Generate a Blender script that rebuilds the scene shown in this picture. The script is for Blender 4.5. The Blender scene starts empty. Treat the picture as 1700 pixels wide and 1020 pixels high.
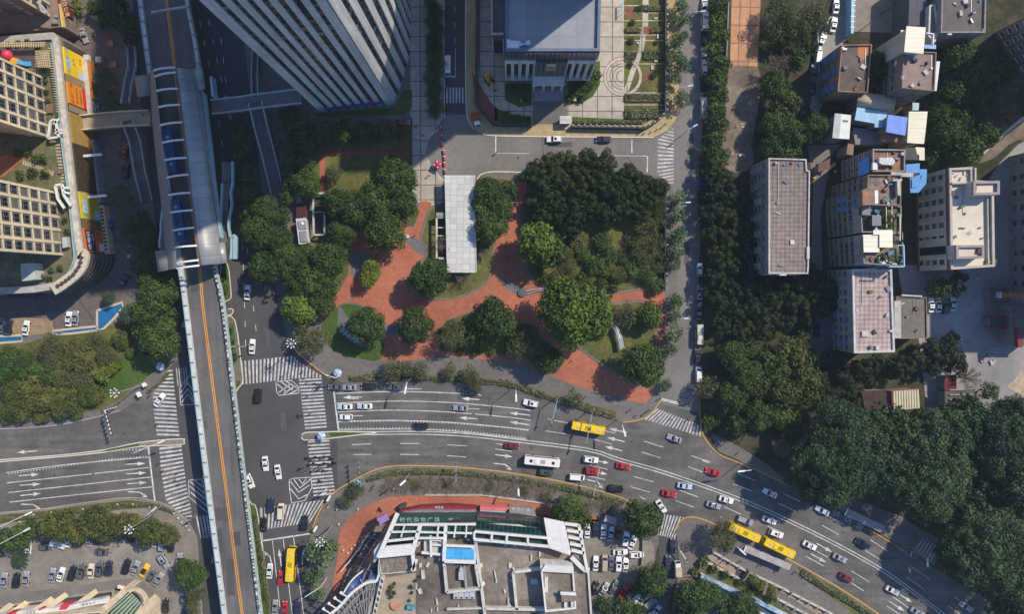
import bpy, bmesh, math, random
import numpy as np
from mathutils import Vector, Matrix, Euler
from mathutils.geometry import tessellate_polygon
rnd = random.Random(7)
scene = bpy.context.scene
col = scene.collection
# ------------------------------------------------------------------ camera (drone looking almost straight down)
F = 1134.0; CAMH = 215.0
cam_d = bpy.data.cameras.new('camera'); cam = bpy.data.objects.new('camera', cam_d); col.objects.link(cam)
cam.location = (0,0, CAMH)
cam.rotation_euler = (math.radians(-1.616), math.radians(-0.25),0)
cam_d.sensor_width = 36; cam_d.lens = 36 * F / 1700; cam_d.clip_end = 6000; cam_d.clip_start = 1
scene.camera = cam
RC = cam.rotation_euler.to_matrix()
S = CAMH / F                      # metres per photo pixel on the ground
def P(px, py, h=0.0):
 "point of the place at height h that the photograph shows at pixel (px, py)"
 d = RC @ Vector(((px - 850) / F,-(py - 510) / F,-1))
 t = (h - CAMH) / d.z
 return Vector((d.x * t, d.y * t, h))
def PX(v):
 q = RC.transposed() @ (Vector(v) - Vector((0,0, CAMH)))
 return (850 + F * q.x / -q.z,510 - F * q.y / -q.z)
# ------------------------------------------------------------------ light
SUN_EL = math.radians(45); SUN_AZ = math.radians(38)    # towards the sun: 38 deg from +X to +Y
w = bpy.data.worlds.new("World"); scene.world = w; w.use_nodes = True
nt = w.node_tree; bg = nt.nodes['Background']
sky = nt.nodes.new('ShaderNodeTexSky'); sky.sky_type = 'NISHITA'; sky.sun_disc = False
sky.sun_elevation = SUN_EL; sky.sun_rotation = math.pi / 2 - SUN_AZ
sky.air_density = 1.3; sky.dust_density = 0.6; sky.ozone_density = 2.5
tint = nt.nodes.new('ShaderNodeMixRGB'); tint.blend_type = 'MULTIPLY'; tint.inputs[0].default_value = 1; tint.inputs[2].default_value = (.78, .93,1.22,1)
nt.links.new(sky.outputs[0], tint.inputs[1]); nt.links.new(tint.outputs[0], bg.inputs[0]); bg.inputs[1].default_value = 0.125
sd = bpy.data.lights.new('sun', 'SUN'); so = bpy.data.objects.new('sun', sd); col.objects.link(so)
sd.energy = 4.9; sd.angle = math.radians(0.9); sd.color = (1, .9, .74)
to_sun = Vector((math.cos(SUN_EL) * math.cos(SUN_AZ), math.cos(SUN_EL) * math.sin(SUN_AZ), math.sin(SUN_EL)))
so.rotation_euler = to_sun.to_track_quat('Z', 'Y').to_euler(); so.location = to_sun * 400
vs = scene.view_settings; vs.view_transform = 'Standard'; vs.look = 'None'; vs.gamma = 1; vs.exposure = 0.05
scene.cycles.max_bounces = 4; scene.cycles.diffuse_bounces = 2; scene.cycles.glossy_bounces = 2
scene.cycles.use_denoising = True
# ------------------------------------------------------------------ materials
MATS = {}
def _n(t, typ, **kw):
 n = t.nodes.new(typ)
 for k, v in kw.items(): setattr(n, k, v)
 return n
def M(name, c, rough=.8, var=.18, scale=.6, big=.12, spec=.3, metal=0, bump=0, brick=None, c2=None, obj=False, checker=None, coat=0, island=0, orand=0, streak=None):
 """procedural material: colour c varied by a fine and a broad noise in world metres; brick=(c_mortar, w, h) or checker=(colour, size) lay a pattern"""
 if name in MATS: return MATS[name]
 m = bpy.data.materials.new(name); m.use_nodes = True; t = m.node_tree; L = t.links.new
 b = t.nodes['Principled BSDF']; b.inputs['Roughness'].default_value = rough
 b.inputs['Specular IOR Level'].default_value = spec; b.inputs['Metallic'].default_value = metal
 if coat: b.inputs['Coat Weight'].default_value = coat; b.inputs['Coat Roughness'].default_value = .06
 if obj: pos = _n(t, 'ShaderNodeTexCoord').outputs['Object']
 else: pos = _n(t, 'ShaderNodeNewGeometry').outputs['Position']
 c4 = (*c,1)
 def rgb(x):
  n = _n(t, 'ShaderNodeRGB'); n.outputs[0].default_value = (*x,1); return n.outputs[0]
 cur = None
 if brick:
  mp = _n(t, 'ShaderNodeMapping'); L(pos, mp.inputs[0]); mp.inputs['Rotation'].default_value = (0,0, brick[3] if len(brick) > 3 else 0)
  bt = _n(t, 'ShaderNodeTexBrick'); L(mp.outputs[0], bt.inputs[0]); bt.inputs['Scale'].default_value = 1
  bt.inputs['Color1'].default_value = c4; bt.inputs['Color2'].default_value = (*(x * .82 for x in c),1)
  bt.inputs['Mortar'].default_value = (*brick[0],1); bt.inputs['Brick Width'].default_value = brick[1]; bt.inputs['Row Height'].default_value = brick[2]
  bt.inputs['Mortar Size'].default_value = brick[4] if len(brick) > 4 else .06; bt.inputs['Mortar Smooth'].default_value = .3
  bt.offset = brick[5] if len(brick) > 5 else .5
  cur = bt.outputs[0]
 elif checker:
  mp = _n(t, 'ShaderNodeMapping'); L(pos, mp.inputs[0]); mp.inputs['Rotation'].default_value = (0,0, .785)
  ck = _n(t, 'ShaderNodeTexChecker'); L(mp.outputs[0], ck.inputs[0]); ck.inputs['Scale'].default_value = 1 / checker[1]
  ck.inputs[1].default_value = c4; ck.inputs[2].default_value = (*checker[0],1); cur = ck.outputs[0]
 else: cur = rgb(c)
 if c2:
  nz = _n(t, 'ShaderNodeTexNoise'); L(pos, nz.inputs['Vector']); nz.inputs['Scale'].default_value = scale * .16; nz.inputs['Detail'].default_value = 6; nz.inputs['Roughness'].default_value = .65
  rp = _n(t, 'ShaderNodeValToRGB'); L(nz.outputs[0], rp.inputs[0]); rp.color_ramp.elements[0].position = .42; rp.color_ramp.elements[1].position = .6
  mx = _n(t, 'ShaderNodeMixRGB'); L(rp.outputs[0], mx.inputs[0]); L(cur, mx.inputs[1]); mx.inputs[2].default_value = (*c2,1); cur = mx.outputs[0]
 def vary(cur, fac_out, amt):
  mr = _n(t, 'ShaderNodeMapRange'); L(fac_out, mr.inputs[0]); mr.inputs[1].default_value = .25; mr.inputs[2].default_value = .75
  mr.inputs[3].default_value = 1 - amt; mr.inputs[4].default_value = 1 + amt
  vm = _n(t, 'ShaderNodeVectorMath', operation='SCALE'); L(cur, vm.inputs[0]); L(mr.outputs[0], vm.inputs['Scale']); return vm.outputs[0]
 for sc, amt, det in ((scale, var,5),(scale * .07, big,3)):
  if amt:
   nz = _n(t, 'ShaderNodeTexNoise'); L(pos, nz.inputs['Vector']); nz.inputs['Scale'].default_value = sc; nz.inputs['Detail'].default_value = det
   cur = vary(cur, nz.outputs[0], amt)
 if streak:
  mp = _n(t, 'ShaderNodeMapping'); L(pos, mp.inputs[0]); mp.inputs['Scale'].default_value = streak
  nz = _n(t, 'ShaderNodeTexNoise'); L(mp.outputs[0], nz.inputs['Vector']); nz.inputs['Scale'].default_value = 1; nz.inputs['Detail'].default_value = 4
  cur = vary(cur, nz.outputs[0], .22)
 if island:
  g = _n(t, 'ShaderNodeNewGeometry'); cur = vary(cur, g.outputs['Random Per Island'], island)
 if orand:
  o = _n(t, 'ShaderNodeObjectInfo'); cur = vary(cur, o.outputs['Random'], orand)
 L(cur, b.inputs['Base Color'])
 if bump:
  nz = _n(t, 'ShaderNodeTexNoise'); L(pos, nz.inputs['Vector']); nz.inputs['Scale'].default_value = scale * 4
  bp = _n(t, 'ShaderNodeBump'); L(nz.outputs[0], bp.inputs['Height']); bp.inputs['Strength'].default_value = bump; L(bp.outputs[0], b.inputs['Normal'])
 MATS[name] = m; return m
def leafmat(name, a, b_, trans=.25):
 m = bpy.data.materials.new(name); m.use_nodes = True; t = m.node_tree; L = t.links.new
 b = t.nodes['Principled BSDF']; b.inputs['Roughness'].default_value = .6; b.inputs['Specular IOR Level'].default_value = .25
 g = _n(t, 'ShaderNodeNewGeometry'); o = _n(t, 'ShaderNodeObjectInfo')
 mx = _n(t, 'ShaderNodeMixRGB'); mx.inputs[1].default_value = (*a,1); mx.inputs[2].default_value = (*b_,1)
 ad = _n(t, 'ShaderNodeMath', operation='MULTIPLY_ADD'); L(g.outputs['Random Per Island'], ad.inputs[0]); ad.inputs[1].default_value = .55
 m2 = _n(t, 'ShaderNodeMath', operation='MULTIPLY'); L(o.outputs['Random'], m2.inputs[0]); m2.inputs[1].default_value = .45
 L(m2.outputs[0], ad.inputs[2])
 nz = _n(t, 'ShaderNodeTexNoise'); L(g.outputs['Position'], nz.inputs['Vector']); nz.inputs['Scale'].default_value = .3; nz.inputs['Detail'].default_value = 4
 n2 = _n(t, 'ShaderNodeTexNoise'); L(g.outputs['Position'], n2.inputs['Vector']); n2.inputs['Scale'].default_value = .09; n2.inputs['Detail'].default_value = 2
 q = _n(t, 'ShaderNodeMath', operation='MULTIPLY_ADD'); L(n2.outputs[0], q.inputs[0]); q.inputs[1].default_value = 1.6; q.inputs[2].default_value = -.8
 q2 = _n(t, 'ShaderNodeMath', operation='ADD', use_clamp=True); L(ad.outputs[0], q2.inputs[0]); L(q.outputs[0], q2.inputs[1]); L(q2.outputs[0], mx.inputs[0])
 mr = _n(t, 'ShaderNodeMapRange'); L(nz.outputs[0], mr.inputs[0]); mr.inputs[1].default_value = .3; mr.inputs[2].default_value = .7; mr.inputs[3].default_value = .65; mr.inputs[4].default_value = 1.35
 vm = _n(t, 'ShaderNodeVectorMath', operation='SCALE'); L(mx.outputs[0], vm.inputs[0]); L(mr.outputs[0], vm.inputs['Scale'])
 L(vm.outputs[0], b.inputs['Base Color']); MATS[name] = m; return m
def windowmat(name):
 "glass that differs from window to window: mostly dark, some with pale or green curtains"
 m = bpy.data.materials.new(name); m.use_nodes = True; t = m.node_tree; b = t.nodes['Principled BSDF']; b.inputs['Roughness'].default_value = .12
 o = _n(t, 'ShaderNodeObjectInfo'); rp = _n(t, 'ShaderNodeValToRGB'); t.links.new(o.outputs['Random'], rp.inputs[0]); cr = rp.color_ramp; cr.interpolation = 'CONSTANT'
 cols = ((0,(.012, .016, .022)),(.35,(.03, .035, .04)),(.62,(.018, .024, .03)),(.76,(.13, .12, .1)),(.86,(.05, .07, .06)),(.94,(.22, .2, .16)))
 cr.elements[0].color = (*cols[0][1],1); cr.elements[1].position = cols[1][0]; cr.elements[1].color = (*cols[1][1],1)
 for p, k in cols[2:]: e = cr.elements.new(p); e.color = (*k,1)
 t.links.new(rp.outputs[0], b.inputs['Base Color']); return m
def towerglass(name):
 "curtain wall: every pane of every storey has its own darkness"
 m = bpy.data.materials.new(name); m.use_nodes = True; t = m.node_tree; L = t.links.new; b = t.nodes['Principled BSDF']; b.inputs['Roughness'].default_value = .14
 g = _n(t, 'ShaderNodeNewGeometry'); s = _n(t, 'ShaderNodeSeparateXYZ'); L(g.outputs['Position'], s.inputs[0]); a = _n(t, 'ShaderNodeMath', operation='SUBTRACT'); L(s.outputs[0], a.inputs[0]); L(s.outputs[1], a.inputs[1])
 cb = _n(t, 'ShaderNodeCombineXYZ'); L(a.outputs[0], cb.inputs[0]); L(s.outputs[2], cb.inputs[1]); mp = _n(t, 'ShaderNodeMapping'); mp.inputs['Scale'].default_value = (.75,1 / 1.8,1); L(cb.outputs[0], mp.inputs[0])
 fl = _n(t, 'ShaderNodeVectorMath', operation='FLOOR'); L(mp.outputs[0], fl.inputs[0]); wn = _n(t, 'ShaderNodeTexWhiteNoise'); L(fl.outputs[0], wn.inputs['Vector'])
 rp = _n(t, 'ShaderNodeValToRGB'); L(wn.outputs['Value'], rp.inputs[0]); cr = rp.color_ramp; cr.elements[0].color = (.012, .018, .026,1); cr.elements[1].position = .8; cr.elements[1].color = (.035, .045, .05,1)
 for p, k in ((.9,(.09, .1, .1)),(1,(.2, .2, .18))): e = cr.elements.new(p); e.color = (*k,1)
 L(rp.outputs[0], b.inputs['Base Color']); return m
def glassmat(name, c, rough=.12, spec=.5):
 return M(name, c, rough=rough, var=.1, scale=.4, big=.1, spec=spec)
# ------------------------------------------------------------------ mesh collector
ORG = {}
SPLIT = set('post column balcony roof_vent roof_hatch air_conditioner white_slab beam louvre parapet_post balcony_awning street_sign penthouse_slab planter roof_crate dish tank spot leg rung roof_wall bench advert_panel roof_plant blue_balcony purlin end_drum roof_machine store_tent roof_duct aerial columns beams banner_rim rim_lamp'.split())
class MB:
 def __init__(s): s.v = []; s.f = []; s.m = []
 def poly(s, pts, mi=0):
  b = len(s.v); s.v += [tuple(p) for p in pts]; s.f.append(tuple(range(b, b + len(pts)))); s.m.append(mi); return s
 def prism(s, pts, z0, z1, mi=0, mside=None, top=None, bottom=True):
  "vertical prism on xy outline pts; top = a second outline for a tapered prism"
  n = len(pts); b = len(s.v); ms = mi if mside is None else mside
  a = sum(pts[i][0] * pts[(i + 1) % n][1] - pts[(i + 1) % n][0] * pts[i][1] for i in range(n))
  tp = top or pts
  if a < 0: pts = pts[::-1]; tp = tp[::-1]
  s.v += [(p[0], p[1], z0) for p in pts] + [(p[0], p[1], z1) for p in tp]
  for i in range(n):
   j = (i + 1) % n; s.f.append((b + i, b + j, b + n + j, b + n + i)); s.m.append(ms)
  s.f.append(tuple(range(b + n, b + 2 * n))); s.m.append(mi)
  if bottom: s.f.append(tuple(range(b + n - 1, b - 1,-1))); s.m.append(ms)
  return s
 def box(s, c, size, rz=0, mi=0):
  ca, sa = math.cos(rz), math.sin(rz); hx, hy, hz = size[0] / 2, size[1] / 2, size[2] / 2
  pts = [(c[0] + x * ca - y * sa, c[1] + x * sa + y * ca) for x, y in ((-hx,-hy),(hx,-hy),(hx, hy),(-hx, hy))]
  return s.prism(pts, c[2] - hz, c[2] + hz, mi)
 def beam(s, p, q, wd, ht, mi=0):
  "box section beam from p to q"
  p = Vector(p); q = Vector(q); d = (q - p)
  if d.length < 1e-6: return s
  d.normalize(); u = d.cross(Vector((0,0,1)))
  if u.length < 1e-3: u = Vector((1,0,0))
  u.normalize(); n = u.cross(d); b = len(s.v)
  for e in (p, q):
   for a, c in ((-1,-1),(1,-1),(1,1),(-1,1)): s.v.append(tuple(e + u * a * wd / 2 + n * c * ht / 2))
  for f in ((0,1,5,4),(1,2,6,5),(2,3,7,6),(3,0,4,7),(3,2,1,0),(4,5,6,7)):
   s.f.append(tuple(b + i for i in f)); s.m.append(mi)
  return s
 def tube(s, p, q, r0, r1=None, n=8, mi=0, cap=True):
  r1 = r0 if r1 is None else r1; p = Vector(p); q = Vector(q); d = (q - p).normalized()
  u = d.orthogonal().normalized(); v = d.cross(u); b = len(s.v)
  for e, r in ((p, r0),(q, r1)):
   for i in range(n):
    a = 2 * math.pi * i / n; s.v.append(tuple(e + (u * math.cos(a) + v * math.sin(a)) * r))
  for i in range(n):
   j = (i + 1) % n; s.f.append((b + i, b + j, b + n + j, b + n + i)); s.m.append(mi)
  if cap: s.f.append(tuple(range(b + n - 1, b - 1,-1))); s.f.append(tuple(range(b + n, b + 2 * n))); s.m += [mi, mi]
  return s
 def ball(s, c, r, n=8, k=5, mi=0, sz=1):
  b = len(s.v)
  for i in range(1, k):
   th = math.pi * i / k
   for j in range(n):
    a = 2 * math.pi * j / n; s.v.append((c[0] + r * math.sin(th) * math.cos(a), c[1] + r * math.sin(th) * math.sin(a), c[2] + r * sz * math.cos(th)))
  s.v += [(c[0], c[1], c[2] + r * sz),(c[0], c[1], c[2] - r * sz)]; t = b + n * (k - 1)
  for i in range(k - 2):
   for j in range(n):
    jj = (j + 1) % n; s.f.append((b + i * n + j, b + (i + 1) * n + j, b + (i + 1) * n + jj, b + i * n + jj)); s.m.append(mi)
  for j in range(n):
   jj = (j + 1) % n; s.f.append((t, b + j, b + jj)); s.f.append((t + 1, b + (k - 2) * n + jj, b + (k - 2) * n + j)); s.m += [mi, mi]
  return s
 def loft(s, rings, mi=0, cap=True):
  b = len(s.v); n = len(rings[0])
  for r in rings: s.v += [tuple(p) for p in r]
  for k in range(len(rings) - 1):
   for i in range(n):
    j = (i + 1) % n; s.f.append((b + k * n + i, b + k * n + j, b + (k + 1) * n + j, b + (k + 1) * n + i)); s.m.append(mi)
  if cap:
   s.f.append(tuple(range(b + n - 1, b - 1,-1))); e = b + n * (len(rings) - 1); s.f.append(tuple(range(e, e + n))); s.m += [mi, mi]
  return s
 def sheet(s, rows, th=.0, mi=0):
  "grid surface through rows of points, with thickness th downwards"
  n = len(rows[0]); b = len(s.v)
  for r in rows: s.v += [tuple(p) for p in r]
  for k in range(len(rows) - 1):
   for i in range(n - 1):
    s.f.append((b + k * n + i, b + k * n + i + 1, b + (k + 1) * n + i + 1, b + (k + 1) * n + i)); s.m.append(mi)
  if th:
   c = len(s.v); R = len(rows)
   for r in rows: s.v += [(p[0], p[1], p[2] - th) for p in r]
   for k in range(R - 1):
    for i in range(n - 1):
     s.f.append((c + k * n + i, c + (k + 1) * n + i, c + (k + 1) * n + i + 1, c + k * n + i + 1)); s.m.append(mi)
   rim = [i for i in range(n)] + [k * n + n - 1 for k in range(1, R)] + [(R - 1) * n + i for i in range(n - 2,-1,-1)] + [k * n for k in range(R - 2,0,-1)]
   for a in range(len(rim)):
    p, q = rim[a], rim[(a + 1) % len(rim)]; s.f.append((b + q, b + p, c + p, c + q)); s.m.append(mi)
  return s
 def pieces(s):
  "one collector for every connected piece"
  p = list(range(len(s.v)))
  def root(i):
   while p[i] != i: p[i] = p[p[i]]; i = p[i]
   return i
  for f in s.f:
   for k in f[1:]: p[root(k)] = root(f[0])
  g = {}
  for f, m in zip(s.f, s.m): g.setdefault(root(f[0]),[]).append((f, m))
  out = []
  for fs in g.values():
   q = MB(); ix = {}
   for f, m in fs:
    for k in f:
     if k not in ix: ix[k] = len(q.v); q.v.append(s.v[k])
    q.f.append(tuple(ix[k] for k in f)); q.m.append(m)
   out.append(q)
  return out
 def build(s, name, mats, parent=None, smooth=False, whole=False):
  if name in SPLIT and parent is not None and not whole:
   return [q.build(name, mats, parent, smooth, True) for q in s.pieces()][0]
  me = bpy.data.meshes.new(name); o = bpy.data.objects.new(name, me)
  off = Vector((0,0,0))
  if parent is not None:
   o.parent = parent; off = ORG.get(parent.name, off)
  ORG[o.name] = off
  me.from_pydata([(x - off.x, y - off.y, z - off.z) for x, y, z in s.v],[], s.f)
  mats = mats if isinstance(mats,(list, tuple)) else [mats]
  for m in mats: me.materials.append(m)
  if len(mats) > 1: me.polygons.foreach_set('material_index', s.m)
  if smooth: me.polygons.foreach_set('use_smooth',[True] * len(s.f))
  me.update(); col.objects.link(o); return o
# ------------------------------------------------------------------ things and labels
REG = []
def tag(o, label, cat, group=None, at=None, share=False):
 o['category'] = cat
 if group: o['group'] = group
 REG.append([o, label, at, share]); o['label'] = label; return o
def thing(name, label, cat, loc, group=None, rz=0, share=False, at=None):
 o = bpy.data.objects.new(name, None); o.empty_display_size = .5; col.objects.link(o)
 o.location = loc; o.rotation_euler = (0,0, rz); ORG[o.name] = Vector(loc)
 tag(o, label, cat, group, at or PX(loc), share); return o
def struct(o): o['kind'] = 'structure'; return o
ORD = 'first second third fourth fifth sixth seventh eighth ninth tenth eleventh twelfth thirteenth fourteenth fifteenth sixteenth seventeenth eighteenth nineteenth twentieth'.split()
def finish_labels():
 by = {}
 for r in REG: by.setdefault(r[1],[]).append(r)
 for lab, rs in by.items():
  if len(rs) < 2 or all(r[3] for r in rs): continue
  for r in rs:
   if r[2] is None: r[2] = PX(r[0].matrix_world.translation if r[0].parent is None else r[0].location)
  xs = [r[2][0] for r in rs]; ys = [r[2][1] for r in rs]; hor = max(xs) - min(xs) >= max(ys) - min(ys)
  rs.sort(key=lambda r: r[2][0] if hor else r[2][1]); n = len(rs)
  for i, r in enumerate(rs):
   e = ('leftmost' if hor else 'topmost') if i == 0 else ('rightmost' if hor else 'lowest') if i == n - 1 else \
    f"{ORD[i] if i < 20 else ORD[n - 1 - i] if n - 1 - i < 20 else 'middle'} from {'left' if hor else 'top'}" if i <= n // 2 or n - 1 - i >= 20 else f"{ORD[n - 1 - i]} from {'right' if hor else 'bottom'}"
   r[0]['label'] = f"{lab}, {e}"
   if not r[0].get('group'): r[0]['group'] = lab
def dup(o, parent=None):
 c = o.copy(); col.objects.link(c)
 if parent is not None: c.parent = parent
 for ch in o.children: dup(ch, c)
 return c
# ------------------------------------------------------------------ outline helpers
def smooth_closed(p, k=4):
 o = []; n = len(p)
 for i in range(n):
  a, b, c, d = (Vector(p[(i + j - 1) % n]) for j in range(4))
  for s in range(k):
   t = s / k; o.append(tuple(.5 * (2 * b + (c - a) * t + (2 * a - 5 * b + 4 * c - d) * t * t + (3 * b - a - 3 * c + d) * t ** 3)))
 return o
def smooth_open(p, k=5):
 if len(p) < 3: return [tuple(q) for q in p]
 q = [p[0]] + list(p) + [p[-1]]; o = []
 for i in range(1, len(q) - 2):
  a, b, c, d = (Vector(q[i + j - 1]) for j in range(4))
  for s in range(k):
   t = s / k; o.append(tuple(.5 * (2 * b + (c - a) * t + (2 * a - 5 * b + 4 * c - d) * t * t + (3 * b - a - 3 * c + d) * t ** 3)))
 o.append(tuple(p[-1])); return o
def W(pts, h=0): return [P(x, y, h) for x, y in pts]
def ground_sheet(name, pts, z, m, sm=0, parent=None):
 "a flat surface; for kerbed blocks use block()"
 if sm: pts = smooth_closed(pts, sm)
 o = MB().poly(up(W(pts, z))).build(name, m, parent); return struct(o) if parent is None else o
def up(ps):
 n = len(ps); a = sum(ps[i].x * ps[(i + 1) % n].y - ps[(i + 1) % n].x * ps[i].y for i in range(n))
 return ps if a > 0 else ps[::-1]
def block(name, pts, z0, z1, m, mk, sm=0, parent=None):
 "raised pavement with a kerb face"
 if sm: pts = smooth_closed(pts, sm)
 o = MB().prism(W(pts, z1), z0, z1,0,1, bottom=False).build(name,[m, mk], parent); return struct(o) if parent is None else o
def ribbon_pts(w3, wd):
 L_, R_ = [],[]; n = len(w3)
 for i in range(n):
  a = w3[max(i - 1,0)]; b = w3[min(i + 1, n - 1)]; d = Vector((b.x - a.x, b.y - a.y,0)).normalized(); nn = Vector((-d.y, d.x,0)) * wd / 2
  L_.append(w3[i] + nn); R_.append(w3[i] - nn)
 return L_, R_
def ribbon(mb, pts, wd, z, sm=5, mi=0, th=0):
 w3 = W(smooth_open(pts, sm) if sm else pts, z); l, r = ribbon_pts(w3, wd)
 for i in range(len(w3) - 1):
  if th: mb.prism([r[i], r[i + 1], l[i + 1], l[i]], z - th, z, mi)
  else: mb.poly([r[i], r[i + 1], l[i + 1], l[i]], mi)
 return mb
def lerp(a, b, t): return tuple(x + (y - x) * t for x, y in zip(a, b))
def along(pts, t):
 "point at fraction t of a polyline"
 L = [math.dist(pts[i], pts[i + 1]) for i in range(len(pts) - 1)]; d = t * sum(L)
 for i, l in enumerate(L):
  if d <= l or i == len(L) - 1: return lerp(pts[i], pts[i + 1], d / l if l else 0)
  d -= l
# ================================================================== materials of the setting
asph = M('asphalt',(.125, .117, .107), rough=.88, var=.16, scale=1.2, big=.3, c2=(.1, .094, .088), spec=.2, streak=(.03, .5,1))
asph2 = M('asphalt_dark',(.075, .072, .072), rough=.88, var=.12, scale=1.2, big=.2, spec=.2)
asph3 = M('asphalt_old',(.17, .16, .148), rough=.9, var=.15, scale=.9, big=.25, spec=.2)
white = M('road_paint',(.62, .61, .58), rough=.7, var=.25, scale=3, big=.15, c2=(.44, .43, .41))
worn = M('worn_road_paint',(.52, .51, .49), rough=.75, var=.3, scale=3, big=.2, c2=(.32, .31, .3))
yellow = M('yellow_paint',(.55, .3, .05), rough=.7, var=.2, scale=2)
kerb = M('kerb_stone',(.34, .32, .29), var=.15, scale=1)
pave = M('grey_paving',(.165, .15, .135), var=.16, scale=.8, big=.18, brick=((.11, .1, .09),1.2, .6, .2, .05))
pave_l = M('pale_paving',(.42, .37, .3), var=.2, scale=.5, big=.22, brick=((.11, .095, .085),4.6,4.6,0, .16,0))
pave_y = M('buff_paving',(.45, .34, .17), var=.2, scale=.6, big=.15, brick=((.27, .21, .12), .6, .6,0, .04))
red = M('red_paving',(.42, .15, .085), var=.18, scale=.9, big=.25, brick=((.24, .085, .055),1.0, .5, .6, .05), c2=(.35, .115, .065))
red2 = M('red_brick_path',(.26, .085, .055), var=.15, scale=.9, brick=((.13, .06, .05), .9,2.4,0, .1,0))
slate = M('slate_paving',(.15, .15, .145), var=.14, scale=.7, brick=((.1, .1, .1), .8, .8, .5, .05))
lawn = M('lawn',(.085, .1, .03), rough=.95, var=.35, scale=1.6, big=.3, c2=(.13, .115, .04), spec=.1, bump=.4)
lawn_g = M('green_lawn',(.06, .1, .022), rough=.95, var=.35, scale=1.6, big=.25, spec=.1, bump=.4)
soil = M('soil',(.07, .062, .042), rough=.95, var=.35, scale=.7, big=.35, c2=(.04, .046, .022), spec=.1, bump=.5)
earth = M('bare_earth',(.21, .17, .13), rough=.95, var=.3, scale=.6, big=.3, c2=(.15, .12, .085), spec=.1)
conc = M('concrete_yard',(.27, .26, .25), var=.16, scale=.35, big=.25, c2=(.22, .21, .2))
lotm = M('car_park_concrete',(.24, .215, .18), var=.18, scale=.6, big=.22, c2=(.19, .17, .145))
terra = M('terracotta_paving',(.5, .25, .13), var=.15, scale=.8, brick=((.22, .13, .08),3.15,5.6, .03, .2,0))
forec = M('forecourt_paving',(.15, .12, .105), var=.18, scale=.7, big=.2, brick=((.1, .085, .08), .9, .45,-.6, .05))
water_m = M('pool_water',(.02, .13, .3), rough=.06, var=.15, scale=.5, spec=.5)
white_stone = M('white_stone',(.6, .56, .48), var=.12, scale=.8)
cream = M('cream_wall',(.52, .43, .32), var=.1, scale=.5)
dark_line = M('dark_paver_line',(.07, .055, .05), var=.1)
hedge_m = leafmat('hedge_leaves',(.03, .05, .012),(.06, .09, .02))

# ================================================================== ground and roads
g = struct(MB().poly([(-2500,-2500,-.3),(2500,-2500,-.3),(2500,2500,-.3),(-2500,2500,-.3)]).build('ground', soil))
ground_sheet('terrain',[(-160,-160),(1860,-160),(1860,1180),(-160,1180)],-.12, soil)
ROAD = ground_sheet('main_road',[(-150,700),(270,600),(505,560),(560,600),(850,618),(1050,660),(1180,690),(1300,770),(1460,860),(1700,1000),(1860,1110),
 (1860,1330),(1500,1080),(1330,960),(1180,890),(1040,860),(850,815),(600,815),(520,870),(470,900),(330,900),(240,860),(0,870),(-150,880)],0, asph)
AV = ground_sheet('avenue_road',[(150,-160),(420,-160),(440,180),(470,505),(560,640),(560,1180),(330,1180),(300,860),(265,620),(235,350)], .008, asph2)
ground_sheet('side_road',[(1112,-160),(1172,-160),(1172,690),(1090,690),(1100,480),(1112,320)],-.02, asph3)
NR = ground_sheet('north_road',[(700,190),(800,190),(800,205),(1180,205),(1180,320),(1080,300),(780,305),(700,310)],-.01, asph3)
ground_sheet('tower_street',[(728,-160),(780,-160),(780,260),(728,260)],-.015, asph2)
ground_sheet('alley',[(1405,-160),(1350,60),(1330,140),(1340,240),(1395,240),(1420,60),(1460,-160)],-.03, asph3)
ground_sheet('entry_road',[(1085,850),(1140,850),(1124,900),(1130,940),(1110,1000),(1090,1100),(1040,1100),(1070,980),(1095,930)], .014, asph2)

# ---- kerbed blocks
PARK = [(400,-100),(398,0),(418,180),(438,340),(462,505),(477,562),(491,584),(520,610),(547,629),(570,636),(640,634),(720,635),(800,640),(850,647),(922,671),(1022,698),(1037,702),(1060,698),(1080,688),(1097,665),
  (1104,630),(1115,560),(1124,480),(1126,400),(1122,325),(1113,308),(1095,293),(1060,288),(870,286),(820,285),(800,289),(792,297),(736,300),(716,275),(707,252),(713,228),(730,213),(738,196),(737,-100)]
block('pavement', PARK,-.05, .15, pave, kerb)
COURT = [(773,-100),(773,145),(776,195),(787,214),(802,223),(850,226),(1085,228),(1108,217),(1122,198),(1127,180),(1128,-100)]
block('pavement', COURT,-.05, .15, pave_y, kerb)
NW = [(-150,-150),(215,-100),(226,100),(262,400),(288,560),(294,598),(286,606),(262,640),(235,662),(200,683),(160,694),(90,708),(0,714),(-150,722)]
block('pavement', NW,-.05, .15, pave, kerb)
SW = [(-150,870),(0,853),(75,846),(150,835),(212,828),(250,832),(282,843),(312,866),(327,892),(332,960),(342,1100),(345,1200),(-150,1200)]
block('pavement', SW,-.05, .15, lotm, kerb)
SE = [(515,887),(530,850),(550,823),(595,795),(640,777),(700,775),(770,778),(850,787),(950,805),(1020,824),(1055,838),(1088,860),(1094,900),(1086,930),(1080,960),(1052,1000),(1030,1100),(1020,1200),(548,1200),(536,1020),(512,950)]
block('pavement', SE,-.05, .15, pave, kerb)
SE2 = [(1123,880),(1129,866),(1146,859),(1170,864),(1197,876),(1260,903),(1322,936),(1390,975),(1459,1020),(1560,1090),(1700,1190),(1100,1190),(1118,1000),(1128,940)]
block('pavement', SE2,-.05, .15, pave, kerb)
EAST = [(1172,-120),(1164,300),(1160,480),(1161,665),(1165,716),(1192,752),(1225,766),(1275,788),(1302,801),(1360,832),(1440,876),(1505,915),(1550,944),(1620,986),(1680,1022),(1800,1095),(1850,800),(1850,-120)]
block('pavement', EAST,-.05, .12, soil, kerb)
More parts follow.
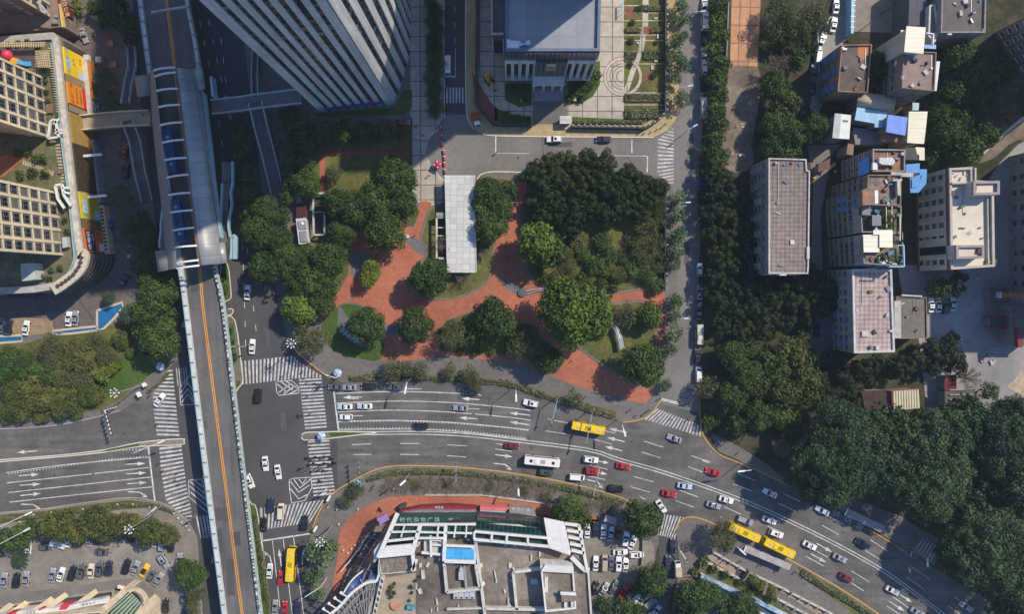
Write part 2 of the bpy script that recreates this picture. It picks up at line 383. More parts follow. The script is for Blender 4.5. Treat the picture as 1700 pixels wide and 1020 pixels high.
# yellow lines painted along kerbs
def child_marks(name, fn, m, parent):
 mb = MB(); fn(mb); return mb.build(name, m, parent)
ORG[ROAD.name] = ORG[AV.name] = ORG[NR.name] = Vector((0,0,0))
for pts in ([(477,560),(491,582),(520,608),(547,627)],[(1034,702),(1060,698),(1080,688),(1098,664)],[(1161,640),(1165,716),(1192,753),(1225,768),(1275,790),(1302,803)],
   [(515,888),(530,850),(550,822),(595,794),(640,776),(700,774),(770,777),(850,786),(950,804),(1020,823),(1055,837)],[(1123,880),(1129,866),(1146,859),(1170,864),(1197,876),(1260,903),(1322,936),(1390,975),(1459,1020),(1500,1050)],
   [(1440,878),(1505,917)]):
 child_marks('kerb_line', lambda mb: ribbon(mb, pts, .32, .156), yellow, ROAD)
for pts in ([(-60,714),(0,713),(90,707),(160,693),(200,682)],[(0,852),(75,845),(150,834),(212,827),(250,831),(282,842),(312,865)]):
 child_marks('kerb_line', lambda mb: ribbon(mb, pts, .28, .156), kerb, ROAD)
for pts in ([(736,300),(716,275),(706,252),(713,228),(728,214)],[(802,223),(850,226),(1085,228)],[(773,0),(773,145),(776,195),(787,214)],[(738,196),(737,0)],[(792,297),(800,289),(820,285),(870,286)]):
 child_marks('kerb_line', lambda mb: ribbon(mb, pts, .3, .156), white_stone, NR)

# ---- lane markings
Z = .02
CL = [(560,718),(620,717.5),(700,717),(780,721),(850,729),(975,745),(1027,761),(1125,790),(1275,847),(1450,936),(1568,1020),(1680,1105)]
def lines(mb):
 ribbon(mb, CL, .26, Z); ribbon(mb,[(x - 1, y + 4.6) for x, y in CL], .26, Z)
 for p in ([(555,654),(657,650.5),(772,654),(800,657)],[(556,670),(650,666.5),(750,669),(850,678),(881,682)],[(560,684.5),(650,681.5),(750,685),(850,694),(881,698.5)],
   [(561,700.5),(650,698.5),(750,702),(850,711),(878,714.5)],[(561,714),(675,713),(760,717),(850,727),(874,730)],
   [(11,802.5),(120,791),(250,776.5)],[(14,818.5),(120,807),(252,792.5)],[(16,834.5),(120,823),(254,809)],[(11,785.5),(110,772),(250,759.5)]):
  ribbon(mb, p, .24, Z)
 for a, b in (((554,648),(562,716)),((246,742),(257,832))): ribbon(mb,[a, b], .5, Z,0)
 for p in ([(250,757),(180,763),(11,787.5)],[(561,702),(650,700),(750,703.5),(850,712.5),(878,716)],[(561,712.5),(675,711.5),(760,715.5),(850,725.5),(874,728.5)],[(250,745),(205,747.5),(168,751)]):
  L = sum(math.dist(p[i], p[i + 1]) for i in range(len(p) - 1)); n = int(L / 5.2)
  for i in range(n):   # saw-tooth edges of the variable lanes
   a = along(p, i / n); b = along(p,(i + .55) / n); q = W([a, b], Z + .003); d = (q[1] - q[0]); nn = Vector((-d.y, d.x,0)).normalized() * .42
   mb.poly([q[0], q[1],(q[0] + nn) if nn.y > 0 else q[0] + nn] if False else up([q[0], q[1], q[1] + nn]))
child_marks('lane_line', lines, white, ROAD)
DASH = [(909,696,942,703),(906,716,939,721),(986,730,1016,738),(1005,716,1021,720),(1069,733,1101,743),(1065,751,1097,761),(1147,757,1180,768),(1142,775,1170,786),(1217,804,1248,816),(1225,787,1254,799),(1166,765,1177,769),
 (1300,820,1329,834),(1292,836,1321,850),(1371,856,1402,872),(1365,873,1393,889),(1445,897,1474,916),(1437,915,1464,932),(1514,942,1544,963),(1505,959,1534,979),(1585,992,1610,1010),(1574,1007,1600,1025),(1180,690+60,1181,751),
 (584,739,616,737.5),(664,737,696,737),(742,739,775,741),(586,755.5,617,755),(664,755,696,755.5),(742,757,774,759.5),(824,737.5,842,739.5),(822,746,850,750),(1053,792,1085,801),(1047,809,1079,818),(1127,814,1159,826),(1122,832,1152,843),
 (1202,842,1231,855),(1196,859,1225,874),(980,773,1009,780),(976,791,1005,797),(1062,825,1072,830),(1274,874,1300,886),(1266,889,1294,903),(1198,860,1226,873),(1337,924,1368,941),(1356,916,1374,926),(1414,949,1443,967),(1415,970,1434,982),
 (1482,992,1510,1011),(1472,1007,1495,1022),(1228,882,1262,898)]
def dashes(mb):
 for a, b, c, d in DASH: ribbon(mb,[(a, b),(c, d)], .2, Z,0)
 for p in ((583,662.3,596,662),(586,691,603,690.8),(776,679,796,679.5),(676,646,700,646)): ribbon(mb,[p[:2], p[2:]], .22, Z,0)
child_marks('lane_dash', dashes, white, ROAD)
def avl(mb):
 for p in ([(345,27),(385,215),(402,380),(407,540),(408,590)],[(366,57),(377,152),(400,300),(416,470),(427,565)],[(330,27),(352,130),(372,260)]):
  L = sum(math.dist(p[i], p[i + 1]) for i in range(len(p) - 1)); n = int(L / 31)
  for i in range(n): ribbon(mb,[along(p,(i + .2) / n), along(p,(i + .52) / n)], .2, Z,0)
 for p in ([(435,900),(450,1020),(458,1100)],[(452,896),(466,1020),(475,1100)],[(470,894),(485,1020),(494,1100)],[(487,891),(504,1020),(513,1100)],[(432,845),(436,899)]): ribbon(mb, p, .22, Z,0)
 ribbon(mb,[(434,899),(514,887)], .45, Z,0)
child_marks('lane_line', avl, white, AV)
def nrl(mb):
 for p in ([(823,226),(823,254)],[(1075,259),(1074.5,286)],[(1049,232),(1049,254)]): ribbon(mb, p, .35, Z,0)
 ribbon(mb,[(980,258),(1073,259)], .18, Z,0); ribbon(mb,[(823,254),(880,255)], .18, Z,0); ribbon(mb,[(740,127),(756,127)], .4, Z,0); ribbon(mb,[(756,80),(756,127)], .16, Z,0)
 for i in range(3): ribbon(mb,[(755,10 + i * 26),(755,20 + i * 26)], .16, Z,0)
 ribbon(mb,[(1098,662),(1126,669)], .3, Z,0); ribbon(mb,[(1098,664.5),(1126,671.5)], .3, Z,0)
child_marks('lane_line', nrl, white, NR)
def arrow_mesh(x0, y0, x1, y1, parent, turn=0, wd=.16):
 "lane arrow from tail pixel to tip pixel; turn bends the tip to one side"
 a, b = P(x0, y0, Z), P(x1, y1, Z); d = b - a; Ln = d.length; d.normalize(); n = Vector((-d.y, d.x,0)); mb = MB()
 if not turn:
  h = min(2.4, Ln * .42); m = b - d * h
  mb.poly(up([a + n * wd, a - n * wd, m - n * wd, m + n * wd])); mb.poly(up([m + n * .62, m - n * .62, b]))
 else:
  m = a + d * Ln * .62; e = m + d * Ln * .22 + n * turn * .9
  mb.poly(up([a + n * wd, a - n * wd, m - n * wd, m + n * wd])); mb.poly(up([m + n * .2, m - n * .2, e - n * .25 , e + n * .25]))
  mb.poly(up([e + n * turn * .55 - d * .6, e - n * turn * .55 - d * .1, e + d * Ln * .18 + n * turn * .55]))
 mb.build('lane_arrow', white, parent)
for a in ((31,790.5,65,788),(33,806.5,67,804),(34,823.5,68,820),(208,771.5,241,770),(209,787.5,243,785.5),(211,804,244,801.5),(62,749,28,752),
  (601,659.5,569,660.5),(796,664,766,662),(793,696,762,694),(880,690,846,686),(879,706,846,701),(1041,719,1011,712),(1037,734,1008,727),(1033,749,1004,742),
  (822,755.5,851,759),(990,765.5,1011,769.5),(985,784,1008,788),(1356,903,1382,918),(1346,920,1372,935),(1494,988,1514,1001),(1476,999,1502,1016),(467,941,463,912)):
 arrow_mesh(*a, ROAD if a[0] > 470 or a[1] < 860 else AV)
for a in ((35,838,68,839,-1),(212,817,245,819,-1),(502,938,502,908,-1),(452,942,446,915,1),(975,797,1003,804,-1),(820,770,850,773,-1)): arrow_mesh(*a[:4], ROAD, a[4])

def crosswalk(L, R, n, frac=.5, parent=ROAD, zz=Z + .004):
 mb = MB()
 for i in range(n):
  t0 = i / n; t1 = (i + frac) / n
  mb.poly(up(W([along(L, t0), along(R, t0), along(R, t1), along(L, t1)], zz)))
 mb.build('crosswalk', worn, parent)
crosswalk([(277,616),(254,655),(256,690),(261,727)],[(286,614),(290,650),(294,690),(298.5,728)],17)
crosswalk([(264,744),(267,780),(275,830),(286,843),(312,862)],[(301,740),(306,780),(310,810),(316,840),(319,862)],19)
crosswalk([(399,600),(430,597),(487,591),(500,604),(536,625)],[(402,639),(430,636),(500,628),(536,627)],23)
crosswalk([(496,630),(507,716)],[(534,628),(543,713)],15)
crosswalk([(510,733),(514,765),(521,828)],[(547,731),(549,765),(557,824)],16)
crosswalk([(432,844),(542,830)],[(434,881),(517,868)],16)
crosswalk([(325,858),(347,856)],[(333,895),(352,893)],4, parent=AV)
crosswalk([(741,145),(772,145)],[(741,171),(772,171)],6, parent=NR)
crosswalk([(1116,213),(1092,231),(1091,288),(1114,307)],[(1118.5,213),(1118.5,231),(1118.5,288),(1118.5,307)],17, parent=NR)
crosswalk([(1091,679),(1167,708)],[(1070,697),(1166,726)],17)
crosswalk([(1097,854),(1139,860)],[(1091,889),(1122,895)],8, parent=ROAD, zz=.03)
crosswalk([(1534,892),(1561,912)],[(1518,914),(1549,935)],6, frac=.35, zz=.14)
crosswalk([(292,612),(312,610)],[(295,642),(314,640)],5, parent=AV, frac=.4)
def hatch(outline, bars, parent=ROAD):
 mb = MB()
 for i in range(len(outline)): ribbon(mb,[outline[i], outline[(i + 1) % len(outline)]], .22, Z + .006,0)
 for b in bars: ribbon(mb, b, .3, Z + .009,0)
 mb.build('hatched_marking', white, parent)
hatch([(458,634),(484,632),(496,643),(496,653),(463,657),(459,650)],[[(460,638),(477,652)],[(466,634),(486,648)],[(474,633),(494,645)],[(463,652),(484,637)],[(471,654),(490,641)],[(480,655),(495,647)]])
hatch([(480,798),(486,795),(516,793),(518,810),(506,832),(484,836),(481,815)],[[(482,800),(496,818),(514,806)],[(488,797),(498,811),(516,796)],[(496,796),(502,804),(508,796)],[(482,812),(496,829),(510,822)]])
hatch([(298,645),(318,620),(322,640),(321,672),(300,673)],[[(300,652),(312,636),(321,650)],[(300,661),(312,646),(321,660)],[(301,669),(312,655),(321,668)]], AV)
hatch([(313,798),(336,796),(346,853),(314,826)],[[(315,800),(340,820)],[(315,808),(342,830)],[(315,817),(344,841)],[(322,798),(338,810)]], AV)
# the bus stop characters painted on the carriageway
def text_mesh(s, size, parent, name, m, loc, rot, ext=0.0, align='CENTER'):
 cu = bpy.data.curves.new(name, 'FONT'); cu.body = s; cu.size = size; cu.align_x = align; cu.align_y = 'CENTER'; cu.extrude = ext; cu.resolution_u = 2
 t = bpy.data.objects.new(name, cu); col.objects.link(t); dg = bpy.context.evaluated_depsgraph_get(); dg.update()
 me = bpy.data.meshes.new_from_object(t.evaluated_get(dg)); bpy.data.objects.remove(t); bpy.data.curves.remove(cu)
 o = bpy.data.objects.new(name, me); me.materials.clear(); me.materials.append(m); col.objects.link(o)
 mt = rot if isinstance(rot, Matrix) else Euler(rot).to_matrix().to_4x4()
 me.transform(Matrix.Translation(Vector(loc)) @ mt)
 if parent is not None:
  o.parent = parent; me.transform(Matrix.Translation(-ORG.get(parent.name, Vector((0,0,0))))); ORG[o.name] = ORG.get(parent.name, Vector((0,0,0)))
 return o
for ch, x, y in (('公',1390,853),('交',1409,864),('站',1428,875)):
 text_mesh(ch,2.6, ROAD, 'road_lettering', white, P(x, y, Z + .01),(0,0, math.radians(-30 + 90)))

pm = M('repair_patch',(.085, .082, .08), var=.2, scale=1.5); ck = M('crack_seal',(.035, .034, .034)); mh = M('manhole_iron',(.06, .055, .05), var=.3, scale=4)
for x, y, w_, l, a in ((640,671,3,14,5),(765,661,10,8,0),(1052,708,22,7,-18),(880,735,5,26,12),(590,748,26,6,0),(700,760,34,5,2),(1180,800,30,6,-22),(1330,862,34,6,-28),(1500,985,30,7,-33),(470,700,9,30,4),(455,620,8,20,2),(120,815,40,6,7),(180,700,30,7,12),(100,735,36,6,4),(445,560,6,30,4),(1090,745,24,5,-20),(495,980,6,22,4),(930,240,40,8,0),(1140,420,8,40,1),(1148,250,7,60,0)):
 c = P(x, y, .012); MB().box((c.x, c.y, .012),(w_ * S, l * S, .006), math.radians(a)).build('road_patch', pm, ROAD)
for p in ([(637,664),(640,672),(638,680)],[(812,658),(810,676),(813,690)],[(955,690),(950,730),(947,745)],[(1240,800),(1228,835)],[(1455,925),(1440,965)],[(70,780),(75,850)],[(520,690),(560,700)],[(1040,260),(1075,300)],[(900,228),(905,285)],[(1165,760),(1150,815)]): child_marks('road_crack', lambda mb: ribbon(mb, p, .12, .016,4), ck, ROAD)
for x, y in ((655,679),(786,688),(905,712),(1052,712),(1048,734),(470,720),(455,690),(610,770),(730,745),(1150,850),(1300,870),(1455,955),(90,790),(155,788),(205,720),(560,744),(1138,500),(1142,300),(860,262),(1010,275),(1400,885),(1240,845)):
 c = P(x, y, .02); MB().tube((c.x, c.y, .005),(c.x, c.y, .024), .36, n=14).build('manhole_cover', mh, ROAD)
# ---- medians
def kerbed(name, pts, m, sm=3, edge=white_stone, z=.22):
 o = block(name, pts,0, z, m, edge, sm)
 mb = MB(); q = smooth_closed(pts, sm); ribbon(mb, q + [q[0], q[1]], .3, z + .006,0); mb.build('kerb_line', edge, o); return o
kerbed('median_island',[(500,726),(506,719),(530,718),(562,717),(600,717.5),(626,718.5),(600,722),(560,727),(530,730.5),(506,731)], pave)
kerbed('median_island',[(-60,771),(0,764),(90,757),(170,748),(232,735),(300,729),(305,733),(300,739),(232,742),(170,752),(90,760),(0,767.5),(-60,775)], M('brown_paving',(.24, .19, .14)))
kerbed('median_island',[(372,540),(390,532),(401,610),(403,633),(396,644),(386,646)], pave)
kerbed('median_island',[(367,440),(378,440),(383,480),(383,495),(375,500),(368,499)], lawn_g)
kerbed('median_island',[(375,515),(385,513),(387,518),(383,523),(376,523)], pave, z=.2)
kerbed('median_island',[(411,842),(418,838),(426,846),(434,900),(450,1020),(462,1110),(440,1110),(425,1000)], lawn_g)
# ---- park
for nm, p in (('lawn',[(486,257),(682,254),(683,330),(697,352),(686,377),(671,370),(640,362),(600,380),(585,400),(582,415),(577,457),(560,487),(550,507),(535,522),(500,532),(478,520),(480,470),(520,420),(520,330),(486,320)]),):
 ground_sheet(nm, p, .17, lawn)
RED = [(697,334),(716,337),(712,346),(706,360),(700,378),(696,399),(704,408),(705,423),(695,438),(682,450),(676,468),(678,481),(693,492),(713,499),(745,499),(775,491),(800,479),(815,463),(820,435),(823,400),(838,378),(850,350),(858,325),(860,302),(874,303),(874,318),
 (867,335),(862,380),(868,418),(871,440),(880,460),(904,478),(912,488),(960,490),(997,486),(1030,488),(1062,482),(1103,481),(1103,560),(1099,584),(1092,570),(1086,512),(1060,498),(1025,502),(997,499),(950,500),(915,512),(935,560),(967,586),(1000,610),(1037,632),(1060,643),(1085,645),(1071,670),(1030,661),(970,646),(945,637),(920,626),(897,618),(870,608),
 (800,597),(740,591),(720,592),(700,597),(634,597),(636,560),(640,540),(622,518),(590,503),(565,505),(537,528),(527,531),(538,515),(560,487),(578,457),(583,415),(586,400),(601,379),(640,362),(671,371),(685,378),(694,358)]
ground_sheet('red_path', RED, .165, red,2)
ground_sheet('lawn',[(478,205),(515,226),(545,207),(682,207),(682,249),(528,250),(486,256)], .174, lawn)
ground_sheet('brick_walk',[(528,251),(682,249),(682,257),(528,259)], .175, red2)
ground_sheet('brick_walk',[(530,258),(540,258),(540,320),(532,322)], .18, red)
ground_sheet('stone_forecourt',[(681,-90),(736,-90),(736,196),(713,228),(707,252),(716,275),(735,300),(735,337),(716,342),(694,336),(682,318)], .16, pave_l)
for p in ([(585,425),(596,418),(616,424),(612,440),(600,452),(582,458)],[(672,398),(686,394),(704,408),(704,424),(692,418)],[(828,458),(850,470),(868,478),(856,488),(838,476)],[(636,540),(662,542),(668,556),(640,556)]):
 ground_sheet('slate_patch', p, .171, slate,3)
def island(name, p, m, sm=4, z=.3, wall=M('stone_edging',(.2, .15, .12))):
 o = block(name, p, .1, z, m, wall, sm); q = smooth_closed(p, sm)
 mb = MB(); ribbon(mb, q + [q[0]], .35, z + .008,0); mb.build('stone_edge', wall, o); return o
island('lawn_bed',[(718,345),(736,342),(760,340),(792,300),(826,296),(857,304),(847,350),(836,377),(821,400),(818,435),(813,461),(799,476),(774,488),(745,496),(713,496),(694,489),(680,479),(679,468),(685,452),(698,440),(708,424),(708,408),(700,399),(704,378),(709,361)], lawn,2)
island('lawn_bed',[(877,292),(900,292),(1088,296),(1104,312),(1104,400),(1103,478),(1062,479),(1030,485),(997,483),(940,486),(914,485),(905,476),(883,458),(874,440),(871,418),(865,380),(870,335)], lawn,2)
island('lawn_bed',[(918,514),(950,503),(1000,502),(1025,505),(1060,501),(1083,514),(1089,570),(1095,590),(1092,638),(1060,640),(1038,629),(1002,607),(969,583),(938,558)], lawn,3)
island('lawn_bed',[(792,516),(757,526),(736,538),(725,557),(726,571),(741,584),(775,589),(820,590),(850,592),(877,600),(897,612),(912,619),(928,609),(930,595),(920,577),(902,562),(893,548),(880,538),(866,537),(850,543),(835,530),(815,517)], lawn,3)
island('lawn_bed',[(599,452),(612,432),(627,430),(632,442),(630,458),(618,474),(606,477),(599,468)], lawn_g,3)
ground_sheet('lawn',[(536,530),(556,514),(568,507),(590,506),(620,520),(637,540),(634,595),(598,596),(570,590),(545,575),(534,550)], .172, lawn_g,3)
ground_sheet('statue_plinth_paving',[(561,509),(568,512),(575,526),(583,530),(607,556),(612,570),(598,577),(582,566),(565,553),(561,540)], .18, slate)
# verges and hedges strips
for p in ([(185,600),(225,575),(240,590),(262,612),(235,635),(205,650),(150,668),(120,660),(150,630)],[(575,623),(640,622),(720,623),(800,628),(850,634),(922,658),(1022,684),(1022,696),(922,669),(850,645),(800,638),(720,633),(640,632),(580,634)],[(640,780),(700,778),(770,781),(850,790),(950,808),(1040,834),(1030,842),(940,820),(850,803),(770,793),(700,790),(620,796)],
  [(1322,940),(1340,950),(1390,979),(1456,1022),(1480,1040),(1440,1040),(1390,1000),(1340,965)],[(0,856),(75,849),(150,838),(212,831),(250,835),(262,842),(212,846),(150,853),(75,862),(0,870)],
  [(-100,570),(40,572),(90,555),(160,553),(205,530),(235,560),(285,600),(240,625),(205,660),(170,680),(90,695),(-100,705)],[(225,460),(262,420),(290,590),(235,590)]):
 ground_sheet('verge', p, .172 + .002 * (p[0] == (185,600)), lawn_g if p[0] == (185,600) else lawn)
ground_sheet('verge',[(168,750),(180,746),(232,737),(231,741),(180,750)], .235, lawn_g)
ground_sheet('verge',[(545,719),(560,718.5),(600,719.5),(620,719),(590,722),(560,725),(550,726)], .235, lawn_g)
ground_sheet('verge',[(374,542),(388,536),(394,600),(384,612)], .235, lawn_g); ground_sheet('verge',[(386,634),(400,632),(396,642),(388,644)], .235, lawn_g)
ground_sheet('mall_walk',[(560,930),(566,880),(600,846),(640,828),(670,824),(800,824),(900,835),(985,855),(985,880),(900,870),(800,848),(700,850),(650,860),(610,890),(575,960),(560,1100),(545,1100),(548,1000)], .18, red,3)
# ---- south-west car park lane, forecourt, pool
ground_sheet('car_park_lane',[(-100,1000),(0,990),(60,982),(130,973),(200,963),(225,963),(245,972),(258,990),(264,1020),(268,1100),(245,1100),(240,1010),(215,985),(130,993),(60,1003),(0,1011),(-100,1022)], .17, asph3,2)
ground_sheet('forecourt',[(-100,556),(0,556),(90,556),(165,538),(200,510),(222,480),(245,430),(228,300),(216,100),(212,-60),(110,-60),(106,60),(120,200),(165,420),(100,480),(0,480),(-100,490)], .165, forec)
ground_sheet('forecourt',[(17,530),(36,528),(86,530),(90,553),(36,558),(17,552)], .175, M('buff_setts',(.36, .25, .15), brick=((.12, .09, .07),2, .6,1.57, .05,0)))
def fl(mb):
 for a, b in (((170,380),(215,420)),((175,455),(225,500)),((150,470),(190,515)),((120,485),(155,530)),((85,490),(115,535)),((55,493),(75,525)),((180,420),(228,455)),((185,330),(220,365)),((178,270),(222,312)),((170,230),(215,270)),((150,90),(200,140)),((20,495),(30,525)),((170,300),(200,340))): ribbon(mb,[a, b], .3, .171,0)
 for r in (10,16,22):
  c = P(58,505, .172)
  for i in range(16):
   a0, a1 = 2 * math.pi * i / 16,2 * math.pi * (i + 1) / 16; q = [c + Vector((math.cos(a) * rr * S, math.sin(a) * rr * S,0)) for a, rr in ((a0, r),(a1, r),(a1, r + 1.3),(a0, r + 1.3))]; mb.poly(up(q))
FL = MB(); fl(FL); FL.build('paving_line', dark_line, bpy.data.objects['forecourt'])
def pool(p, rim):
 ground_sheet('pool', p, .32, water_m); mb = MB(); ribbon(mb, p + [p[0]], .7, .36,0, th=.3); struct(mb.build('pool_rim', cream))
pool([(-40,560),(36,557),(36,567),(0,570),(-40,572)],0); pool([(87,550),(120,546),(160,542),(160,549),(120,554),(88,556)],0); pool([(161,516),(185,508),(203,502),(203,512),(190,528),(172,546),(161,548)],0)
# ---- courthouse plaza
ground_sheet('plaza',[(795,0),(838,-90),(1036,-90),(1036,198),(838,206),(822,190),(800,160),(795,100)], .165, pave_l)
for p, m in (([(838,137),(883,139),(883,175),(862,178),(838,166)], lawn_g),([(941,139),(996,100),(996,140),(984,160),(965,172),(942,174)], lawn_g),([(784,120),(797,140),(815,170),(826,180),(826,205),(818,204),(790,170)], red2),([(820,178),(850,190),(882,193),(882,206),(838,205),(822,200)], lawn_g),
   ([(1036,-80),(1104,-80),(1104,182),(1095,190),(1070,206),(1036,198)], lawn),([(950,194),(1062,199),(1068,208),(950,208)], lawn_g)):
 ground_sheet('garden_bed', p, .17, m)
ground_sheet('plaza_walk',[(885,142),(940,142),(942,206),(884,206)], .172, pave)
ground_sheet('garden_path',[(1068,-80),(1078,-80),(1076,40),(1068,85),(1056,115),(1044,150),(1036,160),(1036,150),(1046,118),(1060,85),(1066,40)], .178, pave_l)
rb = MB(); c = P(1034,127, .186)
for r0, r1 in ((31.4,32.4),(26.4,27.3),(20.5,21.8),(15.5,16.6),(9.4,10.8)):
 lo, hi = (0,360) if r0 > 26 else (95,270)
 n = 36
 for i in range(n):
  a0 = math.radians(lo + (hi - lo) * i / n); a1 = math.radians(lo + (hi - lo) * (i + 1) / n)
  rb.poly(up([c + Vector((math.cos(a) * r * S, math.sin(a) * r * S,0)) for a, r in ((a0, r0),(a1, r0),(a1, r1),(a0, r1))]))
struct(rb.build('paving_rings', M('ring_paving',(.15, .115, .09))))
rb = MB()
for i in range(36): rb.poly(up([c + Vector((math.cos(a) * r * S, math.sin(a) * r * S,-.006)) for a, r in ((i * .17453,27.3),(i * .17453 + .17453,27.3),(i * .17453 + .17453,31.4),(i * .17453,31.4))]))
struct(rb.build('paving_rings', M('ring_band',(.5, .42, .33), brick=((.3, .25, .2),1.2,1.2))))
gp = MB()
for y in (8,20,33,45,57,66,84,105,153,173,182): gp.poly(up(W([(1037, y),(1102, y),(1102, y + 1.6),(1037, y + 1.6)], .176)))
struct(gp.build('garden_path', pave_l))
for x, y, a, b in ((1075,50,14,12),(1078,127,17,14),(1045,24,14,9),(1045,14,14,8)): ground_sheet('brick_patio',[(x - a / 2, y - b / 2),(x + a / 2, y - b / 2),(x + a / 2, y + b / 2),(x - a / 2, y + b / 2)], .181, red2)
# ---- east side grounds
ground_sheet('terracotta_court',[(1217,-90),(1268,-90),(1258,110),(1212,108)], .14, terra)
ground_sheet('earth_strip',[(1212,108),(1258,110),(1262,160),(1248,240),(1250,280),(1200,280),(1203,200),(1206,150)], .135, earth,2)
ground_sheet('yard',[(1540,440),(1560,420),(1660,270),(1690,240),(1760,200),(1800,600),(1700,690),(1580,690),(1540,690),(1525,560),(1500,500),(1490,440)], .14, conc)
ground_sheet('yard',[(1340,240),(1395,240),(1380,260),(1362,360),(1368,480),(1410,480),(1412,560),(1345,620),(1345,480),(1350,300)], .13, asph3)
ground_sheet('earth_track',[(1620,270),(1640,240),(1700,195),(1760,160),(1760,230),(1690,232),(1650,262)], .15, earth,3)
ground_sheet('earth_mound',[(1672,642),(1684,632),(1694,618),(1720,606),(1760,600),(1760,690),(1712,664),(1690,652)], .15, M('sand',(.38, .3, .2), var=.3),3)
ground_sheet('alley',[(1405,-160),(1390,0),(1362,60),(1352,110),(1345,180),(1352,200),(1372,160),(1390,90),(1412,50),(1460,-160)], .135, M('alley_concrete',(.25, .24, .21), big=.2))
ground_sheet('yard',[(1412,-80),(1512,-80),(1508,55),(1415,52)], .15, M('court_concrete',(.26, .21, .16), c2=(.2, .165, .13), brick=((.3, .25, .2),9,9,0, .03,0)))
ground_sheet('yard',[(1180,720),(1215,735),(1275,772),(1302,795),(1296,802),(1225,764),(1193,750)], .135, pave)
ground_sheet('yard',[(1380,815),(1500,860),(1530,880),(1570,900),(1550,940),(1505,913),(1440,874),(1370,835)], .135, pave)
# ---- south-east grounds
ground_sheet('car_park',[(960,870),(975,862),(1062,872),(1085,905),(1088,930),(1070,960),(1060,985),(985,985),(980,950)], .18, lotm)
ground_sheet('car_park',[(985,985),(1060,985),(1045,1020),(1030,1100),(985,1100)], .18, asph3)
ground_sheet('slope_verge',[(1165,920),(1220,952),(1275,990),(1330,1030),(1310,1040),(1250,1000),(1190,965),(1150,955)], .18, lawn)
ground_sheet('car_park',[(1190,975),(1300,1020),(1320,1100),(1190,1100)], .175, M('white_concrete',(.5, .48, .44)))
# ================================================================== trees
LM = dict(round=leafmat('leaves_round',(.022, .048, .01),(.062, .1, .018)), leafy=leafmat('leaves_bright',(.05, .09, .012),(.12, .17, .022)),
  ficus=leafmat('leaves_fig',(.013, .038, .017),(.05, .08, .024)), pine=leafmat('leaves_pine',(.008, .022, .007),(.035, .049, .013)),
  sparse=leafmat('leaves_dry',(.05, .068, .02),(.105, .11, .04)), yellow=leafmat('leaves_yellow',(.09, .12, .015),(.17, .19, .02)), olive=leafmat('leaves_olive',(.038, .062, .012),(.115, .115, .026)),
  street=leafmat('leaves_street',(.065, .11, .042),(.115, .16, .068)), palm=leafmat('leaves_palm',(.022, .042, .02),(.045, .07, .03)),
  shrub=leafmat('leaves_shrub',(.04, .065, .012),(.075, .1, .02)))
BARK = M('bark',(.09, .07, .05), var=.3, scale=2, obj=True)
TWIG = M('twigs',(.17, .135, .1), var=.25, scale=1, obj=True)
nr = np.random.default_rng(11)
def quads_mesh(name, cen, nor, sx, sy, mat, petal=None):
 "one leafy mesh: a quad per centre, facing nor, with sizes sx, sy"
 n = len(cen); nor = nor / np.linalg.norm(nor, axis=1, keepdims=True)
 ref = nr.normal(size=(n,3)) if petal is None else petal; u = np.cross(nor, ref); u /= np.linalg.norm(u, axis=1, keepdims=True) + 1e-9; v = np.cross(nor, u)
 u = u * sx[:, None] / 2; v = v * sy[:, None] / 2
 co = np.stack([cen - u * .35 - v, cen + u - v * .1, cen + u * .35 + v, cen - u + v * .1],1).reshape(-1,3)
 me = bpy.data.meshes.new(name); me.vertices.add(4 * n); me.vertices.foreach_set('co', co.astype(np.float32).ravel())
 me.loops.add(4 * n); me.loops.foreach_set('vertex_index', np.arange(4 * n, dtype=np.int32)); me.polygons.add(n)
 me.polygons.foreach_set('loop_start', np.arange(0,4 * n,4, dtype=np.int32)); me.polygons.foreach_set('loop_total', np.full(n,4, np.int32))
 me.materials.append(mat); me.update(calc_edges=True); return me
def crown_mesh(name, R, mat, puffs, pr, leaf, cover, flat=.75, jit=.55, spiky=0, rag=.25, inner=.2):
 """crown of radius R centred on the origin: puffs (sub-crowns of radius pr*R) over an uneven dome, leaf quads over each puff"""
 cen, nor = [],[]; ph = nr.uniform(0,6.28,6)
 for i in range(puffs):
  u = (i + .5) / puffs; th = math.acos(1 - 1.25 * u); az = i * 2.399963 + nr.normal(0, .25)
  wob = 1 + rag * (.5 * math.sin(2 * az + ph[0]) + .35 * math.sin(3 * az + ph[1]) + .35 * math.sin(5 * az + ph[2])) + nr.normal(0, rag * .3)
  rr = R * (1 - pr * .75) * wob; c = np.array([rr * math.sin(th) * math.cos(az), rr * math.sin(th) * math.sin(az), rr * math.cos(th) * flat + nr.normal(0, .07) * R])
  p = R * pr * nr.uniform(.7,1.25); n = max(6, int(cover * 2.6 * math.pi * p * p / (leaf * leaf * .55)))
  d = nr.normal(size=(n,3)); d[:,2] = d[:,2] * .8 + .35; d /= np.linalg.norm(d, axis=1, keepdims=True)
  rad = p * np.where(nr.random(n) < inner, nr.uniform(.3, .9, n), nr.uniform(.85,1.1 + spiky * .3, n))
  cen.append(c + d * rad[:, None] * np.array([1,1, .8])); nor.append(d + nr.normal(size=(n,3)) * jit)
 cen = np.concatenate(cen); nor = np.concatenate(nor); n = len(cen)
 return quads_mesh(name, cen, nor, leaf * nr.uniform(.6,1.3, n), leaf * nr.uniform(.6,1.3, n) * (1 + spiky), mat)
